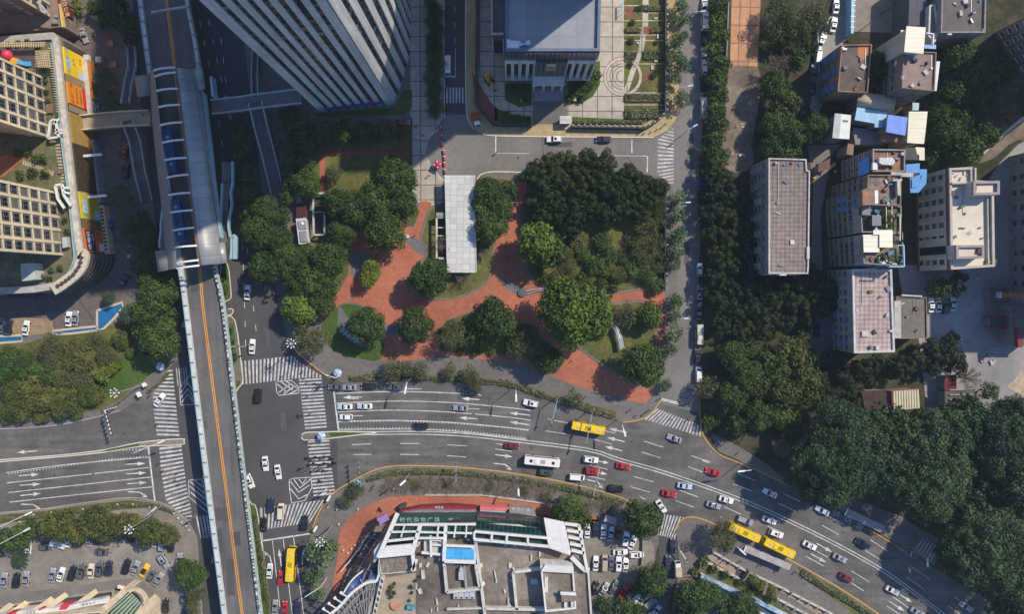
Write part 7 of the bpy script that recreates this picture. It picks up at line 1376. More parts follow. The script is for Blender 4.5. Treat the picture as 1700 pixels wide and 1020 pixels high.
 o = thing('floodlight_mast', 'tall thin floodlight mast casting two long shadows on the court', 'mast', P(1470,20,0), at=(1466,22)); part(o, 'mast', WALL['dark'], lambda b: b.tube(P(1462,24,0), Vector((*P(1462,24,0)[:2],14)), .18, .1)); part(o, 'lamp', WALL['dark'], lambda b: b.box((*P(1462,24,0)[:2],14),(1.6, .3, .5)))
 o = thing('water_tank', 'round grey water tank among the dark garden trees', 'tank', P(1563,199,0), at=(1563,199)); part(o, 'tank', M('tank_grey',(.22, .2, .18), var=.2), lambda b: b.tube(P(1560,200, .1), Vector((*P(1560,200, .1)[:2],4)),1.8, n=20)); part(o, 'lid', M('tank_lid',(.27, .24, .21)), lambda b: b.tube(Vector((*P(1560,200, .1)[:2],4)), Vector((*P(1560,200, .1)[:2],4.15)),1.5, n=20))
 for x, y, s, c in ((1371,40,6, 'yellow'),(1350,296,5, 'yellow'),(1386,285,4, 'white')):
  o = thing('tarpaulin', f'small {c} covered stack near {"the alley cars" if y < 50 else "the grey block" if x < 1360 else "the maroon lean to"}', 'tarpaulin', P(x, y, .15), at=(x, y)); part(o, 'cover', M('tarp_' + c,(.5, .42, .08) if c == 'yellow' else (.6, .58, .52)), lambda b: b.prism([V2(x - s / 2, y - s / 2, .1), V2(x + s / 2, y - s / 3, .1), V2(x + s / 2, y + s / 2, .1), V2(x - s / 3, y + s / 2, .1)], .15,1.1, top=[V2(x - s / 3, y - s / 3, .1), V2(x + s / 3, y - s / 4, .1), V2(x + s / 3, y + s / 3, .1), V2(x - s / 4, y + s / 3, .1)]))
 RS = random.Random(5); cm = [dirty, WALL['dark'], WALL['pale'], roofg, steel, M('rusty',(.2, .09, .05), var=.3), M('dull_blue',(.08, .17, .3)), M('faded_green',(.12, .2, .15))]
 def clutter(near, x0, y0, x1, y1, h, n):
  o = min((r for r in REG if r[0].get('category') == 'building'), key=lambda r: math.dist(r[2], near))[0]
  for k in range(n): x, y = RS.uniform(x0, x1), RS.uniform(y0, y1); part(o, 'rooftop_box', RS.choice(cm), lambda b: pbox(b, x, y, h, RS.uniform(.3,1.3), RS.uniform(.3,1.6), RS.uniform(.2, .9), RS.uniform(0,90)))
  part(o, 'roof_pipe', steel, lambda b, x=RS.uniform(x0, x1): b.beam(P(x, y0, h + .1), P(x, y0 * .6 + y1 * .4, h + .1), .1, .1))
 for a in (((1310,360),1282,270,1336,448,15.05,9),((1450,515),1424,455,1478,580,15.55,7),((1465,315),1462,293,1492,338,21.35,12),((1465,365),1434,346,1494,384,20.25,14),((1465,412),1440,422,1498,440,20.35,14),((1476,268),1466,252,1500,282,18.25,6),((1615,365),1584,325,1634,402,15.65,5),((1420,113),1400,80,1440,148,12.45,8),((1526,117),1502,92,1548,145,17.55,7),((1600,20),1570,0,1630,48,12.45,8),((1514,528),1492,498,1534,558,7.15,5)): clutter(*a)
 for i in range(26):
  x, y = rnd.choice([(1338,228),(1332,200),(1325,190),(1345,168),(1590,560),(1625,510),(1610,480),(1230,210),(1225,250),(1640,590)]); x += rnd.uniform(-14,14); y += rnd.uniform(-14,14)
  o = thing('junk_pile', 'small heap of pale rubble and junk on waste ground', 'rubble', P(x, y, .1), 'heaps of junk and rubble', share=True); s = rnd.uniform(.4,1.1); c0 = P(x, y, .1)
  part(o, 'stone', rnd.choice([dirty, WALL['pale'], terra_r, M('rubble',(.3, .28, .25), var=.4, scale=2)]), lambda b: [b.box((c0.x + rnd.uniform(-s, s), c0.y + rnd.uniform(-s, s), c0.z + s * .2),(s * rnd.uniform(.4,1), s * rnd.uniform(.4,1), s * rnd.uniform(.3, .8)), rnd.uniform(0,3)) for k in range(4)])['kind'] = 'stuff'
east()
# ================================================================== the mall
def mall():
 H = 14; o, q = bldg('shopping_mall', 'curved shopping mall with stained concrete roof, white beams and green glass canopy', 'building',[(628,926),(692,906),(700,890),(750,874),(790,869),(860,873),(905,881),(945,884),(965,905),(978,945),(988,1090),(600,1090),(606,1040),(615,1000),(627,970)], H,0, WALL['dark'], roofc, .8, .6, dirty, at=(800,940))
 wp = M('mall_white',(.62, .6, .56), rough=.6, var=.12, scale=.8, big=.12); gg = M('green_glass',(.006, .026, .026), rough=.1, var=.25, scale=.5, brick=((.05, .1, .09),1.35,1.35, .1, .07,0)); gd = M('green_recess',(.02, .055, .035), rough=.5, var=.35, scale=1.2)
 HB = 16
 # right glass canopy, sloping down to the street
 def canopy(b):
  rows = []
  for k in range(7):
   t = k / 6; rows.append([tuple(P(*lerp(lerp((793,853),(903,862), s), lerp((788,883),(907,893), s), t),5.5 + 11 * math.sin(t * math.pi / 2) ** .8)) for s in [i / 8 for i in range(9)]])
  b.sheet(rows, .2)
 part(o, 'glass_canopy', gg, canopy)
 part(o, 'white_slab', wp, lambda b: [b.prism(roof_at([(903,861),(937,868),(948,919),(910,905)],17),16.4,17), b.prism(roof_at([(641,908),(683,904),(684,922),(627,928),(630,922)],17),16.4,17)])
 part(o, 'beam', wp, lambda b: [b.beam(P(*a, h), P(*c, h), w_ * .82, .6) for a, c, w_, h in (((660,853),(628,926),1.5,16.6),((698,872),(684,920),1.5,16.6),((684,910),(688,948),1.2,16.2),((684,948),(692,930),1,16.2),((740,873),(737,932),1.2,16.6),((655,872),(698,871), .6,16.65),((655,872),(740,873), .5,16.4),((698,871),(790,871), .7,16.65),((648,884),(695,883), .6,16.6),((695,884),(740,885), .6,16.62),((740,885),(788,886), .6,16.6),((643,899),(690,894), .8,16.6),((690,894),(738,894), .7,16.63),((672,872),(666,892), .5,16.7),((728,873),(726,893), .6,16.72),((757,873),(754,893), .5,16.7),((775,873),(773,893), .4,16.7),((788,883),(910,894), .8,17),((787,896),(912,908), .9,16.9),((788,883),(787,896), .7,17.1),((817,886),(816,898), .8,17.05),((842,888),(841,901), .8,17.05),((876,891),(877,905), .8,17.05),((912,908),(947,920),1,16.95),((787,900),(830,900), .5,15.6),((834,901),(880,904), .5,15.6),((884,905),(912,910), .5,15.6),((738,906),(788,908), .8,16.2),((738,932),(789,934),1.2,16.0),((715,890),(716,925), .8,15.8),((716,897),(738,898), .6,15.7),((716,905),(738,906), .6,15.7),((700,918),(740,922), .8,15.5))])
 part(o, 'green_bay', gd, lambda b: [flat(b, p,15.2, .3) for p in ([(655,873),(740,873),(738,893),(646,898)],[(741,873),(788,873),(788,893),(740,893)],[(788,885),(909,896),(911,905),(788,896)])])
 part(o, 'signboard',[M('lettering_green',(.018, .065, .055), rough=.4, streak=(3, .3, .3), var=.3, scale=2)], lambda b: b.prism(roof_at([(659,857),(790,856),(790,871),(656,872)],8),1,8))
 for k, ch in enumerate('时代购物广场 MALL'):
  if ch != ' ': text_mesh(ch,1.7, o, 'sign_lettering', M('letter_pale_green',(.36, .46, .43)), P(668 + k * 11.5,864.5 - .02 * k,8.06),(0,0,0))
 part(o, 'street_sign', M('mall_red_sign',(.22, .02, .04), var=.2), lambda b: b.prism(roof_at([(664,849),(700,842),(750,840),(791,843),(791,849),(750,846),(700,848),(668,853)],3.6),1,3.6)); part(o, 'street_sign', M('mall_pink_sign',(.6, .15, .15)), lambda b: b.prism(roof_at([(797,842),(846,844),(840,849),(797,848)],3.4),1,3.4)); part(o, 'street_sign', M('mall_blue_sign',(.25, .4, .55)), lambda b: b.prism(roof_at([(797,848),(840,849),(838,853),(797,852)],3.2),1,3.2))
 for k in range(4): text_mesh('时代广场'[k],1.1, o, 'sign_lettering', wp, P(853 + k * 8,846 + k * .5,3.26),(0,0,0))
 for k in range(3): text_mesh('电影城'[k], .9, o, 'sign_lettering', wp, P(724 + k * 5,843.5,3.66),(0,0,0))
 part(o, 'street_front', WALL['grey'], lambda b: b.prism(roof_at([(845,842),(885,846),(890,858),(846,855)],3.2),0,3.2)); part(o, 'ledge', WALL['grey'], lambda b: b.prism(roof_at([(664,852),(700,848),(790,849),(790,857),(660,858)],5),0,5)); part(o, 'banner', M('banner_photo',(.2, .16, .2), var=.6, scale=1.2), lambda b: b.prism(roof_at([(700,849),(789,851),(789,856),(700,856)],5.1),5.02,5.1))
 part(o, 'louvre', wp, lambda b: [b.beam(P(938 + k * 2.6,870 + k * 11,15.5), P(961 + k * 2.2,873 + k * 11.5,15.5), .9, .4) for k in range(5)] + [b.beam(P(961,872,15.4), P(975,948,15.4), .9, .6), b.beam(P(948,925,15), P(968,945,15),1.2, .8), b.beam(P(968,945,15), P(978,948,15),1.4, .7)]); part(o, 'louvre_bay', M('bay_floor',(.2, .18, .14), var=.3), lambda b: flat(b,[(938,869),(960,872),(974,943),(950,920)],14.4, .3))
 part(o, 'pool_rim', wp, lambda b: b.prism(roof_at([(738,909),(790,911),(790,937),(737,935)],15.0),13.2,15.0)); part(o, 'roof_pool', M('roof_pool_blue',(.07, .38, .72), rough=.15, var=.06, brick=((.12, .46, .8),1.5,1.5,0, .05,0)), lambda b: flat(b,[(740,911),(787,912.5),(787.5,932),(740,929.5)],15.06, .04))
 pq = up2(roof_at([(897,940),(952,943),(957,1012),(905,1018)],18.5)); part(o, 'penthouse', WALL['white'], lambda b: b.prism(pq,13.2,17.7)); ip = inset(pq, .5); part(o, 'penthouse_parapet', wp, lambda b: [b.prism([pq[i], pq[(i + 1) % 4], ip[(i + 1) % 4], ip[i]],17.7,18.5) for i in range(4)]); part(o, 'penthouse_roof', roofc, lambda b: b.poly([(*p,17.74) for p in ip])); part(o, 'penthouse_slab', wp, lambda b: [b.prism(roof_at([(905,938.5),(951,941),(952,953),(898,950)],19.2),18.55,19.2), b.prism(roof_at([(930,984),(956,985),(957,990),(931,989)],20.2),19.8,20.2)]); part(o, 'stair_box', WALL['brown'], lambda b: [b.prism(roof_at([(931,985),(956,986),(957,999),(933,1000)],19.7),17.8,19.7)]); part(o, 'air_conditioner', dirty, lambda b: [pbox(b,939,1006,17.8, .8,2, .8), pbox(b,950,1004,17.8, .8,2, .8), pbox(b,907,972,17.8,1,4.5, .5)])
 part(o, 'roof_wall', dirty, lambda b: [b.beam(P(*a,14.4), P(*c,14.4), .8,1.4) for a, c in (((738,940),(742,983)),((742,983),(797,977)),((791,945),(797,977)),((790,900),(805,1020)),((805,1020),(806,1080)),((805,1010),(905,1012)),((852,950),(898,944)),((852,950),(858,1012)),((948,925),(960,940)),((737,935),(738,941)),((790,937),(791,946)))] + [b.beam(P(742,1012,14.2), P(805,1010,14.2), .5, .8)])
 part(o, 'roof_ledge', dirty, lambda b: [b.prism(roof_at(p,14.3),13.2,14.3) for p in ([(628,926),(684,921),(688,950),(632,955)],)]); part(o, 'clutter_roof', M('clutter',(.18, .15, .12), var=.6, scale=1.5), lambda b: flat(b,[(630,928),(682,923),(686,948),(634,953)],14.36, .05))
 part(o, 'sandy_terrace', M('sandy_terrace',(.33, .27, .19), var=.2), lambda b: flat(b,[(640,960),(690,952),(690,1020),(690,1080),(615,1080),(622,1010)],13.32, .1)); part(o, 'terrace_ring', terra_r, lambda b: b.tube(P(658,1003,13.33), P(658,1003,13.4),1.9, n=24)); 
 part(o, 'air_conditioner', M('ac_grey',(.4, .42, .42)), lambda b: [pbox(b,766,955,13.25,1.6,3.2,1.5), pbox(b,766,947,13.25,1.0,1.2,1.9)] + [pbox(b,757 + 9 * k,990,13.25,1.5,2.0,1.3) for k in range(4)] + [pbox(b,887,967,13.25,2,1.5,1.2)]); part(o, 'duct', steel, lambda b: [b.beam(P(771,940,14.6), P(775,985,14.6), .6, .6), b.beam(P(755,984,14.7), P(790,982,14.7), .5, .6)]); part(o, 'fan_slot', WALL['dark'], lambda b: [pbox(b,757 + 9 * k,993.5,13.25, .8, .5,1.36) for k in range(4)])
 for i,(x, y, a, c, r) in enumerate(((847,940, .9,1.4,0),(853,947, .5,1.4,20),(849,958, .5,1.6,-10),(850,963,1.0,1.6,0),(822,955, .35,2.4,10),(824,965, .4,1.2,0),(838,983, .5,1.1,20),(844,1000, .4,2.2,0),(857,1000, .5,2.0,10),(882,927, .4,1.8,0),(896,921, .4,1.4,0),(840,906, .9, .5,10),(855,907,1.0, .5,-15),(873,909, .9, .5,-30),(882,910,1.4, .5,0),(702,955,1.0,2.8,5),(698,940, .9,1.2,0),(710,939, .8,1.4,-30),(691,975, .4,1.8,0),(697,983,1,1.6,20),(725,1000, .35,2,10),(748,937,2.2, .6,0),(726,1013, .3,1.2,0),(716,1015, .3,1,0),(761,1010, .35,1.6,0),(660,942, .5,1.6,30),(670,938, .4,1.5,-40),(648,938, .9, .9,0),(680,930, .4,1.2,-35),(845,1008,1.2,1.2,30))):
  part(o, 'roof_fitting', dirty, lambda b: pbox(b, x, y,13.26, a, c, .55, r))
 part(o, 'dish', dirty, lambda b: [b.tube(P(797,940,14), P(797,940,14.3), .8, .5,12), b.tube(P(801,970,14), P(801,970,14.3), .8, .5,12)]); part(o, 'tank', M('tank_teal',(.08, .28, .33)), lambda b: [pbox(b,679,1010,13.4,1.2,1.2,1.3), pbox(b,686,1011,13.4,1,1.1,1.3)]); part(o, 'store_tent', dirty, lambda b: pbox(b,716,907,13.3,4.4,4.4,1.4)); part(o, 'blue_crates', M('crate_blue',(.1, .2, .36)), lambda b: [pbox(b,732,918,13.3,1,2.4,1.2), pbox(b,725,923,13.3,1.8,1, .8)])
 # curved glass corner with blue banner and steel skeleton
 def curve(pts): return smooth_open(pts,6)
 outer = curve([(645,862),(614,890),(592,922),(570,955),(557,1000),(552,1060)]); top = curve([(664,872),(640,905),(624,935),(610,965),(596,1010),(590,1060)])
 def front(b):
  rows = [[tuple(P(*lerp(a, c, t),14.2 * t)) for a, c in zip(outer, top)] for t in [k / 6 for k in range(7)]]
  b.sheet(rows)
 cg = M('corner_glass',(.025, .035, .05), rough=.15, var=.4, scale=.4, spec=.5); part(o, 'corner_glass', cg, front); 
 rows = [[P(*lerp(a, c, t),14.2 * t) for a, c in zip(outer, top)] for t in [k / 6 for k in range(7)]]
 part(o, 'corner_rib', steel, lambda b: [b.beam(r[i] + Vector((-.1, .1, .15)), r[i + 1] + Vector((-.1, .1, .15)), .22, .22) for r in rows[1::2] for i in range(len(r) - 1)] + [b.beam(rows[k][i] + Vector((-.1, .1, .15)), rows[k + 1][i] + Vector((-.1, .1, .15)), .16, .16) for i in range(0, len(top),3) for k in range(6)])
 part(o, 'banner', M('banner_blue',(.03, .09, .4), rough=.4, var=.7, scale=.5, c2=(.35, .5, .7)), lambda b: b.sheet([[tuple(P(*p, h)) for p in curve(ps)] for ps, h in (([(571,990),(585,968),(605,950),(627,943)],9.5),([(578,998),(592,981),(610,968),(629,958)],13.5))], .15))
 part(o, 'banner_rim', wp, lambda b: [ribbon(b,[(568,990),(583,966),(604,948),(627,940)], .5,9.8,4, th=.5), ribbon(b,[(629,957),(624,966),(608,969),(585,985),(566,1006),(546,1024),(530,1046)], .8,14.6,4, th=.7)])
 ctr = P(612,1050,16.5)
 part(o, 'skeleton', M('skeleton_grey',(.22, .21, .2)), lambda b: [b.beam(P(*p,14.4), lerpv(P(*p,14.4), ctr, .6) + Vector((0,0,1)), .2, .2) for p in curve([(624,966),(608,969),(585,985),(566,1006),(546,1024)])[::2]] + [ribbon(b,[(622,978),(606,982),(590,994),(575,1012),(560,1034)], .3,15,4, th=.25), ribbon(b,[(619,992),(606,996),(595,1004),(583,1020)], .3,15.5,4, th=.25)]); part(o, 'skeleton_floor', M('skeleton_floor',(.2, .18, .16), var=.3), lambda b: flat(b,[(628,962),(608,971),(586,987),(567,1008),(545,1030),(540,1090),(620,1090),(632,1000)],13.0, .3))
 part(o, 'rim_lamp', wp, lambda b: [(b.beam(P(*p,14.5), P(p[0] - 11, p[1] - 7,14.6), .3, .25), b.ball(tuple(P(p[0] - 12, p[1] - 8,14.7)), .5,8,6)) for p in ((549,1020),(558,1011),(568,1002),(578,993))] + [b.beam(P(x, y,14.4), P(x - 6, y - 10,11), .25, .25) for x, y in ((590,983),(604,973),(618,967))])
 part(o, 'roof_screen', dirty, lambda b: [b.beam(P(636,958,14.6), P(625,1008,14.6),1.2,1.8), b.beam(P(625,1008,14.6), P(614,1060,14.6),1.2,1.8)]); part(o, 'screen_slot', WALL['dark'], lambda b: [pbox(b,634 - k * 2.2,966 + k * 10,14.4, .6,1.1,1.2,10) for k in range(6)])
 part(o, 'corner_fin', M('pale_fin',(.45, .52, .54)), lambda b: b.sheet([[tuple(P(*p, h)) for p in curve(ps)] for ps, h in (([(621,915),(628,905),(634,898)],15.5),([(620,935),(626,930),(630,926)],14.5))], .3)); part(o, 'purple_sign', M('purple_sign',(.3, .18, .42), var=.3, scale=1.5), lambda b: b.beam(P(629,866,6), P(643,858,6),2.2,1.5)); part(o, 'grey_awning', WALL['brown'], lambda b: b.prism(roof_at([(622,872),(637,871),(634,884),(615,884)],5),4.6,5)); part(o, 'corner_rail', wp, lambda b: ribbon(b,[(612,886),(590,920),(566,950)], .3,3,3, th=.8)); part(o, 'entrance_post', WALL['dark'], lambda b: pbox(b,668,842, .2,2,1,2.5,20))
def lerpv(a, b, t): return a + (b - a) * t
mall()
grove('green plants in pots on the mall roof terrace', 'shrub',[(647,983,5),(650,975,4),(655,970,3),(655,985,3),(683,975,4),(684,985,3),(680,998,3),(690,965,3),(697,958,2.5),(650,992,4)], cat='plants', name='terrace_plant', zc=13.3)
# ================================================================== south-west building
def southwest():
 o, q = bldg('street_building', 'beige building at the bottom edge with red and white sign band and glass barrel porch', 'building',[(-60,1040),(0,1030),(90,1022),(168,1016),(170,1100),(-60,1100)],12,0, WALL['cream'], roofc, .6, .4, at=(100,1005))
 a, c = Vector(V2(-60,1040,12)), Vector(V2(168,1016,12)); 
 part(o, 'street_ledge', M('ledge_pale',(.42, .38, .32)), lambda b: b.prism([V2(*p,0) for p in ((-60,1017),(0,1007),(190,979),(190,1010),(-60,1045))],0,2.2)); part(o, 'shop_recess', WALL['dark'], lambda b: b.prism([V2(*p,2.3) for p in ((-60,1021),(0,1010),(185,984),(186,990),(0,1016),(-60,1028))],2.2,3.2))
 for x, y in ((30,1015),(72,1008),(95,1001),(145,995),(5,1018)): part(o, 'column', WALL['cream'], lambda b: b.beam(P(x + 14, y - 12,2.3), P(x - 14, y + 8,9),1.7,1.2))
 part(o, 'sign_band', M('band_white',(.62, .6, .58)), lambda b: [b.prism(roof_at([(-40,1030),(25,1017),(95,1010),(175,994),(177,1002),(97,1017),(25,1026),(-40,1040)],9.5),7.5,9.5)]); part(o, 'sign_panel', M('band_red',(.48, .04, .07)), lambda b: [b.prism(roof_at(p,9.56),7.4,9.56) for p in ([(103,1004),(120,1002),(110,1013),(97,1014)],[(10,1020),(28,1016),(24,1024),(5,1028)],[(64,1013),(73,1010),(71,1012.5),(64,1015.5)])])
 for k, ch in enumerate('时尚男装'): text_mesh(ch, .95, o, 'sign_lettering', WALL['dark'], P(40 + k * 5.5,1019.5 - k * .9,9.56),(0,0, .15))
 for k, ch in enumerate('美容会所'): text_mesh(ch, .9, o, 'sign_lettering', WALL['dark'], P(138 + k * 6,1005.5 - k * 1.1,9.56),(0,0, .17))
 part(o, 'beige_slab', WALL['cream'], lambda b: b.prism(roof_at([(150,1025),(203,979),(216,981),(170,1022),(165,1040)],9),2.2,9)); part(o, 'end_drum', WALL['cream'], lambda b: [b.tube(P(198 + 5 * k,975 + k * 1.5, .2), P(198 + 5 * k,975 + k * 1.5,3.5), .6, n=12) for k in range(3)] + [b.prism(roof_at([(238,1003),(248,1012),(248,1060),(225,1060),(222,1022)],7), .2,7)])
 def barrel(b): b.sheet([[tuple(P(*lerp(a_, c_, k / 8),9 + 2.2 * math.sin(k / 8 * math.pi))) for k in range(9)] for a_, c_ in (((160,1034),(214,1034)),((217,984),(236,1004)))], .2)
 part(o, 'glass_barrel', M('barrel_glass',(.1, .15, .07), rough=.15, var=.5, scale=.8), barrel, True); part(o, 'barrel_rim', WALL['cream'], lambda b: ribbon(b,[(214,984),(222,980),(234,986),(241,998),(238,1004)], .8,9.6,3, th=1.2)); part(o, 'barrel_bar', M('bar_pale',(.45, .5, .42)), lambda b: [b.beam(P(*lerp((160,1034),(214,1034), k / 6),9.2 + 2.2 * math.sin(k / 6 * math.pi)), P(*lerp((217,984),(236,1004), k / 6),9.2 + 2.2 * math.sin(k / 6 * math.pi)), .25, .15) for k in range(7)])
southwest()
# ================================================================== park buildings, shelters, walls
def pavilion():
 o = thing('pavilion', 'long pavilion with white gridded roof slab at the top of the park', 'pavilion', P(764,370, .15), at=(764,372)); H = 5
 R = [(738,291),(788,291),(790.5,452),(742,452)]; grid = M('pavilion_roof',(.56, .55, .52), rough=.7, var=.06, scale=.8, big=.1, brick=((.36, .35, .34),2.05,1.75, .02, .09,0))
 part(o, 'roof',[grid, WALL['white']], lambda b: b.prism(roof_at(R, H), H - .5, H,0,1)); part(o, 'column', WALL['pale'], lambda b: [b.box((*V2(x, y, H),2.3),(.4, .4,4.4)) for y in (296,322,348,374,400,426,448) for x in (744,785)]); part(o, 'floor', pave, lambda b: b.prism(roof_at(R, H), .16, .3)); part(o, 'side_wall', M('pavilion_wall_shaded',(.12, .12, .14)), lambda b: b.prism(roof_at([(738.5,305),(740,305),(741,352),(739,352)],4.4), .3,4.4)); part(o, 'roof_edge', WALL['white'], lambda b: [b.beam(P(*R[1], H + .1), P(*R[2], H + .1), .3, .2), b.beam(P(*R[2], H + .1), P(*R[3], H + .1), .3, .2)])  # side wall coloured dark to stand for its shaded side
pavilion()
def frame_planter(label, pts, h, rungs):
 o = thing('planter_frame', label, 'frame', P(*lerp(pts[0], pts[2], .5), .15), at=lerp(pts[0], pts[2], .5)); q = [P(*p, h) for p in pts]
 part(o, 'beam', WALL['pale'], lambda b: [b.beam(q[i], q[(i + 1) % 4], .55, .5) for i in range(4)] + [b.beam(lerpv(q[0], q[3], t), lerpv(q[1], q[2], t), .3, .3) for t in rungs]); part(o, 'post', WALL['pale'], lambda b: [b.box((p.x, p.y,(h + .15) / 2),(.4, .4, h - .5)) for p in q]); part(o, 'bed', soil, lambda b: b.prism([tuple(p)[:2] for p in q], .2,1.0))
frame_planter('planted concrete frame against the white pavilion',[(725,361),(742,361),(742,429),(725,429)],3.4,(.25, .45)); frame_planter('pale concrete frame among trees beside the kiosk',[(520,321),(539,321),(539,390),(521,390)],3.2,(.3, .45))
o = thing('gate_hood', 'small grey hood at the top of the pavilion planter frame', 'roof', P(733,357, .15), at=(733,356)); part(o, 'hood', WALL['grey'], lambda b: b.prism(roof_at([(724,353),(742,353),(742,360),(724,360)],3.9),3.6,3.9)); part(o, 'post', WALL['grey'], lambda b: [b.box((*V2(x,356,3.6),1.9),(.25, .25,3.4)) for x in (726,740)])
o = thing('kiosk', 'white roofed kiosk with rooftop machines at the avenue edge of the park', 'kiosk', P(502,384, .15), at=(502,384)); R = [(491,363),(508,362),(513,404),(496,406)]
part(o, 'wall', WALL['pale'], lambda b: b.prism(inset(up2(roof_at(R,3.6)), .25), .15,3.3)); part(o, 'roof', WALL['white'], lambda b: b.prism(roof_at(R,3.6),3.3,3.6)); part(o, 'roof_machine', steel, lambda b: [b.prism(roof_at([(494,367),(507,366),(509,380),(497,381)],4),3.62,4), b.prism(roof_at([(497,384),(508,383),(511,401),(499,402)],4),3.62,4)]); part(o, 'fan', whitep, lambda b: b.tube(P(502,371,4), P(502,371,4.3), .5, n=10))
o = thing('shade_structure', 'small flat grey roof in the dark beside the avenue trees', 'shelter', P(492,312, .15), at=(492,314)); part(o, 'roof', roofg, lambda b: b.prism(roof_at([(486,290),(497,289),(502,336),(490,338)],3),2.7,3)); part(o, 'post', WALL['grey'], lambda b: [b.box((*V2(x, y,2.7),1.4),(.2, .2,2.5)) for x, y in ((488,294),(496,293),(492,334),(500,333))])
def umbrella(px, py, r, m, label, spots=False):
 o = thing('umbrella', label, 'umbrella', P(px, py, .15), 'round street umbrellas', at=(px, py)); c = P(px, py,2.6); n = 8
 if spots: pts = [(c.x + r * math.cos(.4 + i * math.pi / 2) * 1.25, c.y + r * math.sin(.4 + i * math.pi / 2) * 1.25,2.2) for i in range(4)]
 else: pts = [(c.x + r * math.cos(i * math.pi / 4), c.y + r * math.sin(i * math.pi / 4),2.2) for i in range(n)]
 cm = [m, M('umbrella_stripe',(.25, .38, .55), obj=True)] if not spots else [m, m]; cb = MB(); k = len(pts)
 for i in range(k): cb.poly([pts[i], pts[(i + 1) % k],(c.x, c.y,2.8)], i % 2); cb.poly([(c.x, c.y,2.76), pts[(i + 1) % k][:2] + (2.16,), pts[i][:2] + (2.16,)], i % 2)
 cb.build('canopy', cm, o); part(o, 'pole', steel, lambda b: b.tube((c.x, c.y, .15),(c.x, c.y,2.75), .04))
 if spots: part(o, 'spot', whitep, lambda b: [b.tube((c.x + dx, c.y + dy,2.45),(c.x + dx, c.y + dy,2.6), .22, n=8) for dx, dy in ((.9, .1),(-.9,-.1),(-.1, .9),(.1,-.9))])
um = M('umbrella_white',(.5, .55, .62), rough=.7)
umbrella(560,620,1.35, um, 'blue and white umbrella on the park corner beside the kerb'); umbrella(533,725,1.35, um, 'blue and white umbrella on the hedge tipped median island'); umbrella(265,609,1.35, um, 'blue and white umbrella on the green corner footway by the viaduct'); umbrella(726,273,1.35, M('umbrella_red',(.4, .03, .08)), 'square red umbrella with white spots on the forecourt road', True)
umbrella(147,243 - 105,1.2, M('umbrella_maroon',(.2, .02, .03)), 'maroon parasol outside the signboard podium'); umbrella(149,132,1.2, M('umbrella_pink',(.5, .08, .1)), 'pink parasol outside the signboard podium'); umbrella(593,806,1.6, M('umbrella_green',(.05, .3, .1)), 'bright green umbrella on the mall corner beside the signal pole')
o = thing('statue', 'green bronze sculpture group on the slate plinth under a tree', 'statue', P(584,551, .2), at=(584,552)); gb_ = M('verdigris',(.25, .42, .36), var=.35, scale=2); b0 = MB()
part(o, 'plinth', slate, lambda b: b.prism([V2(*p, .2) for p in ((568,545),(580,540),(606,562),(597,572))], .2, .9))
def sc(b):
 for k in range(5):
  c = P(571 + k * 6,548 + k * 4.2,0); rg = [[(c.x + r * math.cos(a) + dx, c.y + r * math.sin(a) * .8, z) for a in [i * .785 for i in range(8)]] for z, r, dx in ((.9, .8,0),(1.6,1.0, .1),(2.4, .75, .25),(2.8, .35, .3),(3.2, .38, .35),(3.5, .15, .35))]; b.loft(rg)
  b.tube((c.x + .4, c.y,2.3),(c.x + 1.3, c.y + .6,2.6), .22, .12,7).tube((c.x - .4, c.y,2.2),(c.x - 1.2, c.y - .7,1.5), .24, .12,7)
part(o, 'figure', gb_, sc, True)
o = thing('fountain_bowl', 'round dark fountain bowl with long low bench in the red plaza', 'fountain', P(867,486, .17), at=(867,486)); dk_ = M('dark_granite',(.1, .11, .115), rough=.4)
part(o, 'bowl', dk_, lambda b: [b.tube(P(867,486, .17), P(867,486, .8),1.25,1.35,20), b.tube(P(867,486, .8), P(867,486, .95), .8, .8,16)]); part(o, 'bench', M('bench_grey',(.24, .25, .27)), lambda b: [ribbon(b,[(872,484),(888,481),(905,480),(921,483)], .55, .75,3, th=.55), ribbon(b,[(874,489),(890,484),(905,483)], .35, .7,3, th=.5)])
o = thing('curved_gallery', 'long curved grey bench roof sweeping across the park lawn', 'gallery', P(1022,552, .3), at=(1022,552)); part(o, 'roof', M('gallery_roof',(.27, .28, .3), rough=.5), lambda b: ribbon(b,[(1009,528),(1017,538),(1025,550),(1030,564),(1033,580)],1.5,2.6,4, th=.2)); part(o, 'roof_strip', whitep, lambda b: ribbon(b,[(1009,527),(1017,537),(1025,549),(1030,563)], .35,2.72,4, th=.1)); part(o, 'post', steel, lambda b: [b.box((*V2(x, y,2.4),1.2),(.15, .15,2.2)) for x, y in ((1011,531),(1019,541),(1026,552),(1031,566),(1033,578))])
o = thing('stone_seat', 'small pale boulder seat on the grey patch of red paving', 'rock', P(675,393, .17), at=(675,393)); part(o, 'stone', WALL['pale'], lambda b: b.loft([[(P(675,393).x + r * math.cos(a), P(675,393).y + r * .7 * math.sin(a), z) for a in [i * .9 for i in range(7)]] for z, r in ((.15, .9),(.5,1),(.8, .5))]))
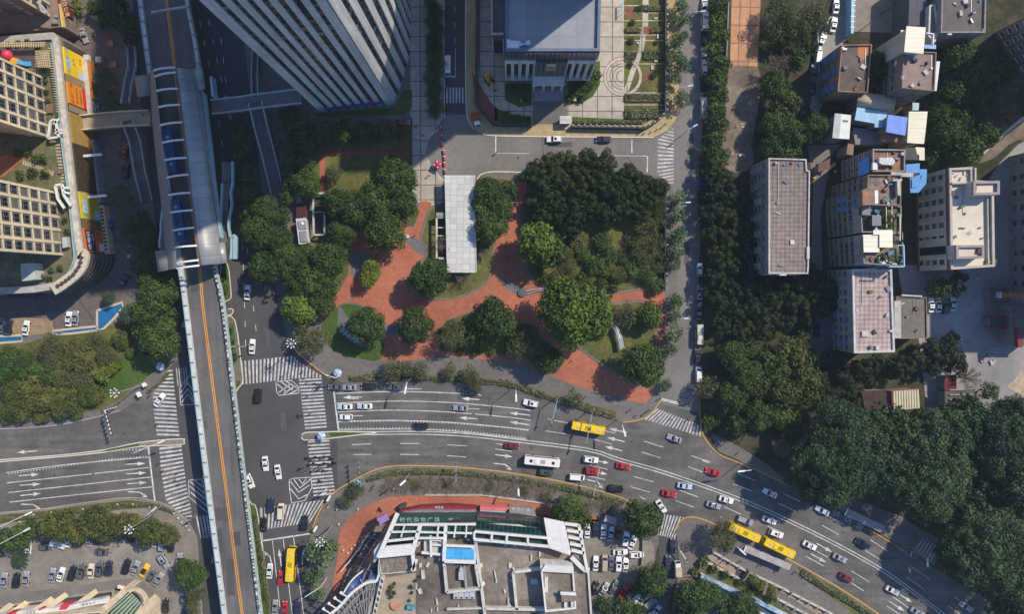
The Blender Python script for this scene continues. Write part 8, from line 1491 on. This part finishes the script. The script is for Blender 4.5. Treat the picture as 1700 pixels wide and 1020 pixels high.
# ---- walls and fences
def wall(label, pts, h, m, th=.35, name='boundary_wall', z=.12, posts=None, cat='wall'):
 c = pts[len(pts) // 2]; o = thing(name, label, cat, P(*c, z), at=c); part(o, 'panel', m, lambda b: ribbon(b, pts, th, z + h,0, th=h))
 if posts:
  w3 = [P(*along(pts, i / posts), z) for i in range(posts + 1)]; part(o, 'post', WALL['grey'], lambda b: [b.box((p.x, p.y, z + h / 2 + .1),(th + .18, th + .18, h + .2)) for p in w3])
dkf = M('dark_railing',(.035, .035, .045), rough=.5)
wall('dark railing wall between the park wood and the side road footway',[(1105,313),(1105,400),(1104,478)],2.4, dkf, .4, 'boundary_fence', posts=14, cat='fence'); wall('dark railing along the courthouse garden beside the side road',[(1106,-40),(1105,186),(1092,200),(1072,212),(950,210)],2.2, dkf, .4, 'boundary_fence', posts=40, cat='fence'); wall('dark boundary wall left of the courthouse drive',[(792,-60),(791,100),(790,172),(820,205),(884,207)],2.4, dkf, .6)
wall('low grey wall beside the terracotta court',[(1210,0),(1206,110)],1.6, WALL['grey']); wall('white wall with pale blue murals along the ramp slope',[(1164,958),(1172,962),(1185,968),(1220,984),(1262,1003),(1300,1022),(1360,1052)],2.5, M('mural',(.45, .5, .56), var=.5, scale=.7, c2=(.12, .26, .45)),1.0, 'mural_wall'); wall('low white wall around the corner of the entry road',[(1122,960),(1140,957),(1164,958)],1.2, WALL['brown'], .5)
wall('grey wall beside the mall car park entry',[(1062,872),(1068,900),(1066,940)],1.2, WALL['grey'], .4); wall('low kerb wall with white bollards above the ramp',[(1183,917),(1240,950),(1297,977),(1380,1020),(1440,1055)],1.0, WALL['pale'], .5, posts=18); wall('outer wall of the sunken ramp',[(1165,930),(1200,948),(1236,966)], .9, WALL['pale'], .6, posts=8); wall('outer wall of the lower ramp',[(1290,995),(1340,1022),(1400,1055)], .9, WALL['pale'], .6, posts=8)
wall('thin white retaining wall of the waste ground lane',[(1360,120),(1358,45)],1.5, teal, .3, 'boundary_fence', cat='fence'); wall('rough stone wall along the earth track',[(1625,262),(1655,232),(1700,195)],1.2, WALL['pale'], .8); wall('red brick garden wall beside the wooded park path',[(528,250),(682,248)], .9, red2, .4); wall('clipped white planter wall of the mall footway',[(680,826),(640,832),(705,823),(800,823),(870,832),(940,842)][2:], .5, WALL['pale'], .4)
wall('pale curb wall at the bottom of the mall car park',[(1032,1000),(1062,1003),(1078,1010)], .8, WALL['pale'], .5); wall('tall dark red fence behind the tower promenade',[(683,195),(683,318)], .9, dkf, .3, 'boundary_fence', cat='fence')
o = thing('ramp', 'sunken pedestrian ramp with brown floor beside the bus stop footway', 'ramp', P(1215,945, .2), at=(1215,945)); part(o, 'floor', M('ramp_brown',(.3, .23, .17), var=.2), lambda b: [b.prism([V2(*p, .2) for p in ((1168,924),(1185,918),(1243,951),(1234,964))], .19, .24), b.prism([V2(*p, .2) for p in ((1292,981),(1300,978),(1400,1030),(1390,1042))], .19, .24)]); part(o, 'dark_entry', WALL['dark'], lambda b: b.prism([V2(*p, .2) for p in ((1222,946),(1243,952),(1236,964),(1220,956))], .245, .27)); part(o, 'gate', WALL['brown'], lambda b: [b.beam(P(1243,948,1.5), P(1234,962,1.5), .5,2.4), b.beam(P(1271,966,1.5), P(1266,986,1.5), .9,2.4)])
def shelter(label, a, c, w_, ends=True):
 o = thing('bus_shelter', label, 'shelter', P(*lerp(a, c, .5), .15), 'grey roofed bus shelters', at=lerp(a, c, .5)); A, B = P(*a,3), P(*c,3)
 part(o, 'roof', M('shelter_roof',(.33, .31, .29), var=.1, scale=.6, streak=(.5, .5,1)), lambda b: b.beam(A, B, w_, .22)); part(o, 'roof_edge', whitep, lambda b: b.beam(A + Vector((0,0, .16)), A.lerp(B, .02) + Vector((0,0, .16)), w_ + .1, .1)); d = (B - A).normalized(); n = Vector((-d.y, d.x,0)) * w_ * .35
 part(o, 'post', steel, lambda b: [b.tube((*(A.lerp(B, t) + n)[:2], .15),(*(A.lerp(B, t) + n)[:2],2.9), .08) for t in (.05, .28, .5, .72, .95)]); part(o, 'advert_panel', M('advert',(.3, .3, .32), var=.4), lambda b: [b.beam(Vector((*(A.lerp(B, t) + n * .9)[:2],1.3)), Vector((*(A.lerp(B, t + .16) + n * .9)[:2],1.3)), .15,1.8) for t in (.1, .42, .74)]); part(o, 'bench', WALL['brown'], lambda b: b.beam(Vector((*A.lerp(B, .3)[:2], .6)), Vector((*A.lerp(B, .7)[:2], .6)), .4, .08))
shelter('long grey bus shelter beside the two yellow buses',(1236,911),(1312,943),2.0); shelter('long grey bus shelter under the great fig trees',(1404,850),(1467,880),2.4); shelter('short grey car park shelter at the mall row',(1004,861),(1023,867),2.0)
# ---- lamps, signals, signs
def globe(px, py, label, h=15, n=8):
 t = P(px, py, h); o = thing('globe_lamp', label, 'street lamp',(t.x, t.y, .15), 'many armed globe lamps', at=(px, py)); part(o, 'mast', steel, lambda b: b.tube((t.x, t.y, .15),(t.x, t.y, h), .2, .1)); gm = M('globe_white',(.78, .78, .76), rough=.3, obj=True)
 for i in range(n):
  a = i * 2 * math.pi / n; e = (t.x + 1.25 * math.cos(a), t.y + 1.25 * math.sin(a), h - .1 + (.5 if i % 2 else 0)); part(o, 'arm', steel, lambda b: b.beam((t.x, t.y, h - .5), e, .1, .1)); part(o, 'globe', gm, lambda b: b.ball(e, .23,10,6), True)
 part(o, 'globe', gm, lambda b: b.ball((t.x, t.y, h + .3), .23,10,6), True)
globe(483,571, 'globe lamp at the park corner by the avenue crossing'); globe(190,653, 'globe lamp on the footway of the green corner',14); globe(214,880, 'globe lamp over the clipped trees of the car park',17); globe(531,901, 'globe lamp above the feathery tree at the mall corner',14)
def lamp(base, head, label, h=9.5):
 b0 = P(*base, .15); t = Vector((b0.x, b0.y, h)); e = P(*head, h + .6); o = thing('street_lamp', label, 'street lamp', b0, 'tall white street lamps', at=base)
 part(o, 'pole', steel, lambda b: b.tube(b0, t, .13, .08)); d = (e - t); part(o, 'arm', whitep, lambda b: b.beam(t, e, .16, .12)); dn = d.normalized(); part(o, 'lamp_head', whitep, lambda b: b.beam(e - dn * 1.3, e + dn * 1.0, .5, .2))
for bs, hd, l in (((683,628),(673,649), 'white street lamp above the cars parked by the park hedge'),((856,641),(857,662), 'white street lamp over the end of the stop line lanes'),((680,785),(668,803), 'white street lamp leaning over the strip left of the mall front'),((860,799),(861,819), 'white street lamp over the brownish strip before the mall'),((1230,768),(1230,783), 'white street lamp at the kerb below the mixed wood'),((1025,696),(1037,720), 'white street lamp on the kerb corner beside the side road crossing'),((1056,843),(1051,858), 'white lamp head poking through the car park entrance tree'),((1510,908),(1540,936), 'white street lamp beyond the shelter under the fig trees'),((1208,891),(1234,918), 'white street lamp standing before the bus stop shelter'),((270,660 + 180),(256,846), 'white street lamp at the tip of the car park corner'),((0,875),(48,853), 'long armed lamp at the edge of the car park row'),((28,890),(45,880), 'short lamp arm above the small palm'),((248,741),(268,734), 'white lamp at the tip of the long narrow median')): lamp(bs, hd, l)
def sidelamp(x, y, x2, y2, label, h=7):
 t = P(x, y, h); b0 = Vector((t.x, t.y, .15)); o = thing('street_lamp', label, 'street lamp', b0, 'thin side road lamps', at=(x, y)); e = P(x2, y2, h + .3); part(o, 'pole', steel, lambda b: b.tube(b0, t, .1, .07)); part(o, 'arm', steel, lambda b: b.beam(t, e, .12, .1)); part(o, 'lamp_head', M('lamp_head_blue',(.5, .62, .7), rough=.4), lambda b: b.beam(e - (e - t).normalized() * .8, e + (e - t).normalized() * .6, .4, .18))
for a in ((1130,145,1147,142, 'thin lamp by the courthouse garden'),(1128,337,1143,336, 'thin lamp beside the fenced park wood'),(1124,529,1140,529, 'thin lamp beside the narrow red path'),(1152,20,1168,18, 'thin lamp beside the parked minibus'),(1143,215,1155,208, 'thin lamp by the upper zebra crossing')): sidelamp(*a)
def signal(base, end, label, heads, h=6.4, m=None):
 t = P(*base, h); e = P(*end, h); b0 = Vector((t.x, t.y, .15)); o = thing('traffic_signal', label, 'traffic signal', b0, 'signal gantries over the junction', at=base); m = m or steel
 part(o, 'pole', m, lambda b: b.tube(b0, t + Vector((0,0, .4)), .16, .12)); part(o, 'arm', m, lambda b: b.beam(t, e, .22, .22)); d = (e - t).normalized(); n = Vector((-d.y, d.x,0))
 for i in range(heads):
  c = t.lerp(e,(i + 1) / (heads + .2)); hd = part(o, 'signal_head', M('signal_black',(.03, .03, .03)), lambda b: b.beam(c + n * .1 - Vector((0,0, .55)), c + n * .1 + Vector((0,0, .6)), .4, .35)); part(hd, 'lens', M('signal_lens',(.4, .03, .02)), lambda b: b.tube(c + n * .26 + Vector((0,0, .35)), c + n * .32 + Vector((0,0, .35)), .12, n=10))
signal((599,806),(595,762), 'signal gantry reaching up from the green umbrella corner',5); signal((757,801),(757,768), 'thin camera gantry over the lanes above the mall front',2); signal((983,687),(972,744), 'long signal gantry crossing above the yellow bus',2); signal((925,666),(916,703), 'teal sign gantry casting a long shadow before the lone yellow bus',1, m=M('teal_pole',(.2, .36, .38))); signal((995,777),(984,831), 'thin gantry hanging over the traffic by the orange kerb',2); signal((174,682),(185,724), 'thick white gantry with many lamps at the green corner kerb',6, m=whitep); signal((379,577),(415,575), 'signal arm reaching from the viaduct median towards the avenue',2); signal((533,975),(500,996), 'sign arm over the dark lane beside the mall',1, m=whitep); signal((313,865),(322,862), 'short signal post on the car park corner',1)
signal((1129,915),(1142,934), 'white barrier frame on the entry road corner',1, h=3, m=whitep); signal((1512,925),(1515,912), 'camera post by the striped bay',1); signal((557,628),(536,621), 'short signal arm on the park corner',2, m=whitep); signal((533,822),(548,816), 'short signal arm on the mall corner',1, m=whitep)
def board(px, py, label, w_, l, m, h=3, ang=0):
 b0 = P(px, py, .15); o = thing('notice_board', label, 'sign', b0, at=(px, py)); part(o, 'panel', m, lambda b: b.box((b0.x, b0.y, h - .6),(w_, l,1.2), math.radians(ang))); part(o, 'post', steel, lambda b: b.box((b0.x, b0.y,(h - 1) / 2),(.12, .12, h - 1)))
for x, y, l in ((152,100, 'white panel sign on the forecourt by the palms'),(172,103, 'cream panel sign on the forecourt near the lamp frame')): board(x, y, l,1.6,1.6, WALL['white'],3)
board(236,654, 'pale sign on the green corner verge', .8,1.6, whitep,2.6,30); board(245,638, 'white sign by the long zebra crossing', .8,1.2, whitep,2.6,30); board(548,826, 'white sign on the mall corner paving', .7,1.6, whitep,2.4,-30); board(526,876, 'white sign at the avenue kerb of the mall corner', .7,1.6, whitep,2.4,-30); board(508,914, 'pale sign leaning over the dark avenue lane', .6,1.4, whitep,2.4); board(1195,872, 'small white sign at the entry road corner', .5,1.6, whitep,2.2,-35)
for x, y, l in ((866,167, 'small white cabinet on the lawn left of the courthouse steps'),(954,166, 'small white cabinet on the lawn right of the courthouse steps'),(217,408, 'white lamp cube at the upper side of the forecourt walk'),(217,426, 'white lamp cube at the lower side of the forecourt walk'),(477,347, 'pale cabinet near the kiosk yard'),(459,357, 'pale cabinet by the avenue trees'),(480,494, 'pale cabinet at the avenue footway')):
 o = thing('cabinet', l, 'cabinet', P(x, y, .17), at=(x, y)); p = P(x, y, .17); part(o, 'box', whitep, lambda b: b.box((p.x, p.y, .75),(.75, .95,1.15))); part(o, 'lid', WALL['pale'], lambda b: b.box((p.x, p.y,1.36),(.85,1.05, .08)))
o = thing('guard_booth', 'pale flat roofed guard booth at the courthouse gate', 'booth', P(939,199, .17), at=(939,199)); p = P(939,199,2.6); part(o, 'wall', WALL['dark'], lambda b: b.box((p.x, p.y,1.35),(2.6,1.9,2.3))); part(o, 'roof', WALL['white'], lambda b: b.box((p.x, p.y,2.6),(3.6,2.4, .2)))
o = thing('bike_rack', 'dark open frame shelter beside the courthouse garden path', 'frame', P(1034,12, .17), at=(1034,12)); part(o, 'roof', teal, lambda b: b.prism(roof_at([(1033,0),(1036,0),(1036,20),(1033,20)],2.6),2.4,2.6)); part(o, 'post', steel, lambda b: [b.box((*V2(1034, y,2.4),1.3),(.1, .1,2.2)) for y in (2,10,18)])
for x, y, a, b_ in ((1092,60,3,7),(1089,30,6,3),(1089,101,6,3),(1059,71,4,3),(1083,112,4,7),(1086,126,2.5,9)):
 o = thing('garden_bench', 'grey bench in the courthouse garden', 'bench', P(x, y, .18), at=(x, y)); part(o, 'seat', M('bench_pale',(.35, .36, .38)), lambda b: b.box((*V2(x, y, .5), .5),(a * S, b_ * S, .1))); part(o, 'leg', steel, lambda b: [b.box((*V2(x + dx * a * .3, y + dy * b_ * .3, .3), .32),(.1, .1, .28)) for dx in (-1,1) for dy in (-1,1)])
bars = [(733,214),(734,227),(735,239),(737,252),(738,262),(738,272),(739,284)]
for x, y in bars:
 o = thing('traffic_barrier', 'red and white water barrier in the row across the forecourt road', 'barrier', P(x, y, .02), 'red and white water barriers', at=(x, y)); p = P(x, y,0); part(o, 'body', M('barrier_red',(.5, .06, .07)), lambda b: b.prism([(p.x - .3, p.y - .8),(p.x + .3, p.y - .8),(p.x + .3, p.y + .8),(p.x - .3, p.y + .8)], .02, .95, top=[(p.x - .14, p.y - .75),(p.x + .14, p.y - .75),(p.x + .14, p.y + .75),(p.x - .14, p.y + .75)])); part(o, 'stripe', whitep, lambda b: b.box((p.x, p.y + .3, .6),(.5, .25, .72)))
for x, y in ((1060,222),(1069,222),(1080,220),(1090,216),(1098,212),(1105,206),(1095,300),(1103,305),(1109,311)):
 o = thing('bollard', 'dark round bollard on the buff footway', 'bollard', P(x, y, .15), 'bollards on the buff footway', at=(x, y)); p = P(x, y, .15); part(o, 'post', dkf, lambda b: b.tube(p, p + Vector((0,0, .8)), .16, .12,10).ball(p + Vector((0,0, .85)), .2,8,5)); part(o, 'base', kerb, lambda b: b.tube(p, p + Vector((0,0, .1)), .35, n=10))
for i,(x, y) in enumerate(((35,866),(58,854),(87,850),(117,847),(140,845),(168,841),(197,837),(223,837),(250,842),(290,852),(297,860),(303,867),(310,873),(315,880),(560,846),(575,826),(545,842),(563,870),(571,914),(578,918),(584,911),(590,905),(597,899),(602,892),(595,845))):
 o = thing('bollard', 'small white bollard along the car park verge' if x < 330 else 'small white bollard around the mall corner', 'bollard', P(x, y, .17), at=(x, y)); p = P(x, y, .17); part(o, 'post', whitep, lambda b: b.tube(p, p + Vector((0,0, .7)), .13, .1,8)); part(o, 'cap', whitep, lambda b: b.ball(p + Vector((0,0, .75)), .24,8,5))
for x, y, l in ((184,72, 'upper orange timber seat with frame on the forecourt'),(189,107, 'lower orange timber seat with frame on the forecourt')):
 o = thing('timber_seat', l, 'seat', P(x, y, .17), at=(x, y)); p = P(x, y, .17); part(o, 'seat', M('orange_timber',(.42, .17, .07)), lambda b: b.box((p.x, p.y, .5),(1.7,1.7, .12))); part(o, 'frame', WALL['brown'], lambda b: [b.box((p.x + dx, p.y + dy, .4),(2.1 if dy else .2, .2 if dy else 2.1, .5)) for dx, dy in ((1,0),(-1,0),(0,1),(0,-1))])
o = thing('wind_structure', 'dark red garden shelter frame by the kiosk trees', 'shelter', P(499,348, .15), at=(499,350)); part(o, 'roof', M('dark_red_shade',(.07, .02, .02)), lambda b: b.prism(roof_at([(491,340),(508,340),(509,360),(492,361)],2.6),2.45,2.6)); part(o, 'post', steel, lambda b: [b.box((*V2(x, y,2.45),1.3),(.12, .12,2.3)) for x, y in ((493,342),(506,342),(507,358),(494,359))])
hm = bpy.data.materials.new('haze'); hm.use_nodes = True; ht = hm.node_tree; ht.nodes.remove(ht.nodes['Principled BSDF']); pv = ht.nodes.new('ShaderNodeVolumePrincipled')
pv.inputs['Color'].default_value = (.75, .86,1,1); pv.inputs['Density'].default_value = .0001; ht.links.new(pv.outputs[0], ht.nodes['Material Output'].inputs['Volume'])
MB().box((0,0,109),(5200,5200,222)).build('haze', hm)['kind'] = 'stuff'
finish_labels()
